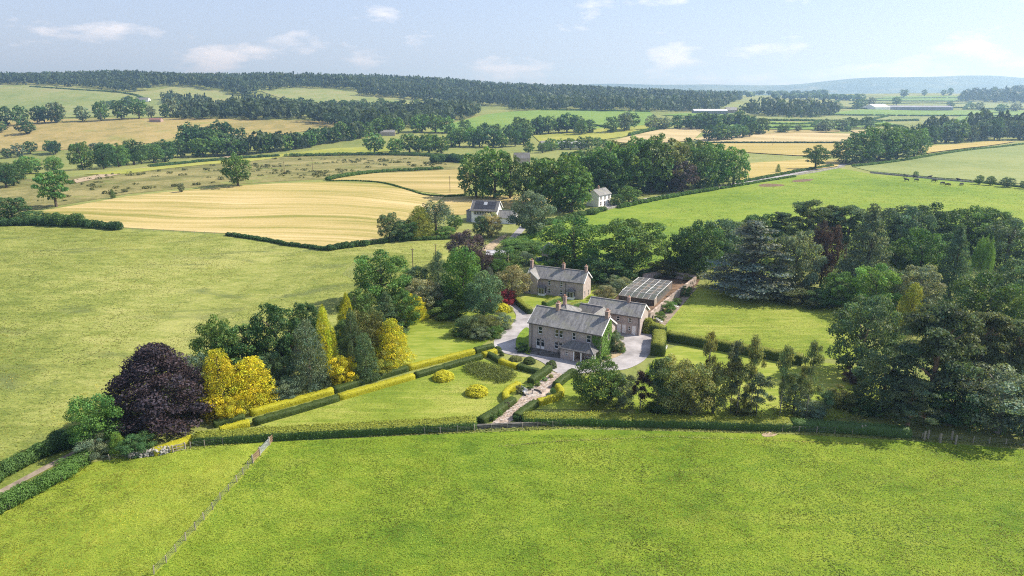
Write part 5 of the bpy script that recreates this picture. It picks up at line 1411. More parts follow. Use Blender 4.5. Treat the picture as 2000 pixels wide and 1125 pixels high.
# ------------------------------------------------------------------ garden and park trees, one by one
NEAR = [
    ('beech', (-60.48, 107.22, 17.5, 14.3), 'copper', 'great purple copper beech at the left end of the front hedge'),
    ('broad', (-66.43, 98.57, 7.4, 9.0), 'leafy', 'green sycamore on the left of the great copper beech'),
    ('cone', (-62.05, 96.17, 3.1, 3.9), 'bright', 'small light green conifer below the copper beech'),
    ('shrub', (-65.30, 95.42, 4.7, 3.7), 'grey', 'grey green bush left of the small light green conifer'),
    ('shrub', (-59.45, 96.53, 4.9, 3.4), 'dark', 'dark bush below the copper beech'),
    ('cone', (-51.45, 110.77, 7.7, 12.1), 'gold', 'tall golden conifer right of the copper beech'),
    ('cone', (-46.87, 113.84, 7.3, 9.4), 'gold', 'second golden conifer with green lower branches'),
    ('shrub', (-49.10, 107.76, 4.3, 4.7), 'gold', 'low golden bush at the foot of the tall golden conifer'),
    ('broad', (-57.35, 124.18, 7.3, 13.1), 'mid', 'yellow tipped green tree behind the golden conifers'),
    ('round', (-53.01, 124.60, 9.6, 11.8), 'mid', 'round bluish green tree behind the golden conifers'),
    ('broad', (-59.03, 119.45, 4.9, 7.8), 'grey', 'grey green bush tree between copper beech and golden conifer'),
    ('round', (-46.61, 126.83, 9.3, 15.2), 'dark', 'tall dark green tree left of the grey cypress'),
    ('round', (-44.39, 137.86, 6.2, 12.2), 'dark', 'dark tree top behind the grey cypress'),
    ('round', (-44.70, 118.70, 5.8, 7.9), 'fir', 'green shrub tree between golden conifers and grey cypress'),
    ('shrub', (-44.25, 127.45, 3.5, 9.9), 'wine', 'dark purple shrub in the shade beside the grey cypress'),
    ('cone', (-38.53, 120.14, 8.1, 14.3), 'grey', 'broad grey green cypress behind the golden hedge'),
    ('shrub', (-42.06, 116.50, 5.7, 4.3), 'grey', 'low grey shrub under the grey cypress'),
    ('spire', (-36.87, 126.04, 4.5, 15.4), 'gold', 'tall golden cypress column right of the grey cypress'),
    ('spire', (-37.18, 145.69, 4.0, 12.0), 'gold', 'slender golden cypress tip behind the dark cypress'),
    ('shrub', (-33.06, 122.90, 5.2, 6.3), 'gold', 'low golden bush behind the dark green hedge'),
    ('spire', (-31.96, 127.91, 4.8, 14.0), 'cypress', 'dark cypress between the golden cypresses'),
    ('cone', (-28.75, 124.37, 5.3, 10.1), 'fir', 'small green conifer below the dark cypress'),
    ('broad', (-29.70, 132.37, 7.5, 12.3), 'olive', 'olive green tree left of the plump golden cypress'),
    ('cone', (-24.51, 130.42, 6.8, 11.0), 'gold', 'plump golden cypress at the edge of the shaded lawn'),
    ('shrub', (-27.01, 126.93, 5.6, 4.0), 'goldgreen', 'yellow green bush at the foot of the plump golden cypress'),
    ('round', (-35.00, 176.43, 14.4, 13.8), 'leafy', 'big round green tree at the edge of the long pasture'),
    ('round', (-36.52, 152.77, 8.0, 10.4), 'mid', 'bushy green tree behind the slender golden cypress'),
    ('round', (-35.12, 141.05, 6.8, 7.4), 'mid', 'small green tree behind the dark cypress'),
    ('spruce', (-29.48, 151.76, 8.0, 10.3), 'fir', 'layered green fir below the big round tree'),
    ('round', (-25.89, 154.96, 7.2, 9.1), 'leafy', 'light green tree right of the layered fir'),
    ('cone', (-24.66, 158.56, 3.8, 7.8), 'gold', 'golden conifer half hidden by the light green tree'),
    ('cone', (-23.13, 161.35, 4.1, 6.2), 'gold', 'golden conifer at the top of the shaded lawn'),
    ('round', (-26.73, 183.32, 7.5, 8.4), 'fir', 'grey green tree right of the big round tree'),
    ('broad', (-22.06, 166.34, 8.4, 9.1), 'pale', 'pale flowering tree above the shaded lawn'),
    ('cone', (-20.52, 183.03, 6.6, 12.8), 'cypress', 'dark pointed conifer left of the bright sycamore'),
    ('broad', (-14.94, 214.52, 11.3, 11.5), 'wine', 'copper beech behind the bright sycamore'),
    ('broad', (-8.45, 193.55, 6.6, 9.7), 'wine', 'smaller copper tree beside the copper beech'),
    ('broad', (-12.81, 169.30, 9.6, 16.8), 'leafy', 'tall bright sycamore above the shaded lawn'),
    ('round', (-17.63, 169.16, 8.0, 7.0), 'dark', 'dark bush tree below the pointed conifer'),
    ('broad', (-7.01, 161.08, 8.9, 11.9), 'fir', 'green conifer like tree left of the red maple'),
    ('round', (-11.23, 173.90, 6.8, 7.0), 'olive', 'olive tree behind the bright sycamore'),
    ('cone', (-5.85, 172.93, 4.1, 10.8), 'blue', 'narrow blue green conifer behind the red maple'),
    ('shrub', (-15.76, 163.08, 9.0, 5.1), 'mid', 'wide green shrub on the upper edge of the shaded lawn'),
    ('round', (-1.57, 202.28, 8.8, 8.8), 'mid', 'green tree behind the pale cream flowered tree'),
    ('round', (-3.78, 193.53, 7.6, 7.8), 'leafy', 'leafy tree left of the pale cream flowered tree'),
    ('broad', (0.00, 178.31, 9.2, 9.1), 'pale', 'pale tree with cream flowers left of the second house'),
    ('shrub', (-2.20, 174.51, 6.0, 4.7), 'red', 'red maple beside the drive'),
    ('shrub', (-4.58, 170.94, 4.6, 3.3), 'red', 'smaller dark red maple beside the drive'),
    ('shrub', (-9.33, 149.82, 6.2, 5.7), 'fir', 'tall green shrub at the left end of the drive bed'),
    ('shrub', (-6.06, 152.16, 6.1, 4.6), 'olive', 'brownish shrub in the middle of the drive bed'),
    ('shrub', (-2.97, 155.57, 5.7, 3.8), 'grey', 'grey green shrub nearest the drive in the bed'),
    ('shrub', (-11.72, 149.91, 4.5, 3.2), 'mid', 'low shrub at the lawn end of the drive bed'),
    ('shrub', (-7.34, 148.22, 5.4, 3.0), 'grey', 'low grey shrub at the front of the drive bed'),
    ('shrub', (-4.53, 149.31, 4.8, 2.9), 'leafy', 'low leafy shrub at the front of the drive bed'),
    ('shrub', (2.24, 139.59, 2.5, 2.3), 'dark', 'dark shrub at the left gable of the main house'),
    # around the solar panel house
    ('cone', (-35.46, 257.47, 11.0, 12.6), 'goldgreen', 'yellowish conifer in front of the weeping willow'),
    ('willow', (-29.95, 265.22, 17.0, 15.2), 'grey', 'weeping willow left of the solar panel house'),
    ('round', (-45.83, 251.37, 8.5, 10.8), 'fir', 'dark bushy tree at the corner of the stubble field'),
    ('round', (-40.80, 253.67, 10.1, 7.4), 'dark', 'dark tree between the field corner tree and yellowish conifer'),
    ('round', (-23.27, 272.57, 7.1, 6.2), 'leafy', 'green bush tree left of the solar panel house'),
    ('round', (-11.76, 256.06, 5.9, 9.0), 'fir', 'dark green tree in front of the solar panel house'),
    ('round', (-7.91, 258.58, 7.9, 9.5), 'cream', 'cream tipped tree in front of the solar panel house'),
    ('broad', (7.14, 259.57, 15.1, 17.1), 'grey', 'tall ash tree right of the solar panel house'),
    ('shrub', (1.84, 239.89, 11.1, 4.3), 'leafy', 'rough bushes beside the grey lane'),
    ('shrub', (7.16, 232.24, 10.7, 5.3), 'mid', 'wide bush on the bank above the second house'),
    ('shrub', (3.36, 217.29, 7.7, 4.5), 'grey', 'grey bush behind the second house chimney'),
    ('shrub', (-26.05, 262.26, 9.2, 3.7), 'bright', 'light green garden shrub below the willow'),
    # behind the second house
    ('round', (20.02, 211.45, 18.4, 16.5), 'leafy', 'big green tree behind the second stone house'),
    ('oak', (36.42, 202.04, 19.5, 19.3), 'mid', 'spreading oak behind the kitchen garden'),
    ('round', (27.86, 196.14, 15.3, 8.2), 'dark', 'dark low tree between the second house and the oak'),
    ('round', (14.03, 205.23, 8.9, 9.2), 'mid', 'green tree beside the stone shed'),
    ('round', (52.73, 205.62, 10.5, 13.9), 'dark', 'dark tree right of the spreading oak'),
    ('shrub', (46.44, 202.37, 9.4, 5.6), 'olive', 'olive bushes beneath the oak'),
    ('shrub', (53.52, 199.30, 5.6, 3.9), 'goldgreen', 'yellow green bush at the corner of the kitchen garden'),
    ('shrub', (29.77, 185.47, 6.7, 5.3), 'grey', 'tall flowering border left of the fruit cage'),
    ('shrub', (25.56, 178.87, 5.6, 4.2), 'pale', 'pale dry border plants beside the second house lawn'),
    ('shrub', (20.09, 169.91, 2.9, 1.9), 'pale', 'pale shrub in the yard behind the main house'),
    # climbers and shrubs on the garden wall and the house
    ('shrub', (36.68, 160.79, 2.5, 2.6), 'leafy', 'green climber on the near end of the garden wall'),
    ('shrub', (40.44, 167.42, 3.2, 3.4), 'leafy', 'tall green climber in the middle of the garden wall'),
    ('shrub', (43.86, 173.09, 2.2, 2.3), 'mid', 'small climber beyond the tall one on the garden wall'),
    ('shrub', (48.43, 181.74, 3.1, 3.2), 'leafy', 'wide green climber at the far end of the garden wall'),
    ('shrub', (22.78, 139.74, 2.9, 5.3), 'grey', 'grey green climbing shrub against the ivy gable'),
    ('shrub', (23.74, 139.42, 2.0, 1.6), 'leafy', 'round shrub in the bed at the ivy gable'),
    ('shrub', (20.07, 135.38, 2.2, 1.6), 'leafy', 'low leafy shrub beside the porch end'),
    # dark wood round the croquet lawn
    ('cedar', (66.43, 182.89, 27.3, 21.9), 'blue', 'great blue cedar spreading over the croquet lawn'),
    ('round', (56.88, 201.84, 13.2, 17.2), 'dark', 'dark green tree left of the blue cedar'),
    ('round', (68.64, 219.57, 15.3, 15.1), 'cypress', 'dark evergreen behind the blue cedar'),
    ('pine', (95.86, 218.13, 15.2, 21.7), 'fir', 'tall pine behind the blue cedar'),
    ('pine', (104.33, 220.57, 11.9, 19.3), 'cypress', 'dark pine right of the tall pine'),
    ('pine', (92.54, 231.00, 10.7, 15.5), 'cypress', 'dark pine top just above the blue cedar'),
    ('round', (78.34, 182.18, 12.3, 18.4), 'grey', 'broad grey green tree right of the blue cedar'),
    ('broad', (89.58, 190.67, 7.4, 19.3), 'wine', 'dull copper tree in the wood behind the croquet lawn'),
    ('spruce', (96.50, 180.52, 15.8, 26.6), 'grey', 'great layered fir in the wood'),
    ('broad', (129.59, 227.93, 15.8, 17.3), 'cypress', 'dark pine like tree right of the layered fir'),
    ('round', (144.45, 232.63, 16.1, 17.2), 'dark', 'dark broad tree at the back of the wood'),
    ('round', (157.53, 232.36, 16.1, 16.5), 'leafy', 'leafy tree at the back of the wood near the pasture'),
    ('round', (86.45, 232.81, 13.6, 14.1), 'dark', 'dark evergreen top behind the crown of the blue cedar'),
    ('pine', (109.15, 217.71, 14.1, 19.7), 'cypress', 'dark pine left of the layered fir tip'),
    ('round', (166.12, 231.86, 15.0, 16.0), 'mid', 'green tree at the back of the wood near the right edge'),
    ('round', (77.28, 232.20, 11.4, 11.7), 'fir', 'olive evergreen between the dark tree and blue cedar'),
    ('round', (129.98, 218.18, 13.5, 18.0), 'cypress', 'dark evergreen between the pines at the back of the wood'),
    ('spruce', (119.04, 178.05, 10.3, 21.6), 'cypress', 'dark blue green spruce in the wood'),
    ('willow', (135.26, 190.45, 6.2, 17.5), 'bright', 'light green birch right of the dark spruce'),
    ('round', (157.90, 211.68, 14.8, 15.5), 'fir', 'green tree at the right edge above the birch'),
    ('round', (117.01, 189.37, 13.3, 17.6), 'leafy', 'rounded green tree in the middle of the wood'),
    ('round', (109.04, 188.39, 9.7, 14.1), 'mid', 'middling green tree right of the layered fir'),
    ('round', (92.62, 166.37, 11.1, 12.7), 'bright', 'bright rounded tree at the lawn corner of the wood'),
    ('round', (85.65, 171.95, 8.7, 9.6), 'leafy', 'leafy low tree at the back of the croquet lawn'),
    ('shrub', (77.25, 175.21, 11.9, 5.6), 'olive', 'rhododendron bank at the back of the croquet lawn'),
    ('shrub', (81.25, 171.81, 8.1, 5.5), 'mid', 'dark shrub bank at the back of the croquet lawn'),
    ('round', (101.58, 164.08, 10.4, 13.7), 'silver', 'pale silvery tree in the wood'),
    ('cone', (93.56, 152.08, 7.0, 12.4), 'goldgreen', 'golden tipped conifer in the shade of the wood'),
    ('round', (102.96, 142.45, 13.3, 16.9), 'mid', 'large green tree above the pines'),
    ('round', (122.65, 158.38, 11.3, 17.0), 'fir', 'dark green tree at the right edge of the wood'),
    ('round', (106.32, 132.83, 9.7, 15.1), 'mid', 'green tree at the right edge beside the pines'),
    ('round', (94.01, 141.02, 7.9, 10.9), 'cypress', 'dark tree behind the great scots pine'),
    ('round', (69.78, 127.32, 11.6, 17.1), 'fir', 'dense grey green tree at the corner of the lower lawn'),
    ('shrub', (66.62, 123.20, 3.6, 3.8), 'wine', 'small wine red maple in deep shade'),
    ('pine', (72.20, 107.92, 14.3, 21.5), 'pine', 'great scots pine above the front hedge'),
    ('pine', (84.43, 113.93, 11.3, 18.5), 'pine', 'second scots pine right of the great pine'),
    ('pine', (88.89, 111.62, 10.1, 17.9), 'pine', 'third scots pine at the right edge'),
    ('pine', (66.95, 104.44, 9.0, 9.2), 'pine', 'low spreading pine just behind the shaded hedge'),
    ('broad', (81.20, 103.10, 12.1, 11.3), 'silver', 'pale whitebeam at the right end of the fence'),
    ('round', (65.21, 110.25, 9.1, 11.3), 'cypress', 'dark evergreen left of the great scots pine'),
    ('round', (74.71, 105.65, 9.7, 8.1), 'dark', 'dark undergrowth tree between the pines'),
    ('round', (85.09, 102.13, 6.8, 10.1), 'grey', 'grey green tree at the right border'),
    ('shrub', (59.99, 112.91, 6.0, 3.8), 'olive', 'bronze shrub behind the front hedge left of the dark evergreen'),
    ('shrub', (62.18, 110.74, 5.5, 3.3), 'dark', 'dark shrub behind the front hedge under the evergreen'),
    # young grove behind the front hedge
    ('round', (15.56, 113.77, 8.4, 9.1), 'mid', 'dense dark oak at the left end of the young grove'),
    ('shrub', (19.95, 113.21, 5.0, 7.0), 'grey', 'grey green bush right of the dense oak'),
    ('airy', (22.72, 110.24, 4.0, 7.9), 'wine', 'thin bronze young tree right of the grey bush'),
    ('airy', (25.39, 109.05, 6.3, 11.0), 'fir', 'green young tree at the left of the grove'),
    ('broad', (28.09, 109.84, 6.5, 10.5), 'euca', 'olive eucalyptus in the left of the grove'),
    ('broad', (31.51, 109.05, 7.2, 10.1), 'euca', 'bushy olive eucalyptus in the middle of the grove'),
    ('airy', (34.69, 111.45, 4.0, 14.6), 'euca', 'tallest narrow eucalyptus against the dark hedge'),
    ('broad', (35.52, 109.84, 5.4, 9.4), 'euca', 'olive eucalyptus right of the tallest one'),
    ('airy', (38.72, 110.24, 4.5, 13.7), 'silver', 'silvery bare topped young tree against the dark hedge'),
    ('airy', (39.44, 109.05, 6.3, 10.4), 'euca', 'leaning pale trunked eucalyptus'),
    ('airy', (41.78, 109.05, 4.1, 14.6), 'euca', 'narrow eucalyptus right of the silvery tree'),
    ('airy', (42.86, 109.05, 6.3, 8.0), 'grey', 'low grey young tree at the right of the eucalyptus'),
    ('broad', (30.19, 110.80, 5.1, 6.7), 'euca', 'low olive eucalyptus at the front left of the grove'),
    ('shrub', (40.82, 109.78, 4.5, 3.8), 'olive', 'olive bush at the foot of the leaning eucalyptus'),
    ('shrub', (26.32, 109.83, 4.5, 4.2), 'mid', 'dark bush at the foot of the green young tree'),
    ('shrub', (52.16, 108.67, 4.9, 3.3), 'grey', 'grey bush behind the front hedge near the tall young tree'),
    ('airy', (46.71, 108.27, 4.1, 13.6), 'euca', 'lone young tree with a round top and bare stem'),
    ('airy', (51.20, 107.88, 4.6, 14.3), 'euca', 'tall young tree beside the corner of the lower lawn'),
    ('round', (49.75, 109.85, 4.9, 7.8), 'grey', 'small bushy tree between the two tall young trees'),
    ('airy', (54.23, 107.88, 3.6, 5.4), 'fir', 'little young tree behind the shaded end of the hedge'),
    # isolated field trees
    ('broad', (-147.40, 368.1, 16.0, 17.1), 'mid', 'lone dark tree at the top edge of the stubble field'),
    ('oak', (-216.18, 321.8, 16.5, 18.3), 'leafy', 'lone oak at the left corner of the stubble field'),
    ('round', (-216.54, 292.54, 16.0, 10.5), 'dark', 'round dark tree at the left border of the long pasture'),
    ('shrub', (-206.14, 290.29, 13.2, 5.3), 'dark', 'dark bush right of the round dark tree'),
    ('cone', (-199.87, 341.0, 3.3, 4.9), 'mid', 'small bush tree on the top edge of the stubble field'),
    ('round', (-170.93, 353.1, 3.7, 4.8), 'grey', 'thin small tree on the common above the stubble field'),
    ('oak', (211.22, 479.9, 17.1, 17.2), 'mid', 'lone oak beside the lane and golden stubble'),
    ('cone', (176.72, 457.3, 4.4, 5.9), 'leafy', 'small pointed tree in the golden stubble corner'),
    ('round', (255.99, 435.6, 3.6, 3.7), 'leafy', 'tiny bush behind the black cattle'),
    ('round', (274.11, 401.8, 5.1, 5.5), 'leafy', 'left one of three round bushes at the field wall'),
    ('round', (278.30, 398.1, 5.7, 5.7), 'mid', 'middle one of three round bushes at the field wall'),
    ('round', (283.07, 391.2, 8.8, 5.8), 'mid', 'biggest round bush at the field wall'),
    ('round', (288.68, 385.2, 5.8, 5.0), 'mid', 'bush at the right border along the field wall'),
]
for kind, dims, col, lab in NEAR:
    x, y, w, h = dims
    if y < 260: w *= {'round': 1.2, 'broad': 1.22, 'beech': 1.16, 'cone': 1.2, 'spire': 1.25, 'cedar': 1.1, 'pine': 1.25, 'shrub': 1.2, 'airy': 1.3, 'oak': 1.12, 'spruce': 1.15}.get(kind, 1.1)
    if kind == 'cone' and col == 'gold': w *= 1.15
    bark = 'bark_pale' if col in ('euca', 'silver') or kind == 'airy' else ('brown_wood' if kind == 'pine' else 'bark')
    tree(kind, x, y, w, h, col, lab, 'near' if y < 260 else 'mid', bark=bark, cat='bush' if kind == 'shrub' else 'tree')

# the big clump and the dark wood beyond the lane
for dims, col, lab in [
    ((-18.12, 344.2, 16.0, 22.9), 'mid', 'left tree of the tall clump beside the golden stubble'), ((-8.77, 342.8, 15.5, 24.8), 'leafy', 'middle tree of the tall clump beside the golden stubble'),
    ((-1.04, 344.0, 10.9, 21.2), 'mid', 'right tree of the tall clump beside the golden stubble'), ((9.98, 330.9, 17.5, 21.2), 'mid', 'dark tree left of the big tree by the white farmhouse'),
    ((22.15, 318.6, 25.0, 24.4), 'leafy', 'highest big green tree by the white farmhouse'), ((27.32, 311.3, 16.5, 19.1), 'leafy', 'big green tree touching the white farmhouse'),
    ((15.37, 328.7, 12.4, 17.2), 'mid', 'smaller tree between the dark tree and the highest big tree'),
    ((41.81, 371.5, 15.6, 20.6), 'mid', 'dark tree just behind the white farmhouse'), ((52.32, 366.8, 18.2, 25.9), 'leafy', 'green tree over the farmhouse roof'), ((63.99, 367.4, 19.3, 27.6), 'mid', 'tall tree in the middle of the dark wood'),
    ((75.79, 371.3, 20.1, 30.0), 'mid', 'tallest tree of the dark wood'), ((88.05, 378.8, 17.6, 26.7), 'olive', 'olive tree behind the copper beech of the dark wood'), ((91.69, 374.9, 18.0, 16.7), 'wine', 'purple beech in the dark wood beside the lane'),
    ((105.87, 386.1, 16.8, 23.9), 'mid', 'tree right of the purple beech'), ((117.29, 393.7, 15.9, 22.6), 'leafy', 'leafy tree near the right end of the dark wood'), ((128.40, 397.2, 14.9, 21.6), 'leafy', 'last tree at the right end of the dark wood'),
    ((35.51, 402.3, 16.8, 19.2), 'mid', 'tree behind the highest big tree'), ((52.68, 441.6, 19.8, 17.8), 'dark', 'dark tree at the back left of the dark wood'), ((67.47, 441.4, 19.7, 22.3), 'olive', 'olive tree at the back of the dark wood'),
    ((78.24, 427.9, 19.2, 25.6), 'leafy', 'leafy tree at the back of the dark wood'), ((109.77, 426.3, 19.1, 23.7), 'mid', 'tree at the back right of the dark wood'), ((125.81, 438.3, 16.3, 21.5), 'mid', 'small topped tree at the back right of the dark wood'),
    ((74.43, 378.9, 17.0, 15.2), 'dark', 'dark low tree at the front of the dark wood'), ((81.59, 375.1, 14.1, 13.6), 'dark', 'dark low tree left of the purple beech'), ((57.50, 334.5, 10.1, 8.6), 'leafy', 'leafy bush tree right of the white farmhouse'), ((51.06, 328.5, 6.4, 5.5), 'mid', 'small bush beside the white farmhouse'),
    ((49.98, 359.6, 13.5, 15.2), 'dark', 'dark low tree over the white farmhouse gable'),
    ((255.06, 527.4, 21.1, 17.6), 'mid', 'low left tree of the round clump beside the pale field'), ((270.95, 535.8, 23.8, 24.0), 'leafy', 'left tree of the round clump beside the pale field'), ((293.24, 552.8, 25.4, 27.9), 'mid', 'tallest tree of the round clump beside the pale field'),
    ((311.1, 560.1, 24.9, 25.9), 'leafy', 'right tree of the round clump beside the pale field'), ((343.5, 591.8, 20.1, 22.6), 'leafy', 'end tree of the round clump beside the pale field'), ((305.4, 561.0, 20.8, 20.3), 'mid', 'front tree of the round clump beside the pale field')]:
    x, y, w, h = dims
    tree('round', x, y, w * 1.28, h * 1.04, col, lab, 'mid')

# belts of trees that can still be told apart, each tree an individual
ORD = ['first', 'second', 'third', 'fourth', 'fifth', 'sixth', 'seventh', 'eighth', 'ninth', 'tenth', 'eleventh', 'twelfth', 'thirteenth', 'fourteenth', 'fifteenth', 'sixteenth', 'seventeenth', 'eighteenth', 'nineteenth', 'twentieth'] + ['number %d' % i for i in range(21, 60)]
def belt(pl, spacing, hh, wr, cols, label, group, kinds=('round', 'broad'), lod='far', depth=0.0, seed=1, jit=0.35):
    rs = random.Random(seed * 17 + 3)
    for k, (x, y) in enumerate(resample(pl, spacing)):
        x += rs.uniform(-jit, jit) * spacing; y += rs.uniform(-jit, jit) * spacing + rs.uniform(0, depth)
        h = rs.uniform(*hh); w = h * wr * rs.uniform(1.0, 1.45)
        tree(rs.choice(kinds), x, y, w, h, rs.choice(cols), ORD[k] + ' from left, ' + label, lod, group=group, var=rs.randrange(3))
BELTS = [
    ([(-533.1, 705.8), (-509.6, 733.6), (-479.1, 737.0), (-436.8, 739.5)], 14, (9, 14), 0.9, ('mid', 'dark', 'grey'), 'small tree in the thin line below the hay field'),
    ([(-333.7, 527.9), (-319.8, 537.9), (-330.6, 602.0), (-320.7, 645.9)], 13, (15, 22), 0.8, ('mid', 'leafy', 'dark'), 'round tree in the dense row beside the pale valley track'),
    ([(-374.6, 643.6), (-354.1, 673.5), (-330.6, 698.4), (-305.5, 712.6)], 15, (13, 19), 0.9, ('mid', 'leafy'), 'tree in the second row behind the pale valley track'),
    ([(-345.4, 738.0), (-326.2, 736.5), (-309.4, 749.2), (-299.88, 762.1)], 11, (20, 26), 0.8, ('dark', 'mid'), 'dark tree of the domed copse at the foot of the hay field'),
    ([(-352.6, 765.5), (-337.9, 777.7), (-319.9, 783.2)], 11, (22, 27), 0.8, ('dark',), 'dark tree on the crown of the domed copse'),
    ([(-309.1, 696.6), (-273.07, 710.6), (-239.52, 737.8), (-215.62, 770.6), (-180.82, 821.0)], 13, (15, 22), 0.85, ('mid', 'leafy', 'dark'), 'tree in the long belt below the hay field'),
    ([(-680.3, 903.7), (-639.3, 911.9), (-599.2, 922.6)], 14, (17, 26), 0.6, ('mid', 'dark'), 'tall tree at the top left edge of the hay field'),
    ([(-599.2, 922.6), (-547.2, 938.1), (-492.4, 965.5), (-469.9, 992.9)], 22, (14, 28), 0.7, ('mid', 'grey', 'dark'), 'tree in the uneven line above the hay field'),
    ([(-613.9, 845.9), (-595.9, 847.1)], 40, (14, 17), 1.1, ('dark',), 'round field tree alone on the hay field'),
    ([(-182.48, 828.8), (-151.27, 859.9), (-111.28, 893.8), (-64.82, 884.4)], 16, (16, 24), 0.85, ('mid', 'leafy'), 'tree in the valley belt left of the green dome'),
    ([(-138.19, 705.9), (-119.34, 702.4), (-93.88, 706.3), (-71.37, 690.1)], 17, (15, 22), 1.0, ('mid', 'leafy'), 'big round tree at the far edge of the common'),
    ([(-82.01, 741.6), (-55.89, 758.7), (-21.99, 746.0), (5.56, 755.0)], 14, (14, 22), 0.85, ('mid', 'dark', 'leafy'), 'tree in the belt behind the tall clump'),
    ([(-67.42, 797.3), (-36.67, 832.2), (0.00, 835.6), (17.17, 777.4)], 15, (15, 23), 0.85, ('mid', 'dark'), 'tree of the belt between the common and green dome'),
    ([(19.55, 661.7), (47.39, 714.0), (68.31, 712.5), (97.57, 735.6)], 13, (9, 14), 0.9, ('mid', 'leafy'), 'tree among the farm range in front of the dark wood'),
    ([(7.68, 871.9), (39.38, 895.4), (86.91, 912.8)], 14, (19, 26), 0.8, ('mid', 'dark'), 'tree of the dense copse below the green dome'),
    ([(84.67, 888.6), (119.49, 906.4), (162.59, 925.7), (205.95, 938.5), (259.82, 960.4)], 24, (16, 24), 0.9, ('mid', 'grey'), 'spaced round tree in the row above the yellow green field'),
    ([(219.93, 939.6), (263.10, 946.5), (317.2, 986.4), (313.5, 890.9)], 17, (16, 23), 0.95, ('mid', 'dark'), 'tree of the group above the pale stubble'),
    ([(221.66, 793.5), (252.07, 817.1), (285.60, 846.0)], 15, (14, 20), 0.9, ('mid', 'dark'), 'tree of the small wood in the corner of the tan stubble'),
    ([(320.6, 892.7), (367.1, 928.3), (415.3, 945.5), (449.7, 930.4)], 28, (7, 12), 1.2, ('mid', 'grey'), 'low bush in the line above the tan stubble'),
    ([(429.2, 945.6), (470.2, 973.9), (498.2, 972.9)], 24, (14, 20), 1.0, ('mid', 'grey'), 'round tree behind the tan stubble'),
    ([(424.4, 738.9), (473.0, 765.4), (519.6, 785.5), (558.6, 791.8), (610.2, 798.9)], 15, (16, 26), 0.7, ('mid', 'dark', 'cypress'), 'tree of the dark wood at the right edge'),
    ([(-347.4, 451.7), (-343.4, 469.8), (-344.4, 491.9), (-329.9, 497.8)], 14, (9, 15), 1.0, ('mid', 'leafy', 'dark'), 'scrub tree in the valley at the left border'),
    ([(-302.7, 391.9), (-295.48, 398.4), (-304.3, 415.0)], 13, (11, 15), 1.0, ('dark', 'mid'), 'dark tree at the left border beside the common'),
    ([(-439.1, 1375.4), (-345.3, 1320.3), (-271.89, 1246.5), (-198.17, 1239.0)], 22, (16, 26), 0.8, ('mid', 'dark'), 'tree in the parkland below the smaller hill pasture'),
    ([(-346.9, 1406.6), (-268.41, 1423.9), (-171.71, 1392.6), (-97.06, 1337.2)], 45, (13, 18), 1.0, ('mid',), 'scattered round tree on the smaller hill pasture'),
    ([(-766.9, 1336.8), (-767.3, 1411.9)], 18, (13, 20), 0.8, ('mid', 'dark'), 'tree in the line up to the hillside farmhouse'),
    ([(1458.7, 2657.0), (1545.9, 2676.1), (1681.4, 2740.6), (1751.7, 2696.1)], 70, (20, 30), 0.8, ('mid',), 'tree on the skyline of the low hill'),
    ([(743.0, 1651.0), (1045.5, 1898.2), (1139.4, 1848.2), (1111.3, 1592.2), (1310.5, 1735.3)], 90, (14, 24), 1.0, ('mid', 'grey'), 'scattered far tree on the right plain'),
]
for i, (pl, sp, hh, wr, cols, lab) in enumerate(BELTS):
    y0 = sum(p[1] for p in pl) / len(pl)
    belt(pl, sp, hh, wr, cols, lab, lab.replace('tree ', 'trees ', 1), lod='far' if y0 > 650 else 'mid', seed=i)

# ------------------------------------------------------------------ woods that read as one mass
rf = [(-1692.6, 1658.1), (-1205.4, 1676.8), (-1065.9, 1646.4), (-960.6, 1627.2), (-856.3, 1562.5), (-815.9, 1571.8), (-818.4, 1638.5), (-797.4, 1680.0), (-661.9, 1611.5), (-568.3, 1512.3), (-566.3, 1619.6), (-524.6, 1694.7), (-376.6, 1686.3), (-345.7, 1596.0), (-226.22, 1563.9), (-63.70, 1464.3), (10.81, 1491.0), (131.74, 1514.2)]
wood('ridge_forest', rf + [(500, 1900), (560, 2350), (-200, 2300), (-700, 2250), (-2000, 2150), (-2200, 1900)], 15, (17, 24), 0.3, 'long dark forest along the ridge', n_leaf=40, wratio=0.7)
wood('slope_forest', [(0.00, 1245.7), (75.06, 1292.1), (165.76, 1267.6), (263.90, 1297.1), (424.0, 1459.0)] + [(700, 2150), (300, 2300), (0, 2150)], 17, (17, 24), 0.3, 'forest falling from the ridge to the plain behind the green dome', n_leaf=34)
wood('hanging_wood', [(-452.1, 946.6), (-577.0, 1280.0), (-567.6, 1373.0), (-545.9, 1450.2), (-493.8, 1419.9), (-439.1, 1375.4), (-313.7, 1050.9), (-297.43, 995.4), (-365.0, 962.7)], 12, (14, 21), 0.3, 'dark wood in the hollow between hay field and hill pasture', n_leaf=50)
wood('hillside_wood', [(-710.2, 1420.8), (-729.9, 1484.6), (-628.0, 1446.0), (-577.5, 1372.9), (-595.1, 1344.0), (-642.2, 1361.6)], 13, (16, 23), 0.5, 'small dark wood on the hill beside the white farmhouse', n_leaf=40)
wood('valley_wood', [(-293.30, 981.1), (-347.6, 1258.1), (-271.89, 1246.5), (-176.11, 1210.6), (-90.12, 1240.1), (-50.10, 1147.6), (-90.56, 1034.2), (-111.03, 949.0), (-156.50, 890.7), (-199.91, 880.9)], 14, (14, 22), 0.2, 'wooded valley floor between the hay field and green dome', n_leaf=50)
wood('plain_wood', [(398.5, 1244.6), (528.6, 1454.5), (657.0, 1506.4), (653.4, 1403.2), (485.9, 1191.1)], 18, (18, 28), 0.3, 'far wood left of the industrial shed', n_leaf=34)
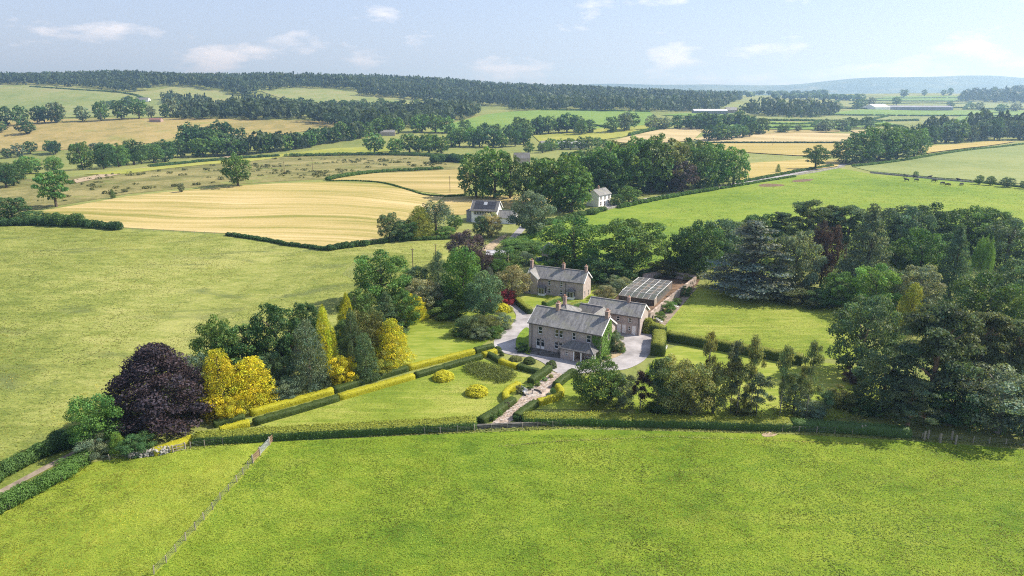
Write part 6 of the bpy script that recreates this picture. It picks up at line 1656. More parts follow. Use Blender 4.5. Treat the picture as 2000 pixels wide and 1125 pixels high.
wood('hilltop_wood', [(1503.7, 2388.7), (1649.0, 2594.1), (1829.3, 2667.2), (5284.4, 6098.5), (1851.9, 2129.9), (1561.3, 2177.5)], 24, (22, 32), 0.3, 'wood on the shoulder of the low hill', n_leaf=34)
wood('belt_wood', [(-312.8, 705.2), (-287.02, 733.7), (-245.99, 758.7), (-209.43, 791.1), (-179.89, 845.9), (-177.60, 805.7), (-213.78, 763.8), (-237.29, 730.6), (-270.07, 702.5)], 13, (14, 21), 0.1, 'back of the long belt of trees below the hay field', n_leaf=60)
wood('right_wood', [(475.3, 808.6), (547.2, 878.2), (631.1, 907.0), (857.2, 1019.4), (674.1, 798.1), (558.6, 791.8)], 14, (16, 26), 0.4, 'dark wood behind the pale field at the right edge', n_leaf=60)
def far_belts():
    """far plain: broken lines of woodland and hedges several kilometres off"""
    rng = np.random.default_rng(5)
    polys = []
    k = 0
    for i in range(54):
        y = rng.uniform(2300, 6200); x = rng.uniform(0.05, 0.95) * y
        if 900 < x < 2600 and 2500 < y < 3500 and rng.uniform() < 0.7: continue
        L_ = rng.uniform(150, 620) * y / 3500; D_ = rng.uniform(20, 70) * y / 3000; a = rng.normal(0, 0.25)
        c, s = math.cos(a), math.sin(a)
        polys.append([(x + c * u - s * v, y + s * u + c * v) for u, v in ((-L_ / 2, -D_ / 2), (L_ / 2, -D_ / 2), (L_ / 2, D_ / 2), (-L_ / 2, D_ / 2))])
    return polys
def plain_belts():
    rng = np.random.default_rng(8)
    V, Tn = [], []
    for poly in far_belts():
        P_ = np.array(poly); ym = P_[:, 1].mean(); sp = 22 * max(1, ym / 3500)
        nt = int(np.linalg.norm(P_[1] - P_[0]) * np.linalg.norm(P_[2] - P_[1]) / sp ** 2) + 4
        for t in range(nt):
            a, b = rng.uniform(size=2)
            p = P_[0] + (P_[1] - P_[0]) * a + (P_[3] - P_[0]) * b
            h = rng.uniform(12, 22); w = sp * 1.2; z = tz(*p)
            d = sphere_dirs(18, rng); d[:, 2] = np.abs(d[:, 2])
            c = d * np.array([w / 2, w / 2, h * 0.55]) + np.array([p[0], p[1], z + h * 0.42])
            v, q = quads_from(c, d, w * 0.55, rng, 0.9)
            V.append(v); Tn.append(np.repeat(rng.uniform(0.7, 1.2) * rng.uniform(0.8, 1.2, 18), 4))
    V = np.concatenate(V); t = np.concatenate(Tn)
    o = link('plain_woodland', np_mesh('plain_woodland', V, np.arange(len(V)).reshape(-1, 4), M['leaf'], np.stack([t, t, t], 1)))
    o.color = (*C['mid'], 1)
    tag(o, 'broken far belts of woodland across the plain', 'wood', None, 'stuff')
plain_belts()

def undergrowth(name, poly, n, rr, hh, col, label, leaf=0.45, per=26):
    rng = np.random.default_rng(n)
    P_ = np.array(poly); xs = rng.uniform(P_[:, 0].min(), P_[:, 0].max(), n); ys = rng.uniform(P_[:, 1].min(), P_[:, 1].max(), n)
    k = in_poly(xs, ys, poly); xs, ys = xs[k], ys[k]
    L = []
    for x, y in zip(xs, ys):
        r = rng.uniform(*rr); h = rng.uniform(*hh)
        L.append((x, y, tz(x, y) + h * 0.35, r, r, h * 0.6))
    v, q, t = lobed_fast(L, len(L) * per, leaf, rng)
    o = link(name, np_mesh(name, v, q, M['leaf'], t)); o.color = (*C[col], 1)
    tag(o, label, 'undergrowth', None, 'stuff')
undergrowth('undergrowth', [(53.77, 197.38), (65.31, 185.56), (78.31, 178.20), (85.35, 169.19), (72.41, 138.71), (70.05, 125.00), (62.73, 108.46), (72.22, 102.00), (89.47, 96.97), (204.55, 242.41), (162.63, 235.06), (130.75, 243.49), (87.94, 228.28), (65.87, 224.76)], 1500, (1.2, 2.6), (1.5, 4.5), 'mid', 'dark undergrowth filling the wood beside the croquet lawn', 0.5, 40)
undergrowth('undergrowth', [(-57.22, 116.41), (-49.74, 116.83), (-42.42, 117.89), (-35.22, 123.77), (-30.90, 127.03), (-25.64, 132.37), (-25.37, 151.76), (-25.50, 161.08), (-19.97, 168.87), (-2.69, 170.60), (0.00, 190.85), (-1.71, 221.29), (-16.60, 214.52), (-20.85, 190.85), (-31.55, 183.14), (-38.68, 163.06), (-42.59, 148.29), (-48.10, 135.81), (-59.24, 130.83)], 1300, (0.9, 2.0), (1.2, 3.2), 'mid', 'undergrowth between the garden trees left of the drive', 0.4, 34)
undergrowth('undergrowth', [(19.86, 329.2), (43.57, 362.6), (82.81, 367.7), (130.72, 397.1), (147.82, 451.1), (108.43, 486.3), (50.96, 456.1), (23.99, 401.0)], 500, (1.5, 3.5), (1.5, 5), 'dark', 'undergrowth below the dark wood by the lane', 0.8, 30)
undergrowth('undergrowth', [(9.30, 199.16), (21.52, 197.43), (38.73, 199.12), (54.94, 202.00), (59.79, 221.24), (43.35, 224.82), (17.34, 224.83)], 260, (1.2, 2.4), (1.2, 3.5), 'leafy', 'bushes under the oak and the big tree behind the second house', 0.45, 40)
undergrowth('undergrowth', [(11.82, 110.24), (22.51, 109.05), (44.60, 107.88), (59.91, 106.36), (63.32, 111.45), (45.30, 109.84), (27.75, 112.48), (12.93, 112.27)], 260, (0.6, 1.3), (0.9, 2.6), 'olive', 'low plants along the inside of the front hedge', 0.3, 30)
def value_noise(x, y, scale, seed):
    r = np.random.default_rng(seed).uniform(-1, 1, (257, 257))
    u, v = x / scale, y / scale
    i, j = np.floor(u).astype(int), np.floor(v).astype(int); fu, fv = u - i, v - j
    fu, fv = fu * fu * (3 - 2 * fu), fv * fv * (3 - 2 * fv)
    g = lambda a, b: r[a % 257, b % 257]
    return (g(i, j) * (1 - fu) + g(i + 1, j) * fu) * (1 - fv) + (g(i, j + 1) * (1 - fu) + g(i + 1, j + 1) * fu) * fv
def tufts(name, poly, n, size, col, label, seed, lift=0.02, var=0.50, yel=0.17):
    rng = np.random.default_rng(seed)
    P_ = np.array(poly); xs = rng.uniform(P_[:, 0].min(), P_[:, 0].max(), n); ys = rng.uniform(P_[:, 1].min(), P_[:, 1].max(), n)
    w = np.sin(xs * 0.9 + 2 * np.sin(ys * 0.31)) * np.sin(ys * 0.7 + 1.7 * np.sin(xs * 0.23)) + np.sin(xs * 0.21 + ys * 0.13) * 0.6
    k = in_poly(xs, ys, poly) & (w + rng.normal(0, 1.6, n) > -1.0); xs, ys, w = xs[k], ys[k], w[k]
    n = len(xs)
    nor = np.stack([rng.normal(0, 1, n), rng.normal(0, 1, n), rng.uniform(1.6, 5.0, n)], 1); nor /= np.linalg.norm(nor, axis=1, keepdims=True)
    c = np.stack([xs, ys, terrain(xs, ys) + lift + size * 0.25], 1)
    v, q = quads_from(c, nor, size, rng, 0.6)
    ca, sa = math.cos(0.5), math.sin(0.5); xr, yr = xs * ca + ys * sa, (-xs * sa + ys * ca) * 0.55
    k_ = size / 0.19
    nz = 0.5 * value_noise(xr, yr, 0.9 * k_, seed + 20) + 0.55 * value_noise(xr, yr, 2.6 * k_, seed + 30) + 0.5 * value_noise(xs, ys, 9.0 * k_, seed + 40) + 0.35 * value_noise(xs, ys, 34.0, seed + 50)
    hz_ = 0.6 * value_noise(xs, ys, 4.0 * k_, seed + 60) + 0.6 * value_noise(xs, ys, 21.0 * k_, seed + 70)
    t = rng.uniform(0.8, 1.2, n) * np.clip(1 + var * nz, 0.45, 1.7); hu = rng.normal(0, 0.07, n) + yel * hz_
    o = link(name, np_mesh(name, v, q, M['leaf'], np.repeat(np.stack([t * (1 + hu), t, t * (1 - hu)], 1), 4, axis=0))); o.color = (*col, 1)
    tag(o, label, 'grass', None, 'stuff')
tufts('grass_tufts', [(-53.32, 58.07), (69.31, 58.07), (102.12, 93.10), (86.22, 96.97), (58.43, 99.94), (25.56, 102.35), (0.00, 102.00), (-33.39, 99.94), (-37.98, 99.94)], 230000, 0.19, (0.198, 0.268, 0.026), 'tufted grass of the foreground pasture', 1)
tufts('long_grass', [(-53.42, 96.40), (-38.51, 100.28), (-3.42, 102.88), (9.53, 104.32), (25.79, 103.42), (47.58, 102.00), (66.68, 99.77), (86.22, 96.97), (87.72, 98.93), (67.67, 101.48), (48.29, 103.78), (26.11, 104.87), (9.65, 105.79), (-3.46, 104.14), (-38.97, 101.65), (-54.03, 97.70)], 26000, 0.34, (0.19, 0.215, 0.05), 'strip of long uncut grass along the front fence', 6, 0.08)
tufts('lawn_grass', [(-42.29, 106.36), (-31.92, 114.38), (-19.39, 124.26), (-5.96, 134.61), (0.00, 131.81), (5.17, 127.55), (3.20, 123.03), (-1.42, 115.67), (-5.73, 106.36), (-26.11, 104.87), (-39.55, 103.42)], 60000, 0.12, (0.205, 0.245, 0.036), 'short mown grass of the front lawn', 14, 0.045, 0.38, 0.12)
tufts('lawn_grass', [(36.55, 153.18), (38.84, 159.12), (50.84, 184.58), (66.22, 179.65), (77.00, 174.96), (86.34, 171.36), (71.30, 138.71), (61.90, 137.52), (52.47, 142.41), (44.59, 146.95)], 60000, 0.15, (0.215, 0.250, 0.038), 'short mown grass of the croquet lawn', 15, 0.045, 0.34, 0.12)
tufts('worn_track', [(-3.29, 98.27), (8.37, 100.28), (25.41, 101.65), (41.92, 100.45), (57.93, 98.93), (57.76, 98.60), (41.80, 100.11), (25.32, 101.22), (8.34, 99.77), (-3.28, 97.78)], 9000, 0.22, (0.36, 0.36, 0.10), 'faint pale wheel track through the foreground pasture', 8, 0.05)
tufts('grass_tufts', [(-62.92, 58.07), (-42.38, 59.48), (-42.62, 67.39), (-39.76, 90.19), (-39.31, 98.93), (-51.03, 98.31), (-64.71, 92.25), (-70.03, 81.24), (-74.81, 72.05)], 80000, 0.18, (0.250, 0.300, 0.036), 'tufted grass of the paddock', 2)
tufts('grass_tufts', [(-229.26, 284.35), (-160.34, 274.86), (-112.24, 262.18), (-65.73, 237.42), (-25.08, 252.04), (-22.34, 190.85), (-40.50, 171.47), (-61.74, 139.78), (-71.72, 116.67), (-73.52, 97.40), (-80.85, 89.88)], 150000, 0.32, (0.232, 0.248, 0.058), 'long seeding grass of the large left pasture', 3, 0.05, 0.62, 0.22)
tufts('grass_tufts', [(9.96, 214.54), (75.12, 332.0), (221.75, 465.7), (253.87, 409.3), (303.7, 382.1), (225.10, 279.19), (166.93, 315.5), (124.83, 331.0), (68.00, 261.82), (57.96, 271.57), (42.87, 281.79)], 70000, 0.42, (0.18, 0.245, 0.034), 'tufted grass of the cattle pasture', 4, 0.08)

# ------------------------------------------------------------------ field hedges and scrub
for pl, w, h, col, lab in [
    ([(-220.46, 284.17), (-207.67, 284.40), (-196.15, 284.95)], 4.0, 3.0, 'dark', 'thick hedge under the round dark tree at the left border'),
    ([(-194.69, 285.03), (-188.27, 284.46), (-181.87, 283.85)], 5.0, 5.0, 'mid', 'tall bushy clump at the foot of the stubble field'),
    ([(-180.27, 282.98), (-170.88, 280.47), (-162.54, 277.72)], 3.5, 3.2, 'dark', 'dark hedge length ending the bushy clump at the stubble field'),
    ([(-112.79, 265.58), (-103.83, 261.12), (-94.18, 256.26), (-84.39, 250.07), (-75.33, 245.28), (-67.13, 239.93)], 2.0, 1.4, 'dark', 'dark hedge along the foot of the stubble field'),
    ([(-65.75, 239.62), (-57.86, 243.22), (-53.36, 244.07)], 2.8, 2.0, 'dark', 'short dark hedge at the corner of the stubble field'),
    ([(-52.73, 245.59), (-44.05, 250.08), (-32.89, 252.78), (-22.60, 254.66)], 1.8, 1.4, 'mid', 'low hedge in front of the willow garden'),
    ([(-104.29, 387.8), (-87.65, 391.1), (-71.90, 384.7), (-53.94, 359.7), (-44.31, 346.9), (-33.66, 344.5), (-24.92, 349.1)], 1.1, 0.6, 'mid', 'dark hedge between the two stubble fields'),
    ([(-105.50, 392.5), (-98.22, 425.1), (-88.65, 458.1), (-70.57, 474.3), (-50.80, 488.1)], 4.0, 2.0, 'mid', 'scrubby hedge along the top of the small stubble field'),
    ([(-225.06, 691.5), (-179.95, 695.4), (-122.25, 689.1), (-72.61, 654.4), (-43.98, 593.9)], 6.0, 3.0, 'mid', 'dark scrub line across the far common'),
    ([(-62.27, 559.8), (-50.54, 568.2), (-38.82, 551.1)], 8.0, 6.0, 'dark', 'scrub thicket beside the tall clump'),
    ([(-293.28, 564.1), (-289.71, 630.2), (-268.33, 671.1), (-235.53, 692.3)], 7.0, 2.5, 'dark', 'scrub line along the far edge of the common'),
    ([(51.01, 321.6), (69.33, 340.9), (92.52, 362.2), (113.90, 379.8)], 2.6, 2.0, 'leafy', 'leafy hedge along the lane right of the white farmhouse'),
    ([(117.83, 383.5), (146.02, 407.0), (177.34, 432.4)], 2.2, 1.2, 'leafy', 'low hedge along the lane beyond the dark wood'),
    ([(133.43, 405.6), (160.57, 430.5), (198.81, 468.8), (234.26, 504.8)], 2.6, 1.6, 'mid', 'hedge between the lane and the golden stubble corner'),
    ([(6.28, 274.80), (17.35, 285.45), (29.50, 299.31), (42.82, 314.6)], 4.0, 2.2, 'mid', 'rough hedge under the big trees along the lane'),
    ([(248.31, 500.5), (307.5, 546.1), (387.1, 616.6), (465.1, 685.5), (593.0, 775.6)], 3.0, 1.8, 'leafy', 'hedge along the top of the pale field'),
    ([(239.67, 456.6), (254.22, 437.1), (266.76, 420.3), (280.61, 408.0), (297.13, 381.0)], 2.0, 1.0, 'mid', 'patchy hedge between the pale field and the cattle'),
    ([(203.98, 770.1), (255.65, 772.2), (318.8, 773.9), (376.1, 774.5)], 3.5, 2.0, 'dark', 'dark straight hedge between the stubble strips'),
    ([(-2.60, 224.80), (1.87, 243.96), (7.93, 259.59), (12.31, 269.05)], 4.0, 2.6, 'leafy', 'overgrown hedge on the bank of the grey lane'),
    ([(-70.13, 79.48), (-68.66, 83.31), (-67.45, 86.92), (-66.56, 90.24), (-66.10, 93.78)], 3.0, 1.9, 'leafy', 'overgrown hedge between the tan track and the paddock'),
    ([(-75.48, 86.74), (-75.28, 90.65), (-74.43, 93.92), (-73.09, 96.73)], 2.6, 2.2, 'mid', 'overgrown hedge between the tan track and the long pasture'),
    ([(-72.98, 97.06), (-71.88, 98.69), (-69.99, 99.66)], 3.0, 2.8, 'dark', 'dark end of the track hedge in the beech shade'),
    ([(69.71, 953.0), (115.21, 985.6), (136.00, 929.2)], 5.0, 2.5, 'dark', 'dark hedge on the green dome'),
    ([(143.97, 853.3), (180.06, 910.9), (221.35, 977.1)], 6.0, 4.0, 'leafy', 'leafy hedge between the yellow green and tan fields'),
]:
    hedgerow(pl, w, h, col, lab, dens=60 if pl[0][1] < 130 else (14 if h < 4 else 10), leaf=0.2 if pl[0][1] < 130 else (0.42 if pl[0][1] < 330 else 0.7))
hl = [[(219.23, 1000.6), (320.6, 1046.1), (421.5, 1030.7), (597.5, 1137.2)], [(292.83, 953.1), (403.5, 985.4), (529.1, 1034.5), (564.8, 1016.8)], [(347.2, 1082.1), (491.1, 1122.4), (703.9, 1222.0)], [(555.4, 1363.3), (747.9, 1468.3), (861.6, 1479.9), (1136.2, 1500.8)],
      [(734.1, 1686.3), (875.1, 1722.6), (1167.0, 1828.1)], [(911.5, 1906.5), (1110.5, 2017.5), (1439.4, 2233.5)], [(1054.7, 2208.8), (1277.3, 2322.8), (1538.6, 2389.2)], [(1286.4, 2542.4), (1489.4, 2576.2), (1647.0, 2532.3)], [(1112.2, 1741.1), (1255.1, 1764.4), (1339.8, 1740.6)],
      [(1051.8, 2272.4), (835.2, 1858.9), (633.1, 1556.3)], [(1523.6, 2349.6), (1153.1, 1795.7)], [(747.4, 1205.7), (696.8, 1003.0), (700.9, 920.2)], [(768.0, 1445.3), (614.2, 1203.3)], [(491.1, 1122.4), (438.9, 1018.2)], [(-1103.7, 1632.0), (-852.3, 1555.0), (-740.9, 1445.8)], [(56.31, 1292.3), (148.81, 1280.5), (253.04, 1289.8)]]
hl = sorted(hl[:14], key=lambda p: p[0][1] + p[-1][1]) + hl[14:]
for i, pl in enumerate(hl):
    hedgerow(pl, 7.0, 2.6, 'mid', ORD[i] + ' nearest of the thin hedge lines across the right plain' if i < 14 else ('dark boundary line running down the hill pasture' if i == 14 else 'thin hedge at the foot of the forest slope'), dens=0.9, leaf=2.6, group='far field hedges' if i < 14 else None, gap=0.15)
def scrub():
    """gorse and thorn bushes on the common: too many and too small to name one by one"""
    rng = np.random.default_rng(21)
    poly = [(-250.96, 339.9), (-275.60, 434.2), (-266.26, 598.0), (-222.25, 682.6), (-69.31, 624.2), (-45.51, 510.6), (-96.50, 463.1), (-111.22, 402.9), (-150.96, 381.1), (-200.55, 356.3), (-220.36, 324.5)]
    P_ = np.array(poly); n = 900
    xs = rng.uniform(P_[:, 0].min(), P_[:, 0].max(), n); ys = rng.uniform(P_[:, 1].min(), P_[:, 1].max(), n)
    k = in_poly(xs, ys, poly) & (np.sin(xs / 23 + 1) * np.sin(ys / 31) + rng.normal(0, 0.5, n) > 0.35)
    xs, ys = xs[k], ys[k]
    L = []
    for x, y in zip(xs, ys):
        s = rng.uniform(0.5, 1.5)
        for j in range(3):
            L.append((x + rng.normal(0, 1.6), y + rng.normal(0, 0.8), tz(x, y) + s * 0.4, s, s, s * 0.75))
    v, q, t = lobed_fast(L, len(L) * 22, 0.75, rng)
    o = link('scrub', np_mesh('scrub', v, q, M['leaf'], t)); o.color = (0.115, 0.13, 0.048, 1)
    tag(o, 'dark gorse and thorn scrub scattered over the common', 'scrub', None, 'stuff')
scrub()

# ivy on the main house
def ivy(name, label, patches, col, dens=60):
    rng = np.random.default_rng(len(patches) + 3)
    cs, ns = [], []
    for (o, ux, uz, n, w, h, fn) in patches:
        k = int(w * h * dens)
        a = rng.uniform(0, w, k); b = rng.uniform(0, h, k)
        m = np.array([fn(x, z) for x, z in zip(a, b)])
        a, b = a[m], b[m]
        c = np.array(o) + a[:, None] * np.array(ux) + b[:, None] * np.array((0, 0, 1)) + np.array(n) * rng.uniform(0.03, 0.28, len(a))[:, None]
        cs.append(c); ns.append(np.tile(np.array(n, float), (len(a), 1)))
    c = np.concatenate(cs); nn = np.concatenate(ns) + np.array((0, 0, 0.35))
    nn = nn + rng.normal(size=nn.shape) * 0.45; nn /= np.linalg.norm(nn, axis=1, keepdims=True)
    v, q, t = hedge_leaf_mesh(c, nn, 0.26, rng)
    ob = link(name, np_mesh(name, v, q, M['leaf'], t), None, (HX, HY, 0)); ob.rotation_euler = (0, 0, HYAW)
    ob.color = (*C[col], 1)
    tag(ob, label, 'ivy')
ivy('ivy', 'green ivy covering the sunny gable and front corner of the main house', [
    ((17.0, 0, 0), (0, 1, 0), 0, (1, 0, 0), 8.2, 8.2, lambda y, z: z < 6.0 + 2.4 * (1 - abs(y - 4.1) / 4.1) - 0.3 + 0.2 * math.sin(y * 3) and not (abs(y - 4.1) < 0.5 and 3.4 < z < 5.2) and (y < 5.8 or z < 4.4)),
    ((15.0, 0, 0), (1, 0, 0), 0, (0, -1, 0), 2.0, 5.7, lambda x, z: z < 5.55 and x > 0.15 + 0.25 * math.sin(z * 2.3))], 'bright', 75)

# ------------------------------------------------------------------ fences, gates, poles
POST = {}
def post_mesh(h, w, mat):
    k = (h, w, mat)
    if k not in POST:
        mb = MB(); mb.box(-w / 2, w / 2, -w / 2, w / 2, -0.3, h); mb.box(-w * 0.4, w * 0.4, -w * 0.4, w * 0.4, h + 0.001, h + 0.03); POST[k] = mb.mesh('post', M[mat])
    return POST[k]
def fence(pl, label, h=1.15, w=0.105, step=None, wires=(0.3, 0.55, 0.8, 1.05), mat='wood', group=None, lean=0.04):
    p = np.array(pl, float) if step is None else resample(pl, step)
    o0 = (p[0][0], p[0][1], tz(*p[0])); rs = random.Random(len(p))
    r = empty('wire_fence', o0)
    wm = MB()
    for i, (x, y) in enumerate(p):
        o = link('post', post_mesh(h, w, mat), r, (x - o0[0], y - o0[1], tz(x, y) - o0[2])); o.rotation_euler = (rs.gauss(0, lean), rs.gauss(0, lean), rs.uniform(0, 1)); o.scale = (1, 1, rs.uniform(0.9, 1.1))
        if i:
            a, b = p[i - 1], p[i]
            for z in wires:
                wm.bar((a[0] - o0[0], a[1] - o0[1], tz(*a) - o0[2] + z), (b[0] - o0[0], b[1] - o0[1], tz(*b) - o0[2] + z), 0.018, 0.018)
    wm.build('wire', M['wire'], r)
    tag(r, label, 'fence', group)
    return r
fence([(-42.31, 68.09), (-41.83, 70.09), (-41.65, 72.19), (-41.45, 74.39), (-41.15, 76.49), (-40.97, 78.69), (-40.78, 81.00), (-40.68, 83.30), (-40.39, 85.45), (-40.14, 87.84), (-39.98, 89.77), (-39.91, 91.63), (-39.80, 93.25)], 'wire fence running down the foreground between paddock and pasture')
fence([(-65.25, 93.16), (-62.11, 93.87), (-59.25, 94.45), (-56.12, 95.33), (-53.66, 96.41)], 'wire fence in front of the tumbled drystone wall', step=2.6)
fence([(-53.31, 97.04), (-49.38, 98.30), (-44.11, 99.60), (-38.68, 100.79)], 'wire fence from the drystone wall to the gate', step=2.7)
fence([(-38.68, 100.79), (-30.45, 101.48), (-22.12, 102.18), (-11.97, 102.71), (-3.44, 103.60), (4.34, 104.50), (9.60, 105.24)], 'wire fence in front of the long front hedge and sunken wall', step=2.8)
fence([(9.79, 105.42), (20.89, 104.87), (34.60, 104.14), (48.01, 103.06), (59.47, 102.00)], 'wire fence in front of the hedge below the young grove', step=2.6)
fence([(59.64, 102.00), (67.27, 100.79), (74.80, 99.43), (84.50, 97.95)], 'wire fence in the shade of the scots pines', step=2.4)
fence([(-65.48, 93.01), (-66.08, 88.27), (-67.61, 84.95), (-68.62, 81.23), (-69.29, 78.34)], 'wire fence along the overgrown track hedge', step=2.8)
fence([(-160.85, 277.72), (-141.81, 273.42), (-123.08, 268.72), (-113.62, 265.62)], 'thin fence between the hedges at the foot of the stubble field', step=5.0, wires=(0.5, 1.0))

def rail_panel(r, a, b, h, n, mat, th=0.05, bh=0.12, name='rail'):
    for k in range(n):
        z = 0.2 + (h - 0.25) * k / (n - 1)
        mb = MB(); mb.bar((a[0], a[1], z), (b[0], b[1], z), th, bh); mb.build(name, M[mat], r)
def gate_line():
    a, b = np.array((-39.75, 93.10)), np.array((-38.85, 100.79))
    at = lambda t: a + (b - a) * t
    o0 = (*a, tz(*a))
    for (t0, t1, nm, mat, lab, n) in ((0.0, 0.30, 'wooden_hurdle', 'brown_wood', 'wooden rail hurdle at the near end of the metal gate', 5), (0.31, 0.72, 'metal_gate', 'steel', 'galvanised metal field gate across the fence line', 6), (0.73, 1.0, 'wooden_hurdle', 'brown_wood', 'wooden rail hurdle between the metal gate and the hedge fence', 5)):
        p, q = at(t0), at(t1); r = empty(nm, (*p, tz(*p)))
        A_, B_ = (0, 0), tuple(q - p)
        rail_panel(r, A_, B_, 1.25, n, mat, 0.05, 0.10 if mat != 'steel' else 0.06)
        for c in (A_, B_):
            o = link('post', post_mesh(1.45, 0.18, 'wood'), r, (c[0], c[1], 0))
        if mat == 'steel':
            mb = MB(); mb.bar((A_[0], A_[1], 0.2), (B_[0], B_[1], 1.2), 0.05, 0.05); mb.build('brace', M['steel'], r)
        tag(r, lab, 'gate')
gate_line()
def rail_fence(pl, lab):
    p = resample(pl, 2.2); o0 = (*p[0], tz(*p[0])); r = empty('rail_fence', o0)
    for a, b in zip(p, p[1:]):
        rail_panel(r, tuple(a - p[0]), tuple(b - p[0]), 1.15, 3, 'wood')
    for a in p: link('post', post_mesh(1.25, 0.16, 'wood'), r, (a[0] - p[0][0], a[1] - p[0][1], 0))
    tag(r, lab, 'fence')
rail_fence([(-65.73, 91.38), (-65.32, 93.01)], 'short wooden rail fence where the track meets the paddock')
rail_fence([(-53.58, 96.40), (-52.07, 97.35)], 'small wooden rails beside the tumbled drystone wall')

def tree_guard(x, y, lab):
    o = link('tree_guard', post_mesh(1.7, 0.2, 'wood'), None, (x, y, tz(x, y))); o.rotation_euler = (0.03, -0.05, 0.3)
    tag(o, lab, 'post', 'pale stakes in the shade of the pines')
for k, (x, y) in enumerate([(58.03, 102.18), (58.63, 102.35), (67.39, 100.28), (68.18, 100.62), (69.48, 99.43), (71.83, 100.28), (71.66, 98.93)]):
    tree_guard(x, y, ORD[k] + ' pale wooden stake from left in the shade of the pines')

def pole(x, y, h, lab):
    r = empty('utility_pole', (x, y, tz(x, y)))
    mb = MB(); mb.tube([(0, 0, -0.5), (0, 0, h)], [0.16, 0.11], 7); mb.build('shaft', M['pole'], r)
    mb = MB(); mb.bar((-0.7, 0, h - 0.5), (0.7, 0, h - 0.5), 0.1, 0.12); mb.build('crossarm', M['pole'], r)
    for s in (-0.6, 0, 0.6):
        mb = MB(); mb.tube([(s, 0, h - 0.44), (s, 0, h - 0.25)], [0.06, 0.04], 6); mb.build('insulator', M['white'], r)
    tag(r, lab, 'utility pole')
for px, h, lab in (((-32.43, 357.2), 8.5, 'utility pole at the edge of the small stubble field'), ((-138.32, 478.0), 9.0, 'utility pole alone on the common'), ((-145.37, 439.6), 8.0, 'fainter utility pole left of the one on the common'),
                ((-31.15, 208.12), 7.5, 'utility pole behind the big round green tree'), ((-25.45, 221.24), 6.0, 'utility pole beside the copper beech'), ((278.35, 742.6), 8.0, 'utility pole in the golden stubble strip'), ((322.4, 1382.4), 22, 'tall far pole in front of the forest slope')):
    pole(*px, h, lab)

# ------------------------------------------------------------------ benches, pond, small garden things
def bench(x, y, rz, lab, mat='white', L=1.7):
    r = empty('garden_bench', (x, y, tz(x, y) + 0.09), rz)
    for i in range(4):
        mb = MB(); mb.box(-L / 2, L / 2, 0.02 + i * 0.13, 0.12 + i * 0.13, 0.42, 0.46); mb.build('seat_slat', M[mat], r)
    for i in range(4):
        mb = MB(); mb.box(-L / 2, L / 2, 0.52 + i * 0.03, 0.55 + i * 0.03, 0.52 + i * 0.13, 0.62 + i * 0.13); mb.build('back_slat', M[mat], r)
    for sx in (-1, 1):
        mb = MB(); mb.box(sx * L / 2 - 0.05, sx * L / 2 + 0.05, 0.0, 0.10, 0, 0.68); mb.box(sx * L / 2 - 0.05, sx * L / 2 + 0.05, 0.1, 0.5, 0.60, 0.67); mb.build('arm', M[mat], r)
        mb = MB(); mb.bar((sx * (L / 2 + 0.06), 0.55, 0), (sx * (L / 2 + 0.06), 0.68, 1.05), 0.07, 0.08); mb.build('leg', M[mat], r)
    tag(r, lab, 'bench')
for px, rz, lab, mat in (((12.07, 136.34), HYAW, 'white garden bench outside the porch lobby window', 'white'), ((16.30, 134.90), HYAW, 'white garden bench in front of the open porch', 'white'),
                    ((10.85, 137.81), HYAW, 'grey bench against the house wall left of the porch', 'wood'), ((1.74, 118.34), -1.0, 'white bench beside the round pond', 'white'),
                    ((43.23, 171.01), 2.0, 'white bench against the garden wall farther along the border', 'white'), ((36.57, 159.12), 2.0, 'white bench against the near end of the garden wall', 'white'),
                    ((34.04, 140.54), 1.2, 'little white seat beside the square hedge block', 'white')):
    bench(*px, rz, lab, mat, 1.9 if mat == 'white' else 2.2)

def pond():
    x, y = (3.86, 117.89)
    r = empty('round_pond', (x, y, tz(x, y) + 0.07))
    mb = MB(); N = 28
    for k in range(int(N * 0.62)):
        a0, a1 = 2 * math.pi * k / N, 2 * math.pi * (k + 1) / N
        p = lambda a, rr, z: (math.cos(a) * rr, math.sin(a) * rr, z)
        for q in ([p(a0, 1.75, 0), p(a1, 1.75, 0), p(a1, 1.75, 0.32), p(a0, 1.75, 0.32)], [p(a0, 1.75, 0.32), p(a1, 1.75, 0.32), p(a1, 1.55, 0.32), p(a0, 1.55, 0.32)], [p(a0, 1.55, 0.32), p(a1, 1.55, 0.32), p(a1, 1.55, 0), p(a0, 1.55, 0)]):
            mb.face(q)
    mb.build('rim', M['dark_rubble'], r)
    f = MB(); f.face([(math.cos(2 * math.pi * k / N) * 1.54, math.sin(2 * math.pi * k / N) * 1.54, 0.04) for k in range(N)]); f.build('pebble_bed', M['rubble'], r)
    s = MB(); s.tube([(0, 0, 0.04), (0, 0, 0.9)], [0.16, 0.09], 8); s.box(-0.22, 0.22, -0.22, 0.22, 0.9, 0.97); s.build('sundial', M['quoin'], r)
    tag(r, 'round stone feature with dark rim and sundial on the path', 'sundial')
pond()
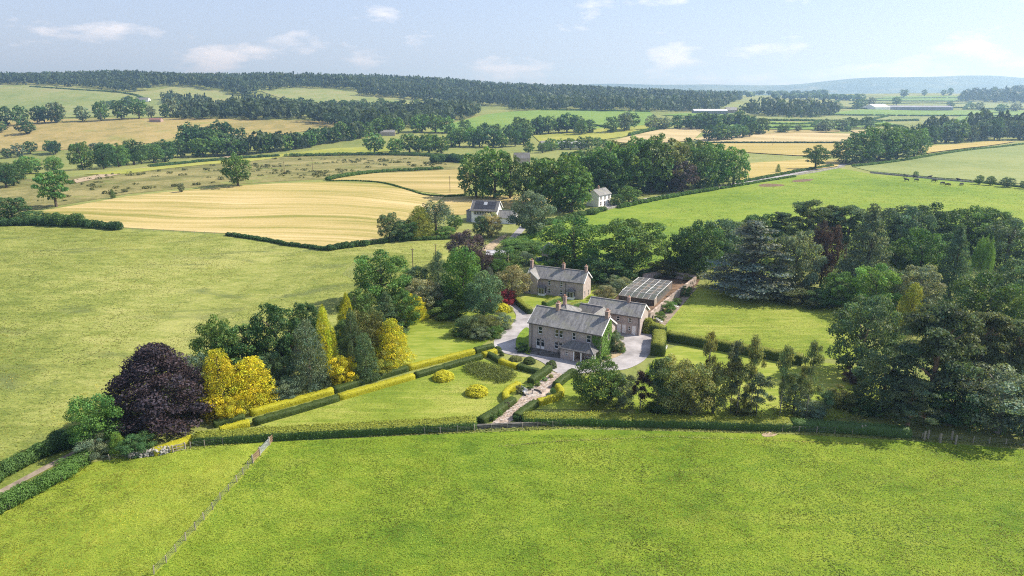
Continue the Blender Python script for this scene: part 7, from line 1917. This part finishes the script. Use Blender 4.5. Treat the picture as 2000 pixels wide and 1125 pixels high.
def path_flags():
    """flagstones of the path, laid crazy-paving fashion"""
    rs = random.Random(9)
    par = bpy.data.objects.get('gravel_path')
    c = [(8.99, 127.55), (6.16, 122.07), (4.35, 118.34), (1.11, 112.07), (-2.20, 106.17)]
    p = resample(c, 0.62)
    protos = []
    for s in range(4):
        n = 6; mb = MB(); an = [2 * math.pi * (k + rs.uniform(-0.25, 0.25)) / n for k in range(n)]
        ring = [(math.cos(a) * rs.uniform(0.34, 0.46), math.sin(a) * rs.uniform(0.26, 0.36)) for a in an]
        mb.face([(x, y, 0.05) for x, y in ring])
        for k in range(n):
            a, b = ring[k], ring[(k + 1) % n]; mb.face([(a[0], a[1], 0), (b[0], b[1], 0), (b[0], b[1], 0.05), (a[0], a[1], 0.05)])
        protos.append(mb.mesh('flagstone', M['quoin' if s % 2 else 'flag']))
    for i, (x, y) in enumerate(p):
        t = p[min(i + 1, len(p) - 1)] - p[max(i - 1, 0)]; t = t / np.linalg.norm(t); n = np.array([-t[1], t[0]])
        for j in (-1.5, -0.5, 0.5, 1.5):
            q = np.array([x, y]) + n * j * 0.62 + np.array([rs.uniform(-0.08, 0.08), rs.uniform(-0.08, 0.08)])
            o = link('flagstone', rs.choice(protos), par, (q[0], q[1], tz(*q) + 0.075)); o.rotation_euler = (0, 0, rs.uniform(0, 6.28)); o.scale = (rs.uniform(0.7, 1.1), rs.uniform(0.7, 1.1), 1)
path_flags()
def wheelie_bin(x, y, lab, mat):
    r = empty('bin', (x, y, tz(x, y)), 0.3)
    mb = MB(); mb.box(-0.9, 0.9, -0.6, 0.6, 0.1, 1.2); mb.build('body', M[mat], r)
    mb = MB(); mb.box(-0.95, 0.95, -0.65, 0.65, 1.203, 1.3); mb.build('lid', M['gutter'], r)
    tag(r, lab, 'bin')
wheelie_bin(*(9.06, 221.30), 'blue bin beside the stone shed', 'blue')

# ------------------------------------------------------------------ black cattle
def cow_mesh(graze):
    bm = bmesh.new()
    lay = bm.verts.layers.skin.verify()
    def v(p, r):
        a = bm.verts.new(p); a[lay].radius = (r, r); return a
    hip = v((-0.75, 0, 1.10), 0.36); mid = v((-0.1, 0, 1.02), 0.42); sh = v((0.6, 0, 1.12), 0.36)
    nk = v((0.98, 0, 1.10 if graze else 1.35), 0.22); hd = v((1.25, 0, 0.55 if graze else 1.45), 0.15); mz = v((1.38, 0, 0.25 if graze else 1.30), 0.10)
    for a, b in ((hip, mid), (mid, sh), (sh, nk), (nk, hd), (hd, mz)): bm.edges.new((a, b))
    hip[lay].use_root = True
    for x, base, dx in ((-0.78, hip, -0.05), (0.58, sh, 0.03)):
        for s in (-1, 1):
            a = v((x + dx, s * 0.24, 0.62), 0.13); b = v((x + dx * 2.2, s * 0.25, 0.32), 0.075); c = v((x + dx, s * 0.25, 0.02), 0.07)
            bm.edges.new((base, a)); bm.edges.new((a, b)); bm.edges.new((b, c))
    t = v((-1.12, 0, 1.05), 0.05); t2 = v((-1.18, 0, 0.5), 0.035); bm.edges.new((hip, t)); bm.edges.new((t, t2))
    for s in (-1, 1):
        e = v((1.18 if graze else 1.16, s * 0.2, 0.66 if graze else 1.52), 0.045); bm.edges.new((hd, e))
    me = bpy.data.meshes.new('cow_cage'); bm.to_mesh(me); bm.free()
    tmp = bpy.data.objects.new('cow_cage', me); COL.objects.link(tmp)
    tmp.modifiers.new('skin', 'SKIN').use_smooth_shade = True
    tmp.modifiers.new('sub', 'SUBSURF').levels = 1
    dg = bpy.context.evaluated_depsgraph_get()
    out = bpy.data.meshes.new_from_object(tmp.evaluated_get(dg))
    bpy.data.objects.remove(tmp, do_unlink=True)
    out.name = 'cow'; out.materials.clear(); out.materials.append(M['hide'])
    return out
cm = [cow_mesh(True), cow_mesh(False)]
for (x, y), g, rz, lab in zip([(246.93, 431.0), (236.65, 411.4), (242.75, 411.8), (251.01, 427.4), (259.71, 427.0), (251.92, 409.1), (249.90, 397.7), (248.90, 391.2), (258.76, 394.2), (270.15, 414.7)], (0, 1, 0, 1, 1, 0, 0, 0, 0, 1), (0.3, 3.0, 0.2, 2.8, 0.1, -0.3, 0.2, -0.4, 0.4, 3.1),
        ('black cow nearest the wall at the left end of the herd', 'black cow at the left front of the herd', 'black cow beside the left front one', 'black cow behind the left pair', 'black cow standing alone near the wall', 'black cow in the middle of the herd grazing',
         'black cow just right of the middle one', 'black cow nearest the wood', 'black cow at the right end of the herd', 'black cow beside the bushes behind the right end one')):
    o = link('cow', cm[g], None, (x, y, tz(x, y) + 0.10)); o.rotation_euler = (0, 0, rz); o.scale = (1.3, 1.3, 1.3)
    tag(o, lab, 'cow', 'black cattle in the bright pasture')

# ------------------------------------------------------------------ air
hm, hn, hlk = new_mat('air')
pv = hn.new('ShaderNodeVolumePrincipled')
pv.inputs['Color'].default_value = (0.40, 0.66, 1.0, 1)
pv.inputs['Absorption Color'].default_value = (0.50, 0.50, 0.50, 1)
pv.inputs['Density'].default_value = 0.00016
pv.inputs['Anisotropy'].default_value = 0.4
ho = hn.new('ShaderNodeOutputMaterial'); hlk.new(pv.outputs['Volume'], ho.inputs['Volume'])
mb = MB(); mb.box(-17500, 17500, -700, 18500, -60, 460)
hz = mb.build('haze', hm)
tag(hz, 'thin pale summer haze over the whole valley', 'haze', None, 'stuff')
